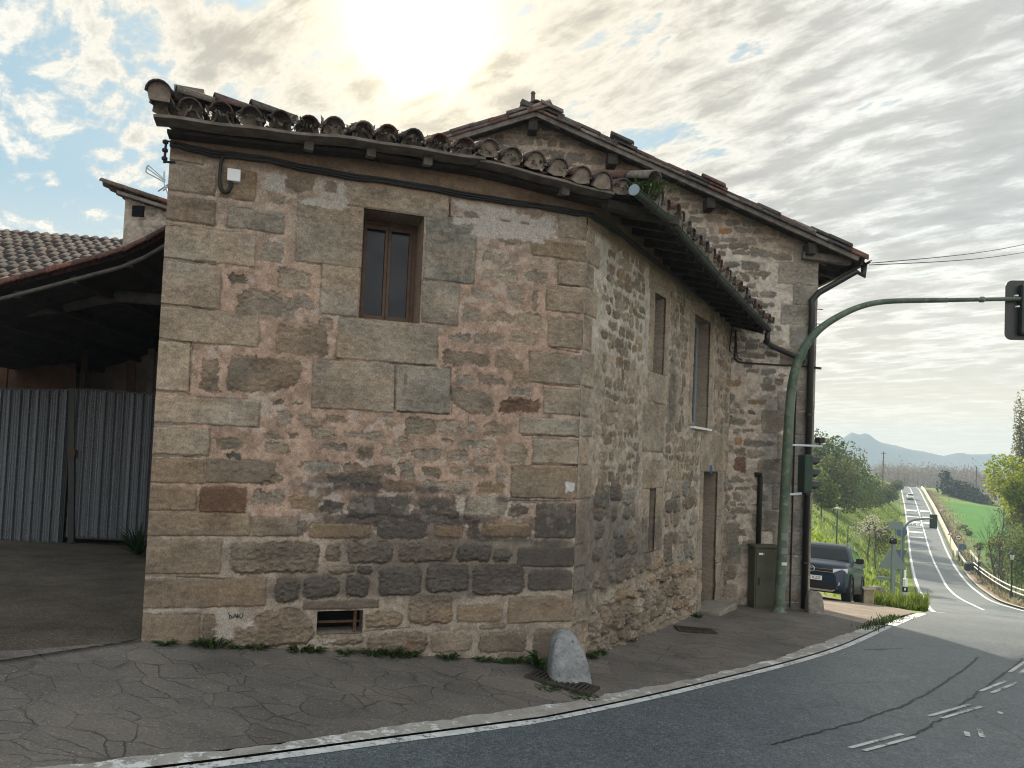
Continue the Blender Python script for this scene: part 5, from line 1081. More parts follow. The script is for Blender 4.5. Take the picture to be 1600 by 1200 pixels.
# tiled roof of the house beyond, and the little stone attic with its sloping tiles
far_h = thing('neighbour_house', (-13.0, 20, -1.8), 'low neighbouring house showing only its grey brown tiled roof beyond the shed', 'house')
th = Tiles([(.065, .048, .042), (.052, .042, .038), (.085, .060, .050), (.036, .032, .030), (.07, .048, .040)])
e0 = at_depth(-40, 452, 14.5); e1 = at_depth(275, 452, 14.5); r0_ = at_depth(-40, 371, 19.0); r1_ = at_depth(275, 393, 19.0)
e0[2] = e1[2] = (e0[2]+e1[2])/2
upv = r0_-e0; upv[0] = 0; Ls = np.linalg.norm(upv); upn = upv/Ls; sd = np.array([1.0, 0, 0]); nr = np.cross(sd, upn); nr = nr if nr[2] > 0 else -nr
for x in np.arange(e0[0]-5.6, e1[0]+.2, .26):
    lft = -.02*(x-e0[0])
    for k in range(int(Ls/.37)+1):
        P = np.array([x, e0[1], e0[2]])+upn*(k*.37)+Z*(-.10*(x-e0[0])*0.35); th.tile(P+nr*random.uniform(-.006, .01), upn+nr*.05, sd, nr, .46, .105, .088, True, nseg=5); th.tile(P+sd*.13+nr*.05, upn+nr*.04, sd, nr, .46, .105, .09, False, nseg=5)
th.build('roof_tile', far_h)
for k in range(0): pass
m = MB(); zt = -.10*.35; x0, x1 = e0[0]-5.6, e1[0]+.2
m.prism([(x0, e0[1], -2.6), (x1, e0[1], -2.6), (x1, e0[1], e0[2]-.6), (x0, e0[1], e0[2]+.0-.1)], (0, 8.5, 0)); m.build('wall', M_PLAST, far_h)
m = MB(); m.add([(x0, e0[1], e0[2]+.02), (x1, e0[1], e0[2]-.55), (x1, r0_[1], r0_[2]-.62), (x0, r0_[1], r0_[2]-.02), (x1, r0_[1]+4, e0[2]-.55), (x0, r0_[1]+4, e0[2])], [(0, 1, 2, 3), (3, 2, 4, 5)]); m.build('roof', M_SHEDW, far_h)
DT = 13.6; att = thing('stone_attic', at_depth(230, 400, DT+1), 'small rubble stone attic with a steep strip of red tiles beyond the shed roof', 'attic')
a0 = at_depth(196, 307, DT); a1 = at_depth(275, 333, DT); bl = at_depth(191, 400, DT); br = at_depth(275, 420, DT)
rs4 = np.random.RandomState(44); w_ = a1[0]-a0[0]; hh = a0[2]-bl[2]+1.2
ua = axis_pts(0, w_+.1, .02); va = axis_pts(0, hh, .02); sA = rubble(.42, w_+.2, 0, hh, rs4, (.10, .2), (.15, .4), (.02, .04), [(.26, .24, .21), (.20, .18, .16), (.31, .28, .24)], 'd', .2)
_, _, Ha, Ca, _ = masonry(ua, va, sA, 1900, lambda U, V: np.array((.34, .29, .24))+U[..., None]*0)
Oa = np.array([a0[0], DT, bl[2]-1.2]); slp = (a0[2]-a1[2])/w_
wall_mesh('wall', Oa, np.array([1., 0, 0]), np.array([0, -1., 0]), ua, va, Ha, Ca, [], lambda U, V: V < hh-.03-slp*U, M_WALL, att)
m = MB(); m.prism([Oa+np.array([0, .02, 0]), Oa+np.array([w_+.1, .02, 0]), Oa+np.array([w_+.1, .02, hh-.05-slp*w_]), Oa+np.array([0, .02, hh-.05])], (0, 2.2, 0)); m.build('rear_wall', M_PLAST, att)
m = MB(); c = at_depth(216, 330, DT-.01); m.box(c, .22, .03, .20); m.build('vent', M_VOID, att)
m = MB(); m.prism([a0+np.array([-.08, -.16, .0]), a1+np.array([.1, -.16, -.03]), a1+np.array([.1, -.16, .03]), a0+np.array([-.08, -.16, .06])], (0, 2.6, 0)); m.build('roof', M_GREYWOOD, att)
ta = Tiles([(.19, .085, .055), (.13, .065, .05), (.10, .07, .055)]); dn = (a1-a0)/np.linalg.norm(a1-a0); nr = np.cross(dn, [0, 1., 0]); nr = nr if nr[2] > 0 else -nr
for ci in range(6):
    for k in range(4): ta.tile(a0+np.array([0, -.10+.23*ci, .06])+dn*(w_+.05-.33*k)+nr*.02, -dn+nr*.05, np.array([0, 1., 0]), nr, .46, .098, .08, True); ta.tile(a0+np.array([0, .015+.23*ci, .06])+dn*(w_+.05-.33*k)+nr*.06, -dn+nr*.04, np.array([0, 1., 0]), nr, .46, .1, .085, False)
ta.build('roof_tile', att)
# television aerial
DA = 11.0; q = at_depth(258, 284, DA); an = thing('television_aerial', at_depth(262, 300, DA), 'thin metal television aerial sticking out beside the corner house eave', 'aerial')
M_ALU = plain('aerial_metal', (.34, .37, .40), .4, .7)
m = MB(); m.tube([at_depth(268, 320, DA), at_depth(256, 283, DA), at_depth(257, 268, DA)], .012, 6); m.build('mast', M_ALU, an)
m = MB()
for a, b in (((229, 262), (258, 283)), ((228, 269), (258, 285)), ((229, 262), (232, 258)), ((228, 269), (229, 262)), ((232, 258), (258, 281)), ((247, 299), (263, 288)), ((255, 298), (263, 291))): m.tube([at_depth(*a, DA), at_depth(*b, DA)], .010, 6)
m.build('element', M_ALU, an)
# ------------------------------------------------------------------ trees, hedges and road furniture beyond
def crown(name, c, rx, ry, rz, n, leaf, mat, parent=None, seed=0, lobes=9, hollow=.35, top=1.0, ground=None):
    """many leaf faces gathered into uneven clumps through the crown's volume"""
    rs = np.random.RandomState(seed); c = np.asarray(c, float)
    L = rs.randn(lobes, 3); L /= np.linalg.norm(L, axis=1)[:, None]; L *= (.25+.6*rs.rand(lobes, 1)); L[:, 2] = L[:, 2]*.9; lr = .28+.3*rs.rand(lobes)
    k = rs.randint(lobes, size=n); d = rs.randn(n, 3); d /= np.linalg.norm(d, axis=1)[:, None]; r = (hollow+(1-hollow)*rs.rand(n, 1)**.6)
    P = (L[k]+d*r*lr[k][:, None])*np.array([rx, ry, rz])+c
    if ground is not None: P[:, 2] = np.maximum(P[:, 2], ground+leaf*.3*rs.rand(n))
    a = rs.randn(n, 3); a /= np.linalg.norm(a, axis=1)[:, None]; b = np.cross(a, rs.randn(n, 3)); b /= np.linalg.norm(b, axis=1)[:, None]; s = leaf*(.5+.9*rs.rand(n, 1))
    V = np.stack([P-a*s*.5-b*s*.28, P+a*s*.1-b*s*.34, P+a*s*.6, P+a*s*.05+b*s*.34], 1).reshape(-1, 3); Q = np.arange(4*n).reshape(n, 4)
    return quads_mesh(name, V, Q, mat, parent, False)
def limbs(name, base_, h, r, mat, parent, seed, n=7, spread=.5, up=.55, twigs=3, start=.3, lean=(0, 0)):
    rs = np.random.RandomState(seed); m = MB(); b = np.asarray(base_, float); top = b+np.array([lean[0], lean[1], h])
    def tr(t): return b*(1-t)+top*t+np.array([.03*h*math.sin(t*4+seed), .03*h*math.cos(t*3+seed), 0])
    m.tube([tr(t) for t in np.linspace(0, .95, 8)], np.linspace(r, r*.15, 8), 7)
    for i in range(n):
        t = start+(.95-start)*i/n; a = rs.rand()*6.28+i*2.4; L = h*spread*(1-t*.6)*(.7+.5*rs.rand()); d = np.array([math.cos(a)*(1-up), math.sin(a)*(1-up), up+.2*rs.rand()]); d /= np.linalg.norm(d); p0 = tr(t); p1_ = p0+d*L*.5+Z*L*.03; p2_ = p0+d*L+Z*L*.12
        m.tube([p0, p1_, p2_], [r*(1-t)*.5+r*.06, r*.2*(1-t)+r*.05, r*.05], 5)
        for j in range(twigs):
            q = p0+(p2_-p0)*(.35+.6*rs.rand()); e = d+rs.randn(3)*.45; e /= np.linalg.norm(e); m.tube([q, q+e*L*.45], [r*.07, r*.02], 4)
    return m.build(name, mat, parent)
M_BARK = mottled('grey_brown_bark', (.06, .05, .042), (.13, .11, .095), 8, .95, 0, .5, 40)
M_TWIG = mottled('brown_bare_twig', (.07, .052, .042), (.13, .10, .08), 6, .95, 0, 0)
LF_BUSH = leaf_mat('bank_bush_leaf', (.055, .09, .04), (.15, .19, .07), .45, .35)
LF_BUSH2 = leaf_mat('bank_bush_leaf_fresh', (.09, .125, .035), (.20, .24, .075), .5, .4)
LF_YEL = leaf_mat('fresh_yellow_leaf', (.14, .19, .02), (.36, .40, .06), .6, .5)
LF_POP = leaf_mat('poplar_bud_leaf', (.11, .12, .035), (.24, .22, .08), .5, .8)
LF_BLOS = leaf_mat('white_blossom', (.34, .31, .27), (.60, .55, .48), .4, 1.5)
LF_OLV = leaf_mat('olive_green_leaf', (.075, .088, .028), (.17, .175, .06), .45, .6)
def tree(name, b, h, cr, label, cat='tree', leafm=LF_BUSH, n=2600, leaf=.3, seed=0, ch=.62, trunk=True, group=None, r=None, lobes=10, up=.55, bare=None):
    b = np.asarray(b, float); t = thing(name, b, label, cat, group)
    if trunk: limbs('trunk', b-Z*.1, h*.85, r or h*.028, bare or M_BARK, t, seed, 7, .42, up, 3, .22)
    if n: crown('crown', b+Z*h*(1-ch/2), cr, cr, h*ch/2*1.15, n, leaf, leafm, t, seed+1, lobes, ground=b[2])
    return t
# wooded bank: shrubs packed along its crest
bank = [(1288, 96, 9.0, 4.4, 0), (1303, 90, 6.6, 3.6, 1), (1318, 100, 7.6, 4.0, 0), (1334, 108, 6.6, 3.6, 2), (1348, 118, 5.6, 3.2, 2), (1361, 126, 4.8, 3.0, 0), (1374, 140, 4.2, 2.8, 1), (1386, 155, 3.8, 2.4, 0), (1395, 175, 3.4, 2.0, 1), (1281, 78, 5.6, 2.6, 2), (1310, 112, 8.8, 4.2, 1), (1268, 98, 9.4, 4.6, 0), (1401, 200, 3.0, 1.8, 2)]
blab = ['tall dark shrub on the bank closest to the gabled house corner', 'olive shrub low on the bank above the parked car roof', 'large dark shrub crowning the grassy bank', 'round dark shrub in the middle of the bank thicket', 'shrub where the bank thicket starts to step down', 'shrub on the sloping end of the bank thicket', 'smaller fresh green shrub near the road end of the thicket', 'low dark shrub near the road end of the thicket', 'small shrub right above the far road edge', 'low shrub half hidden by the house downpipe', 'tall feathery shrub rising behind the bank thicket', 'tall shrub mostly hidden behind the gabled house', 'last small bush before the far bend of the road', 'lowest shrub in front of the dark bank thicket', 'short bush below the middle of the bank thicket', 'short bush beside the shady grass above the road']
for i, ((px, d, h, cr, k), lb) in enumerate(zip(bank, blab)):
    b = base(px, d); tree('shrub', b, h, cr, lb, 'shrub', (LF_BUSH, LF_OLV, LF_BUSH2)[k], 3200, .32, 200+i, .92, True, 'shrubs on the wooded bank', .09, 14, .5)
b = base(1357, 64); tree('blossom_tree', b, 4.0, 1.7, 'small fruit tree covered in pale blossom on the grassy bank', 'tree', LF_BLOS, 620, .15, 300, .62, True, None, .10, 9, .45)
b = base(1368, 64); tree('young_tree', b, 4.2, 1.6, 'small tree in young yellow green leaf behind the blossom tree', 'tree', LF_OLV, 1100, .17, 305, .65, True, None, .07, 8)
b = base(1376, 46); tree('bare_shrub', b, 1.9, .9, 'leafless brown shrub beside the backs of the road signs', 'shrub', LF_OLV, 90, .10, 310, .6, True, None, .03, 6, .4, M_TWIG)
# right-hand side
b = base(1611, 72); tree('willow', b, 13.2, 3.9, 'bright yellow green willow leaning in over the footpath railing', 'tree', LF_YEL, 12000, .32, 320, .58, True, None, .22, 12)
for i, (px, d, h, cr, lb) in enumerate([(1578, 70, 8.2, 1.9, 'brown bare shrub directly behind the near street lamp'), (1563, 76, 7.2, 1.5, 'brown bare shrub beside the green field edge'), (1600, 68, 8.0, 2.2, 'brown bare shrub under the willow branches')]):
    b = base(px, d); t = thing('bare_shrub', b, lb, 'shrub', 'bare brown shrubs behind the railing')
    for k in range(6):
        a = k*1.05; limbs('stem', b+np.array([math.cos(a)*.5, math.sin(a)*.5, -.1]), h*(.7+.06*k), .06, M_TWIG, t, 330+i*10+k, 14, .42, .6, 8, .08, (math.cos(a)*cr*.6, math.sin(a)*cr*.6))
    crown('foliage', b+Z*h*.4, cr, cr, h*.42, 500, .16, LF_OLV, t, 335+i, 9, ground=b[2])
b = base(1592, 90); tree('poplar', b, 21.5, 1.5, 'tall slim poplar just coming into leaf above the willow', 'tree', LF_POP, 5200, .24, 340, .86, True, None, .2, 16, .82)
b = base(1612, 94); tree('poplar', b, 24, 1.8, 'slim poplar at the very edge beyond the willow', 'tree', LF_POP, 5200, .26, 345, .86, True, None, .2, 16, .82)
b = base(1602, 64); tree('broad_shrub', b, 6.5, 2.4, 'dense darker green shrub below the willow beside the near street lamp', 'shrub', LF_BUSH2, 3600, .22, 327, .9, True, None, .09, 12)
b = base(1562, 95); tree('young_tree', b, 3.0, 2.0, 'low yellow green bush between the willow and the green field', 'shrub', LF_YEL, 900, .26, 350, .85, True, None, .08, 8)
b = base(1566, 120); tree('young_tree', b, 10.5, 2.6, 'pale leafing tree standing behind the willow over the field', 'tree', LF_POP, 900, .28, 352, .7, True, None, .12, 9)
# ivy mound with the stump of a cypress at its end
mo = thing('ivy_mound', base(1502, 190), 'long dark ivy covered mound across the top of the green field', 'hedge')
A = base(1478, 196); B = base(1538, 182)
rs = np.random.RandomState(12); n = 5200; tt = rs.rand(n); hgt = np.interp(tt, [0, .12, .4, .7, 1], [2.6, 4.0, 4.3, 3.2, .8]); P = A*(1-tt[:, None])+B*tt[:, None]; P[:, :2] += rs.randn(n, 2)*1.1; P[:, 2] = G(P[:, 0], P[:, 1])+hgt*np.sqrt(rs.rand(n))*(.85+.2*np.sin(tt*31)); a = rs.randn(n, 3); a /= np.linalg.norm(a, axis=1)[:, None]; b_ = np.cross(a, rs.randn(n, 3)); b_ /= np.linalg.norm(b_, axis=1)[:, None]; s = .55*(.5+rs.rand(n, 1))
LF_IVY = leaf_mat('dark_ivy', (.020, .032, .020), (.045, .062, .034), .25, .3)
quads_mesh('foliage', np.stack([P-a*s*.5, P-b_*s*.4, P+a*s*.5, P+b_*s*.4], 1).reshape(-1, 3), np.arange(4*n).reshape(n, 4), LF_IVY, mo, False)
m = MB(); hs = np.interp(np.linspace(0, 1, 14), [0, .12, .4, .7, 1], [2.4, 3.7, 4.0, 2.9, .5]); m.grid([[(lambda p: p+Z*(gz(p[0], p[1])-p[2]+h_*max(0, math.cos(u*1.45))-.05))(A*(1-t_)+B*t_+np.array([0, u*2.0, 0])) for u in np.linspace(-1.05, 1.05, 9)] for t_, h_ in zip(np.linspace(0, 1, 14), hs)]); m.build('bank', mottled('ivy_core', (.01, .016, .01), (.02, .03, .016), 1, .95), mo, smooth=True)
b = base(1477, 200); t = thing('ivy_stump', b, 'square dark ivy clad stump standing at the road end of the ivy mound', 'tree'); limbs('trunk', b-Z*.2, 4.8, .5, M_BARK, t, 360, 3, .15); crown('crown', b+Z*3.4, 1.6, 1.6, 3.4, 1500, .5, LF_IVY, t, 361, 14, ground=b[2])
# the far wood: one grey-brown mass of bare poplars
rs = np.random.RandomState(77); V = []; Q = []
MBw = MB(); Pc = []
for i in range(520):
    d = rs.uniform(330, 520); px = rs.uniform(1340, 1720); x = (px-800+28)/1150*d; y = d; z = gz(x, y); h = rs.uniform(6.5, 11)*(1.1 if px < 1500 else .9)
    MBw.tube([(x, y, z-.3), (x+rs.randn()*.3, y, z+h*.55), (x+rs.randn()*.5, y, z+h)], [.11, .07, .02], 4)
    for k in range(9):
        t_ = .2+.75*rs.rand(); a = rs.rand()*6.28; L = h*.28*(1-.5*t_); MBw.tube([(x, y, z+h*t_), (x+math.cos(a)*L*.5, y+math.sin(a)*L*.5, z+h*t_+L*.9)], [.07, .02], 3)
    k = 110; c = np.array([x, y, z+h*.55]); q = rs.randn(k, 3)*np.array([1.7, 1.7, h*.24])+c; Pc.append(q)
P = np.vstack(Pc); P[:, 2] = np.maximum(P[:, 2], G(P[:, 0], P[:, 1])+.2); n = len(P); a = rs.randn(n, 3); a /= np.linalg.norm(a, axis=1)[:, None]; a[:, 2] = abs(a[:, 2])+.2; b_ = np.cross(a, rs.randn(n, 3)); b_ /= np.linalg.norm(b_, axis=1)[:, None]; s = .85*(.5+rs.rand(n, 1))
prop(MBw.build('far_wood', M_TWIG), kind='stuff')
prop(quads_mesh('far_wood', np.stack([P-a*s*.6, P-b_*s*.22, P+a*s*.6, P+b_*s*.22], 1).reshape(-1, 3), np.arange(4*n).reshape(n, 4), leaf_mat('wood_twig_spray', (.17, .135, .105), (.27, .22, .16), .4, .05), None, False), kind='stuff')
# scrub along the bank's foot and long grass at the forecourt
def tufts(name, pts, hts, leaf, mat, seed, lw=.06):
    rs = np.random.RandomState(seed); P = np.asarray(pts); n = len(P); a = rs.rand(n)*6.28; h = np.asarray(hts)[:, None]; d = np.stack([np.cos(a), np.sin(a), 0*a], 1); sd = np.stack([-np.sin(a), np.cos(a), 0*a], 1)*lw*(.6+.8*rs.rand(n, 1))
    tip = P+d*h*.55*rs.rand(n, 1)+Z*h; mid = P+d*h*.15+Z*h*.55
    V = np.stack([P-sd, P+sd, mid+sd*.8, mid-sd*.8, tip], 1).reshape(-1, 3); i = np.arange(n)*5; F_ = np.vstack([np.stack([i, i+1, i+2, i+3], 1)]); T_ = np.stack([i+3, i+2, i+4, i+4], 1)
    me = MB(); me.add(V, [tuple(f) for f in F_.tolist()]+[tuple(f[:3]) for f in T_.tolist()]); return me.build(name, mat)
LF_GRASS = leaf_mat('long_grass', (.085, .12, .018), (.20, .25, .045), .5, .6)
rs = np.random.RandomState(13); pts = []; hs = []
for i in range(5200):
    px = rs.uniform(1352, 1440); d = rs.uniform(20.8, 26); 
    if px > 1418 and d > 24: continue
    x, y = (px-800+18)/1150*d, d; q, p = qp(x, y)
    if p < float(pL(q))+.15: continue
    pts.append((x, y, gz(x, y)-.02)); hs.append(rs.uniform(.10, .40)*(.45+1.1*float(vnoise(np.array(x*1.9), np.array(y*1.3), 33)))*(1 if px < 1410 else 1.15))
prop(tufts('long_grass', pts, hs, .1, LF_GRASS, 14, .022), kind='stuff')
pts = []; hs = []
for i in range(9000):
    q = rs.uniform(24, 175)**1.0; p = float(pL(q))+.7+rs.exponential(6.5); b = W(np.array(q), np.array(p))
    if p > 24: continue
    pts.append((b[0], b[1], b[2]-.02)); hs.append(rs.uniform(.12, .42))
prop(tufts('bank_grass', pts, hs, .1, leaf_mat('bank_grass_blade', (.14, .20, .03), (.32, .40, .08), .6, .25), 15, .07), kind='stuff')
pts = []; hs = []
for i in range(4200):
    q = rs.uniform(52, 240); p = float(pR(q))-.9-rs.exponential(1.0); b = W(np.array(q), np.array(p)); pts.append((b[0], b[1], b[2]-.02)); hs.append(rs.uniform(.15, .5))
prop(tufts('verge_scrub', pts, hs, .1, leaf_mat('dry_verge', (.17, .15, .09), (.33, .29, .17), .45, .25), 16, .08), kind='stuff')
for i in range(9):
    q = 150-i*11+rs.uniform(-3, 3); p = float(pR(q))-3.6-rs.rand(); b = W(np.array(q), np.array(p)); h = rs.uniform(.9, 1.6)
    prop(crown('verge_bush', b+Z*h*.4, h*.9, h*.9, h*.7, 240, .22, LF_OLV, None, 400+i, 6, ground=b[2]), 'small scrubby bush on the dry verge below the white parapet', 'shrub', 'scrub bushes on the verge')
# low tumbled wall and ledge in the garden, stone pier beside the car
M_RUIN = mottled('dry_garden_wall', (.12, .105, .09), (.26, .23, .19), 2.5, .95, 0, .6, 8, .08)
a, b = base(1368, 40), base(1412, 43); m = MB(); rs = np.random.RandomState(6)
for i in range(26):
    t_ = i/25; c = a*(1-t_)+b*t_; c[2] = gz(c[0], c[1])+.18+.05*rs.randn(); m.box(c, .28+.15*rs.rand(), .4, .4+.15*rs.rand(), *[np.array(v) for v in ((.98, .1, .1*rs.randn()), (-.1, .98, 0), (-.1*rs.randn(), 0, 1))])
prop(m.build('garden_wall', M_RUIN, bevel=.05), 'low tumbled dry stone garden wall under the road sign backs', 'wall')
P = base(1353, 20.6); pier = thing('stone_pier', P, 'short square stone pier with flat cap just behind the parked car', 'pier'); m = MB(); m.box(P+Z*.15, .30, .30, .50, U3, N3, Z); m.build('shaft', mottled('warm_stone_pier', (.22, .17, .12), (.36, .29, .21), 6, .95, 0, .5), pier, bevel=.02); m = MB(); m.box(P+Z*.43, .36, .36, .06, U3, N3, Z); m.build('cap', mottled('pier_cap', (.30, .25, .2), (.42, .36, .29), 6, .95, 0, .4), pier, bevel=.015)
# guard parapet and pedestrian railing on the far side of the road
M_PAR = mottled('white_parapet', (.58, .54, .46), (.74, .70, .62), .8, .85, 0, .2)
qs_ = np.arange(113, 250, 1.5); m = MB(); Pp = W(qs_, pR(qs_)-.75)
ring = []
prof = [(-.16, -.05), (-.16, .72), (.16, .72), (.16, -.05)]
V = np.stack([np.stack([Pp[:, 0]-_pd[0]*o, Pp[:, 1]-_pd[1]*o, Pp[:, 2]+h], 1) for o, h in prof], 1); k = len(qs_); m.add(V.reshape(-1, 3), [(i*4+j, i*4+(j+1) % 4, (i+1)*4+(j+1) % 4, (i+1)*4+j) for i in range(k-1) for j in range(4)]+[(0, 1, 2, 3), tuple((k-1)*4+j for j in (3, 2, 1, 0))])
prop(m.build('parapet', M_PAR), 'long white roadside parapet climbing beside the far road', 'parapet')
M_RAIL = plain('white_rail_paint', (.72, .72, .70), .5); M_RPOST = plain('dark_rail_post', (.05, .06, .055), .6)
rail = thing('footpath_railing', W(np.array(60.), np.array(float(pRail(60.)))), 'long two bar white pedestrian railing with dark uprights beside the footpath', 'railing')
qs_ = np.arange(48, 97, .8)
for h, nm in ((1.0, 'top_rail'), (.62, 'lower_rail')):
    P = W(qs_, pRail(qs_)); P[:, 2] += h; m = MB(); m.tube(P, .06, 8); m.build(nm, M_RAIL, rail, smooth=True)
for q in np.arange(48, 97, 2.4):
    P = W(np.array(q), pRail(np.array(q))); m = MB(); m.cyl(P-Z*.1, P+Z*1.0, .035, 8); m.build('post', M_RPOST, rail)
m = MB()
for q in np.arange(48, 97, .4): P = W(np.array(q), pRail(np.array(q))); m.cyl(P+Z*.02, P+Z*.60, .014, 5)
m.build('baluster', M_RPOST, rail)
rail2 = thing('crash_barrier', W(np.array(104.), np.array(float(pR(104.))-.9)), 'short white twin beam crash barrier ending at the dark container', 'barrier')
for o, h in ((.7, .75), (2.0, 1.0)):
    q_ = np.linspace(98, 111, 6); P = W(q_, pR(q_)-o); P[:, 2] += h; m = MB()
    for i in range(5): m.bar(P[i], P[i+1], .06, .32)
    m.build('beam', M_RAIL, rail2)
    for i in range(0, 6, 2): m = MB(); m.bar(P[i]-Z*(h+.1), P[i], .1, .1, (1, 0, 0)); m.build('post', M_RPOST, rail2)
P = W(np.array(97.), np.array(float(pR(97.))-1.15)); m = MB(); m.lathe(P, [(.6, -.05), (.75, .1), (.78, .5), (.74, .75), (.7, .8)], 20); m.lathe(P+Z*.8, [(.76, 0), (.76, .06), (.5, .2), (.05, .26)], 20); prop(m.build('waste_container', plain('dark_green_plastic', (.012, .03, .024), .45), smooth=False, bevel=.02), 'dark green round waste container at the end of the white railing', 'container')
# street lamps
M_LAMP = plain('black_cast_iron', (.012, .012, .012), .5, .2); M_LGLASS = plain('milky_lamp_glass', (.62, .60, .55), .25)
def lamp(b, h, label):
    t = thing('street_lamp', b, label, 'street lamp', 'street lamps along the footpath'); m = MB(); m.lathe(b, [(.17, -.1), (.17, .12), (.13, .18), (.12, .5), (.075, .62), (.06, 1.0), (.05, h-.85), (.075, h-.8), (.05, h-.74), (.10, h-.68)], 12); m.build('post', M_LAMP, t, smooth=True)
    m = MB(); m.lathe(b+Z*(h-.68), [(.13, 0), (.22, .40), (.21, .42)], 6); m.build('lantern', M_LGLASS, t)
    m = MB(); m.lathe(b+Z*(h-.27), [(.26, 0), (.25, .03), (.12, .20), (.04, .25), (.04, .32), (.005, .36)], 6)
    for j in range(6): a = j*math.pi/3; d = np.array([math.cos(a), math.sin(a), 0]); m.bar(b+Z*(h-.68)+d*.132, b+Z*(h-.26)+d*.222, .022, .022, (0, 1, .1))
    m.build('lantern_cap', M_LAMP, t); return t
lamp(base(1580, 59.8), 3.9, 'black lantern street lamp standing nearer along the railing'); lamp(base(1529, 77.1), 3.1, 'smaller looking black lantern lamp farther down beside the green field')
b = base(1307, 54); t = thing('garden_lamp', b, 'slender post lamp in the grass above the parked car', 'street lamp'); m = MB(); m.cyl(b-Z*.1, b+Z*2.6, .05, 8); m.build('post', M_RPOST, t); m = MB(); m.lathe(b+Z*2.6, [(.05, 0), (.22, .10), (.26, .14), (.26, .18), (.02, .24)], 10); m.build('lamp_head', plain('grey_lamp_head', (.4, .42, .42), .5), t)
b = base(1324, 56); m = MB(); m.cyl(b-Z*.1, b+Z*2.0, .05, 6, .035); prop(m.build('garden_post', M_TWIG), 'thin bare wooden post in the grass beside the garden lamp', 'post')
# signs
M_SBACK = plain('grey_sign_back', (.20, .23, .25), .55, .3); M_SPOST = plain('galvanised_post', (.20, .23, .24), .5, .4); M_RED = plain('sign_red', (.55, .03, .03), .45); M_SW = plain('sign_white', (.78, .78, .76), .5); M_BLU = plain('sign_blue_back', (.07, .11, .16), .5)
CN = lambda b: -np.array([b[0], b[1], 0])/math.hypot(b[0], b[1])
def disc(b, z, r, fw, th, seg=24): 
    sd = np.cross(fw, Z); return [b+Z*z+sd*r*math.cos(a)+Z*r*math.sin(a) for a in np.linspace(0, 2*math.pi, seg+1)[:-1]]
def sign(name, px, d, h, label, build, cat='road sign', post_r=.04, group=None):
    b = base(px, d); t = thing(name, b, label, cat, group); fw = CN(b); m = MB(); m.cyl(b-Z*.2, b+Z*h, post_r, 10); m.build('post', M_SPOST, t); build(t, b, fw, np.cross(fw, Z)); return t
def f_(t, b, fw, sd):
    m = MB(); m.prism([b+fw*.05+sd*x+Z*z for x, z in ((-.46, 1.52), (.46, 1.52), (.47, 1.57), (.04, 2.34), (-.04, 2.34), (-.47, 1.57))], fw*-.03); m.build('panel', M_SBACK, t)
    m = MB(); m.box(b+Z*2.60+fw*.05, .26, .2, .22, sd, fw, Z); m.cyl(b+Z*2.58, b+Z*2.6+fw*.25, .08, 10); m.build('beacon', M_LAMP, t, bevel=.02); m = MB(); m.bar(b+Z*1.1-sd*.1, b+Z*1.1+sd*.55, .06, .12); m.build('bracket', M_SBACK, t)
sign('triangle_sign', 1393, 29, 2.6, 'big grey back of a triangular road sign on a pale blue post', f_, post_r=.075)
def f_(t, b, fw, sd): m = MB(); m.box(b+Z*(at_depth(1397, 821, 42)[2]-b[2])+fw*.06, .70, .04, .46, sd, fw, Z); m.build('panel', M_SBACK, t, bevel=.01)
sign('panel_sign', 1397, 42, float(at_depth(1397, 815, 42)[2]-base(1397, 42)[2]), 'grey rectangular sign back standing above the triangular sign', f_)
def f_(t, b, fw, sd): m = MB(); m.prism(disc(b, float(at_depth(1405, 831, 44)[2]-b[2]), .30, fw, 0), fw*-.03); m.build('disc', M_BLU, t); m = MB(); m.prism([b+fw*.02+Z*z+sd*x for x, z in ((-.34, float(at_depth(1405, 859, 44)[2]-b[2])), (.34, float(at_depth(1405, 859, 44)[2]-b[2])), (.0, float(at_depth(1405, 876, 44)[2]-b[2])))], fw*-.03); m.build('panel', M_BLU, t)
sign('round_sign', 1406, 44, float(at_depth(1405, 826, 44)[2]-base(1406, 44)[2]), 'dark blue back of a round sign with a smaller panel under it', f_)
def redround(r, h, txt=True):
    def f_(t, b, fw, sd):
        m = MB(); m.prism(disc(b+fw*.06, h, r, fw, 0), fw*.02); m.build('rim', M_RED, t); m = MB(); m.prism(disc(b+fw*.085, h, r*.74, fw, 0), fw*.012); m.build('face', M_SW, t)
        if txt: m = MB(); m.box(b+fw*.105+Z*h, r*.85, .012, r*.34, sd, fw, Z); m.build('symbol', M_LAMP, t)
    return f_
sign('round_sign', 1497, 95, 2.9, 'red rimmed round road sign on the verge beside the parapet end', redround(.36, 2.6))
sign('round_sign', 1470, 140, 2.6, 'small red rimmed round sign half way up the verge', redround(.36, 2.0))
sign('round_sign', 1405.5, 160, 2.4, 'small red rimmed round sign on the shady bank by the far road', redround(.38, 2.1))
def f_(t, b, fw, sd): m = MB(); m.prism(disc(b, 1.9, .42, fw, 0, 8), fw*-.03); m.build('disc', M_BLU, t)
sign('octagon_sign', 1503.5, 90, 2.3, 'dark back of an eight sided sign beside the red rimmed one', f_)
def f_(t, b, fw, sd):
    m = MB(); m.prism([b+fw*.05+sd*x+Z*z for x, z in ((-.38, 1.5), (.38, 1.5), (0, 2.15))], fw*.02); m.build('rim', M_RED, t); m = MB(); m.prism([b+fw*.075+sd*x+Z*z for x, z in ((-.22, 1.59), (.22, 1.59), (0, 1.98))], fw*.012); m.build('face', M_SW, t)
sign('triangle_sign', 1485, 108, 2.5, 'small red rimmed triangular warning sign on the scrubby verge', f_)
b = base(1488.5, 92); 
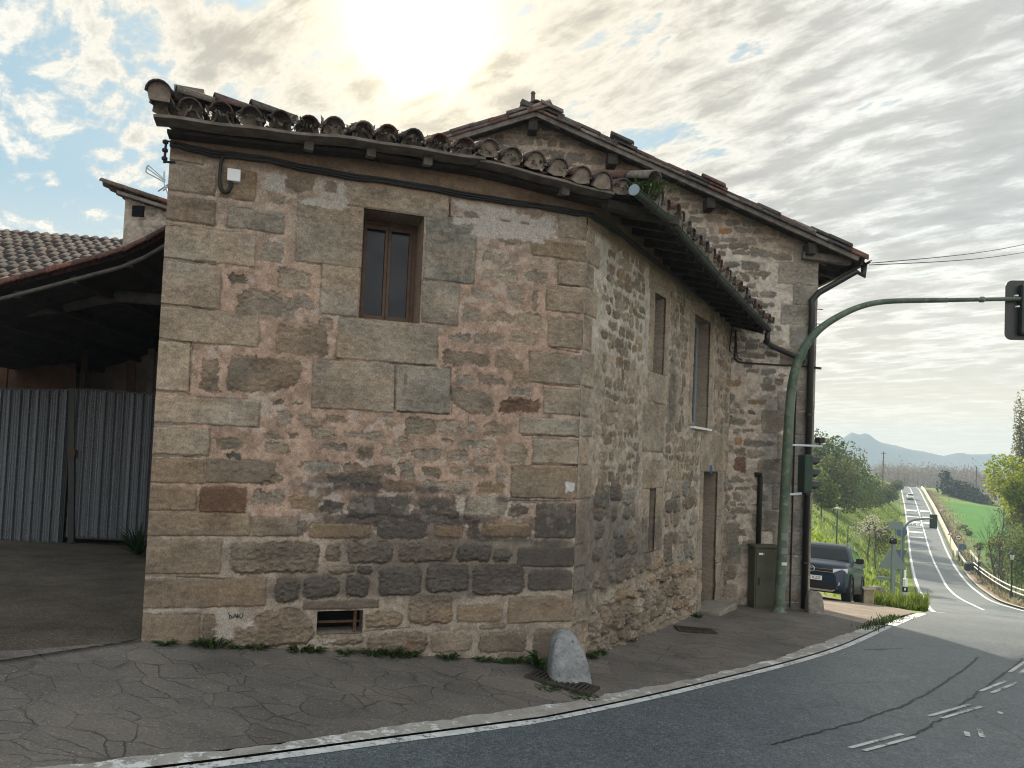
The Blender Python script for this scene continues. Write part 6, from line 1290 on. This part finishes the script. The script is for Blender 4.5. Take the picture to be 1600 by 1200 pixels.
for i, px in enumerate((1489, 1497)):
    b = base(px, 92); m = MB(); m.bar(b-Z*.1, b+Z*1.25, .07, .07, (1, 0, 0)); prop(m.build('marker_post', M_TWIG), 'short bare post below the red rimmed sign', 'post', 'short posts below the sign')
# delineator
b = base(1413.5, 23.6); t = thing('road_marker', b, 'white roadside marker post with a black band in the long grass', 'marker post'); fw = CN(b); sd = np.cross(fw, Z)
m = MB(); m.prism([b+sd*x+fw*y-Z*.1 for x, y in ((-.07, -.05), (.07, -.05), (.07, .03), (.0, .06), (-.07, .03))], Z*1.05); m.build('post', M_SW, t, bevel=.01); m = MB(); m.box(b+Z*.62+fw*.01, .15, .13, .16, sd, fw, Z); m.build('band', M_LAMP, t); m = MB(); m.box(b+Z*.63+fw*.077, .05, .01, .08, sd, fw, Z); m.build('reflector', M_SW, t)
b = base(1413, 31); m = MB(); m.bar(b-Z*.1, b+Z*1.7, .10, .05, (1, 0, 0)); prop(m.build('marker_post', M_SW), 'slim plain white post behind the banded road marker', 'post')
# second traffic light beyond
D2 = 50.0; P = base(1411, D2); t2 = thing('traffic_light', P, 'distant grey traffic light mast arching over the far road', 'traffic light')
pts = np.array([P-Z*.1]+[at_depth(x, y, D2) for x, y in ((1411, 850), (1412, 830), (1415, 821), (1421, 815), (1430, 812), (1445, 810.5), (1457, 810))]); m = MB(); s_ = np.linspace(0, 7, 40); cr = np.stack([np.interp(s_, range(8), pts[:, i]) for i in range(3)], 1)
for _ in range(2): cr[1:-1] = (cr[:-2]+2*cr[1:-1]+cr[2:])/4
m.tube(cr, np.linspace(.10, .06, 40), 10); m.build('mast', mottled('grey_green_mast', (.10, .13, .12), (.15, .18, .17), 3, .5), t2, smooth=True); c = at_depth(1458.5, 815, D2); fw = CN(c); signal_head(t2, c, -fw, np.cross(fw, Z), .34, .80, M_SIGG, back=(.46, .95, .06))
# poles
for px, d, h, lb in ((1379, 175, 9.5, 'wooden utility pole rising behind the bank thicket'), (1525, 205, 8.0, 'wooden utility pole standing beyond the ivy mound')):
    b = base(px, d); t = thing('utility_pole', b, lb, 'utility pole'); m = MB(); m.cyl(b-Z*.3, b+Z*h, .15, 8, .10); m.build('pole', M_TWIG, t); m = MB(); m.bar(b+Z*(h-.5)-np.array([.6, 0, 0]), b+Z*(h-.5)+np.array([.6, 0, 0]), .1, .12); m.build('crossarm', M_TWIG, t)
# mountains on the horizon
def ridge(name, D, prof, thick, mat, seed):
    xs = np.linspace(prof[0][0], prof[-1][0], 420); ys = np.interp(xs, [p[0] for p in prof], [p[1] for p in prof]); ys = ys+1.4*fbm(xs*.06, xs*0, seed, 5)*4
    P = np.array([at_depth(x, y, D) for x, y in zip(xs, ys)]); g = []
    for k, f in enumerate(np.linspace(0, 1, 12)):
        b = P.copy(); b[:, 1] -= thick*(f**1.0); b[:, 0] *= b[:, 1]/P[:, 1]; zb = -14.; prof_ = (1-f)**1.35; b[:, 2] = zb+(P[:, 2]-zb)*prof_*(1+.25*fbm(xs*.05+f*2, f*6+xs*0, seed+4, 4)*(f > 0)); g.append(b)
    bk = P.copy(); bk[:, 1] += thick; bk[:, 2] = -14; g = [bk]+g
    m = MB(); m.grid(np.array(g)); return prop(m.build(name, mat, smooth=True), kind='structure')
M_MTN = mottled('wooded_mountain', (.05, .065, .055), (.09, .10, .08), .004, .95, 0, 0)
ridge('mountains', 1500, [(-300, 676), (300, 690), (900, 668), (1180, 690), (1270, 700), (1320, 682), (1331, 676), (1341, 679), (1350, 675), (1360, 679), (1375, 691), (1400, 697), (1430, 703), (1455, 709), (1475, 713), (1495, 708), (1520, 709), (1555, 711), (1640, 716), (1800, 712), (2300, 740)], 160, M_MTN, 500)
ridge('hills', 1050, [(-300, 702), (200, 700), (900, 712), (1300, 726), (1400, 728), (1500, 733), (1580, 737), (1700, 738), (2300, 750)], 120, M_MTN, 520)
# ------------------------------------------------------------------ cars
def paint(name, c):
    t = NT(name); t.set(c, .4, .1, .35); t.b.inputs['Coat Weight'].default_value = .25; t.b.inputs['Coat Roughness'].default_value = .05; return t.m
M_CGLASS = plain('car_glass', (.012, .018, .022), .06, 0, .2); M_TRIM = plain('black_car_trim', (.014, .014, .015), .55, 0, .3); M_CHR = plain('chrome_trim', (.55, .56, .58), .25, .9); M_TYRE = plain('tyre_rubber', (.018, .018, .018), .85, 0, .2); M_RIM = plain('alloy_rim', (.32, .33, .34), .35, .8); M_LENS = plain('headlamp_lens', (.52, .54, .56), .12, .2, .8)
def car(name, loc, yaw, label, pm, plate=None, emblem=True):
    t = thing(name, loc, label, 'car', None, yaw); t.scale = (.95, .95, .95)
    B = lambda m, nm, mat, par=None, **k: m.build(nm, mat, par or t, world=False, **k)
    ST = np.array([(0, .60, .34, .70), (.03, .70, .27, .80), (.10, .79, .22, .90), (.28, .85, .20, .965), (.6, .875, .19, 1.005), (1.0, .88, .19, 1.045), (1.3, .88, .19, 1.075), (2.2, .885, .19, 1.09), (3.2, .885, .19, 1.09), (3.7, .875, .2, 1.09), (3.95, .83, .26, 1.06), (4.07, .76, .32, .98), (4.11, .66, .38, .88)])
    ys = np.r_[np.linspace(0, .3, 8), np.linspace(.4, 3.7, 24), np.linspace(3.8, 4.11, 8)]; g = []
    for y in ys:
        w, zb, zt = [np.interp(y, ST[:, 0], ST[:, i]) for i in (1, 2, 3)]
        half = [(0, zb), (w*.7, zb), (w*.93, zb+.04), (w*.985, zb+.14), (w, zb+(zt-zb)*.42), (w*.985, zb+(zt-zb)*.62), (w*.992, zb+(zt-zb)*.74), (w*.95, zt-.05), (w*.86, zt-.012), (w*.45, zt+.012)]
        ring = half+[(0, zt+.018)]+[(-x, z) for x, z in half[::-1][:-1]]; g.append([(x, y, z) for x, z in ring]+[(ring[0][0], y, ring[0][1])])
    m = MB(); m.grid(g); m.add([p for p in g[0][:-1]], [tuple(range(len(g[0])-1))]); m.add([p for p in g[-1][:-1]], [tuple(range(len(g[0])-1))[::-1]]); body = B(m, 'body', pm, smooth=True)
    TP = np.array([(1.08, 1.04), (1.35, 1.235), (1.6, 1.41), (1.78, 1.51), (2.0, 1.556), (2.5, 1.58), (3.1, 1.565), (3.55, 1.53), (3.75, 1.43), (3.9, 1.25), (4.03, 1.05)])
    def top(y): return np.interp(y, TP[:, 0], TP[:, 1])
    def hw(z): return .84-.23*max(0, (z-1.04)/.52)**1.15
    def sec(y, off=0):
        zt = top(y); wt = hw(zt); pts = []
        for f in np.linspace(0, 1, 7): z = 1.0+(zt-.05-1.0)*f; pts.append((hw(max(z, 1.04))+off, z))
        pts += [(wt-.02+off*.8, zt-.025+off*.5), (wt-.07, zt-.004+off), (wt*.5, zt+.012+off), (0, zt+.016+off)]; return pts
    ysr = np.r_[np.linspace(1.08, 1.8, 12), np.linspace(1.95, 3.5, 10), np.linspace(3.6, 4.03, 7)]; g = []
    for y in ysr: s = sec(y); g.append([(x, y, z) for x, z in s]+[(-x, y, z) for x, z in s[::-1][1:]])
    m = MB(); m.grid(g); B(m, 'roof', pm, smooth=True)
    m = MB(); g = []
    for y in np.linspace(1.13, 1.70, 8):
        z = top(y)+.010; w = hw(z)-.075; g.append([(x, y-.006, z+.006-.004*abs(x)) for x in np.linspace(-w, w, 9)])
    m.grid(g); B(m, 'windscreen', M_CGLASS, smooth=True)
    for sx in (1, -1):
        for y0, y1, y2, y3 in ((1.45, 2.38, 1.85, 2.38), (2.45, 3.25, 2.45, 3.25), (3.32, 3.78, 3.32, 3.58)):
            m = MB(); g = []
            for f in np.linspace(0, 1, 7):
                ya, yb = y0+(y2-y0)*f, y1+(y3-y1)*f; z = 1.09+f*.36; g.append([(sx*(hw(z)+.008), y, z) for y in np.linspace(ya, yb, 4)])
            m.grid(g); B(m, 'side_window', M_CGLASS, smooth=True)
        m = MB(); m.tube([(sx*.60, 1.9, 1.575), (sx*.585, 2.3, 1.615), (sx*.58, 3.2, 1.60), (sx*.585, 3.5, 1.545)], .016, 6); B(m, 'roof_rail', M_CHR)
        m = MB(); m.box((sx*.98, 1.52, 1.12), .19, .13, .14); m.bar((sx*.84, 1.55, 1.08), (sx*.95, 1.53, 1.09), .05, .04); mr = B(m, 'mirror', M_TRIM if emblem else pm, bevel=.03)
        for yw in (.80, 3.36):
            m = MB(); A = np.linspace(R_(-12), R_(192), 19); o = []; 
            for r0, r1 in ((.345, .425),): pl = [(sx*.80, yw+r1*math.cos(a), .33+r1*math.sin(a)) for a in A]+[(sx*.80, yw+r0*math.cos(a), .33+r0*math.sin(a)) for a in A[::-1]]
            m2 = MB(); n = len(A); V = np.array([(sx*xx, yw+r*math.cos(a), .33+r*math.sin(a)) for xx in (.78, .897) for r in (.345, .43) for a in A]); q = []
            for j in range(n-1): q += [(j, j+1, n+j+1, n+j), (2*n+j, 3*n+j, 3*n+j+1, 2*n+j+1), (n+j, n+j+1, 3*n+j+1, 3*n+j), (j, 2*n+j, 2*n+j+1, j+1)]
            m2.add(V, q); B(m2, 'wheel_arch', M_TRIM, smooth=False)
            m = MB(); m.lathe((sx*.66, yw, .33), [(.22, 0), (.31, .0), (.335, .03), (.335, .18), (.31, .215), (.22, .215)], 28, axis=(sx, 0, 0)); wh = B(m, 'wheel', M_TYRE, smooth=False)
            m = MB(); m.lathe((sx*.66, yw, .33), [(.23, .18), (.225, .205), (.06, .19), (.05, .215), (.001, .217)], 24, axis=(sx, 0, 0)); B(m, 'rim', M_RIM, wh)
        m = MB(); m.bar((sx*.885, 1.15, .30), (sx*.885, 3.0, .30), .04, .14); B(m, 'sill', M_TRIM, bevel=.01)
        m = MB(); m.prism([(sx*.50, -.005, .70), (sx*.72, .05, .69), (sx*.835, .20, .74), (sx*.835, .22, .86), (sx*.72, .06, .835), (sx*.50, .01, .815)], (0, .06, 0)); hl = B(m, 'headlight', M_LENS, bevel=.012)
        m = MB(); m.lathe((sx*.63, .01, .45), [(.06, .012), (.06, .03), (.04, .04)], 18, axis=(0, 1, 0)); B(m, 'fog_lamp', M_LENS)
        m = MB(); m.box((sx*.70, 4.06, .86), .24, .10, .16); B(m, 'tail_light', plain('tail_red', (.3, .01, .01), .25), bevel=.02)
        for yh in (2.2, 3.05): m = MB(); m.bar((sx*.89, yh, .93), (sx*.89, yh+.18, .93), .03, .025); B(m, 'door_handle', pm, bevel=.008)
    m = MB(); m.box((0, .0, .755), 1.02, .05, .13); gr = B(m, 'grille', M_TRIM, bevel=.01)
    for z in (.72, .79): m = MB(); m.bar((-.50, -.03, z), (.50, -.03, z), .02, .014); B(m, 'grille_bar', M_CHR, gr)
    m = MB(); m.box((0, .0, .37), 1.26, .06, .17); B(m, 'lower_grille', M_TRIM, bevel=.02)
    m = MB(); m.prism([(-.66, -.005, .34), (-.52, -.03, .275), (.52, -.03, .275), (.66, -.005, .34), (.52, -.02, .225), (-.52, -.02, .225)], (0, .05, 0)); B(m, 'skid_plate', M_CHR)
    m = MB(); m.box((0, -.022, .545), .52, .02, .115); pl = B(m, 'number_plate', M_SW, bevel=.004)
    if emblem:
        m = MB(); c = np.array([0, -.045, .765]); A = np.linspace(0, 2*math.pi, 25); m.tube([c+np.array([.072*math.cos(a), 0, .072*math.sin(a)]) for a in A], .0075, 6)
        m.tube([c+np.array([x, 0, z]) for x, z in ((-.038, .058), (0, .008), (.038, .058))], .007, 5); m.tube([c+np.array([x, 0, z]) for x, z in ((-.066, .02), (-.035, -.058), (0, .0), (.035, -.058), (.066, .02))], .007, 5); B(m, 'emblem', M_CHR, gr)
    if plate:
        fc = bpy.data.curves.new('plate_text', 'FONT'); fc.body = plate; fc.size = .105; fc.align_x = 'RIGHT'; fc.align_y = 'CENTER'; fc.extrude = .002; fc.materials.append(M_LAMP)
        fo = bpy.data.objects.new('plate_text', fc); COL.objects.link(fo); fo.parent = pl; fo.location = (.235, -.034, .545); fo.rotation_euler = (R_(90), 0, 0); bpy.context.view_layer.update(); me = bpy.data.meshes.new_from_object(fo.evaluated_get(bpy.context.evaluated_depsgraph_get())); mo_ = bpy.data.objects.new('plate_lettering', me); COL.objects.link(mo_); mo_.parent = pl; mo_.location = fo.location; mo_.rotation_euler = fo.rotation_euler; bpy.data.objects.remove(fo)
    return t
P = base(1266, 18.3); fx = az(31.5); yaw = math.atan2(fx[1], fx[0])-math.pi/2
q1 = P+fx*.8; q2 = P+fx*3.36; pit = math.atan2(gz(q2[0], q2[1])-gz(q1[0], q1[1]), 2.56)
c1 = car('parked_car', P+Z*(-.0), yaw, 'dark blue compact car parked on the sunlit forecourt behind the gabled house', paint('dark_blue_paint', (.004, .018, .042)), '13 KZX')
c1.rotation_mode = 'XYZ'; c1.rotation_euler = (pit, 0, yaw); c1.location.z = gz(q1[0], q1[1])-.8*math.tan(pit)
b = gp(1427, 781.5); qq_, pp_ = qp(b[0], b[1]); pb = float(pL(qq_))-1.75; b = W(np.array(qq_), np.array(pb)); fx = az(RA-.6); yaw = math.atan2(fx[1], fx[0])-math.pi/2
c2 = car('white_car', b+Z*.01, yaw, 'small white car driving down the far straight road', paint('white_paint', (.75, .75, .74)), None, False)
# ------------------------------------------------------------------ sky, sun, air
SUN_AZ, SUN_EL = -8.6, 30.5
sv = az(SUN_AZ)*math.cos(R_(SUN_EL))+Z*math.sin(R_(SUN_EL))
w = bpy.data.worlds.new('World'); scene.world = w; w.use_nodes = True; nt = w.node_tree; bg = nt.nodes['Background']
class WT(NT):
    def __init__(s): s.t = nt; s.tc = None
t = WT()
tc = t.n('ShaderNodeTexCoord'); D_ = tc.outputs['Generated']
sky = t.n('ShaderNodeTexSky', sky_type='NISHITA'); sky.sun_disc = False; sky.sun_elevation = R_(SUN_EL); sky.sun_rotation = R_(SUN_AZ); sky.air_density = 1.0; sky.dust_density = 1.6; sky.ozone_density = 1.2
sep = t.n('ShaderNodeSeparateXYZ'); t.l(D_, sep.inputs[0]); x_, y_, z_ = sep.outputs
zz = t.math('ADD', t.math('MAXIMUM', z_, 0.0), .10)
cmb = t.n('ShaderNodeCombineXYZ'); t.l(t.math('DIVIDE', x_, zz), cmb.inputs[0]); t.l(t.math('DIVIDE', y_, zz), cmb.inputs[1])
def mapped(rot, sc, off=(0, 0, 0)):
    m = t.n('ShaderNodeMapping', vector_type='TEXTURE'); m.inputs['Rotation'].default_value = (0, 0, R_(rot)); m.inputs['Scale'].default_value = tuple(1.0/k for k in sc); m.inputs['Location'].default_value = off; t.l(cmb.outputs[0], m.inputs['Vector']); return m.outputs[0]
rip = t.noise(1.0, 10, .66, mapped(-50, (2.9, 6.6, 1)), .35)           # rows of altocumulus
rip2 = t.noise(1.0, 8, .68, mapped(-38, (8.5, 14.0, 1), (3, 1, 0)), .3)
big = t.noise(.75, 4, .5, mapped(10, (1, 1, 1), (2.2, 5.1, 0)), .2)
vo = t.n('ShaderNodeTexVoronoi', feature='SMOOTH_F1', _Scale=1.0, _Smoothness=.6); wn = t.n('ShaderNodeTexNoise', _Scale=3.0, _Detail=4); vq = mapped(-42, (6.5, 10.5, 1), (1, 4, 0)); t.l(vq, wn.inputs['Vector']); t.l(t.mix(.35, vq, wn.outputs['Color'], 'ADD'), vo.inputs['Vector'])
pop = t.math('SUBTRACT', .72, vo.outputs['Distance'])      # little cloudlets
dens = t.math('ADD', t.math('ADD', t.math('MULTIPLY', rip, .66), t.math('ADD', t.math('MULTIPLY', rip2, .36), t.math('MULTIPLY', pop, .20))), t.math('MULTIPLY', big, .34))
# thinner cover toward the west (left)
azf = t.math('ADD', dens, t.math('ADD', t.math('MULTIPLY', x_, .12), t.math('MULTIPLY', t.math('MINIMUM', t.math('ADD', x_, .12), 0.0), .20)))
cover = t.ramp(azf, [(.578, (0,)*3), (.662, (1,)*3)])
shade = t.ramp(azf, [(.60, (1.0,)*3), (.675, (1.24,)*3), (.735, (1.0,)*3), (.80, (.74,)*3), (.95, (.60,)*3)])
dt = t.n('ShaderNodeVectorMath', operation='DOT_PRODUCT'); t.l(D_, dt.inputs[0]); dt.inputs[1].default_value = tuple(sv)
cs = t.math('MAXIMUM', dt.outputs['Value'], 0.0)
halo = t.math('POWER', cs, 16); core = t.math('POWER', cs, 130); hot = t.math('POWER', cs, 800)
S = 10.0   # everything below is in units of Background strength 0.1
clc = t.ramp(t.math('POWER', cs, 4), [(.05, (.585, .60, .60)), (.55, (.585, .575, .535)), (1.0, (.52, .475, .385))])
cl = t.mix(1, clc, shade, 'MULTIPLY')
back_ = t.math('ADD', 1.0, t.math('MULTIPLY', t.math('MAXIMUM', t.math('MULTIPLY', y_, -1.0), 0.0), 1.5))     # front-lit cloud behind the viewer
cl = t.mix(1, cl, t.n('ShaderNodeCombineColor').outputs[0], 'MULTIPLY') if False else cl
vm = t.n('ShaderNodeVectorMath', operation='SCALE'); t.l(cl, vm.inputs[0]); t.l(t.math('MULTIPLY', back_, S), vm.inputs['Scale'])
# clear gaps: the physical sky, a little veiled
vs = t.n('ShaderNodeVectorMath', operation='SCALE'); t.l(sky.outputs[0], vs.inputs[0]); vs.inputs['Scale'].default_value = .55
gap = t.mix(.80, vs.outputs[0], (2.5, 4.1, 5.0))
hz = t.ramp(z_, [(.0, (1,)*3), (.12, (.28,)*3), (.28, (0,)*3)])
gap = t.mix(t.math('MULTIPLY', hz, .75), gap, (6.6, 6.1, 4.7))
col = t.mix(cover, gap, vm.outputs[0])
col = t.mix(t.math('MULTIPLY', hz, .62), col, (15.0, 11.3, 6.2))
def glow(fac, c):
    v = t.n('ShaderNodeVectorMath', operation='SCALE'); v.inputs[0].default_value = c; t.l(fac, v.inputs['Scale']); return v.outputs[0]
gl_ = t.n('ShaderNodeVectorMath', operation='ADD'); t.l(glow(halo, (.75, .60, .38)), gl_.inputs[0]); t.l(glow(core, (2.6, 2.1, 1.2)), gl_.inputs[1])
gm = t.n('ShaderNodeVectorMath', operation='MULTIPLY'); t.l(gl_.outputs[0], gm.inputs[0]); t.l(t.ramp(azf, [(.60, (.75,)*3), (.72, (1.1,)*3), (.86, (.7,)*3)]), gm.inputs[1])
g2 = t.n('ShaderNodeVectorMath', operation='ADD'); t.l(gm.outputs[0], g2.inputs[0]); t.l(glow(hot, (30, 27, 19)), g2.inputs[1])
fin = t.n('ShaderNodeVectorMath', operation='ADD'); t.l(col, fin.inputs[0]); t.l(g2.outputs[0], fin.inputs[1])
t.l(fin.outputs[0], bg.inputs['Color']); bg.inputs['Strength'].default_value = .1
sl_ = bpy.data.lights.new('sun', 'SUN'); sl_.energy = 5.0; sl_.angle = R_(.8); sl_.color = (1.0, .90, .72); so = bpy.data.objects.new('sun', sl_); COL.objects.link(so)
so.rotation_euler = Vector(tuple(sv)).to_track_quat('Z', 'Y').to_euler()
# the air
if HAZE:
    m = MB(); m.box((0, 880, 30), 4000, 2300, 130); hm = bpy.data.materials.new('haze_air'); hm.use_nodes = True; ht = hm.node_tree; ht.nodes.remove(ht.nodes['Principled BSDF']); pv = ht.nodes.new('ShaderNodeVolumePrincipled'); pv.inputs['Color'].default_value = (.66, .84, 1.0, 1); pv.inputs['Density'].default_value = HAZE; pv.inputs['Anisotropy'].default_value = .0
    ht.links.new(pv.outputs[0], ht.nodes['Material Output'].inputs['Volume']); prop(m.build('haze', hm), kind='stuff')
scene.view_settings.view_transform = 'Standard'; scene.view_settings.look = 'None'; scene.view_settings.exposure = 0.58; scene.view_settings.gamma = 1.0
scene.cycles.pixel_filter_type = 'BLACKMAN_HARRIS'; scene.cycles.filter_width = 1.1; scene.cycles.use_denoising = True; scene.cycles.max_bounces = 6; scene.cycles.diffuse_bounces = 4; scene.cycles.volume_bounces = 0; scene.cycles.sample_clamp_indirect = 6
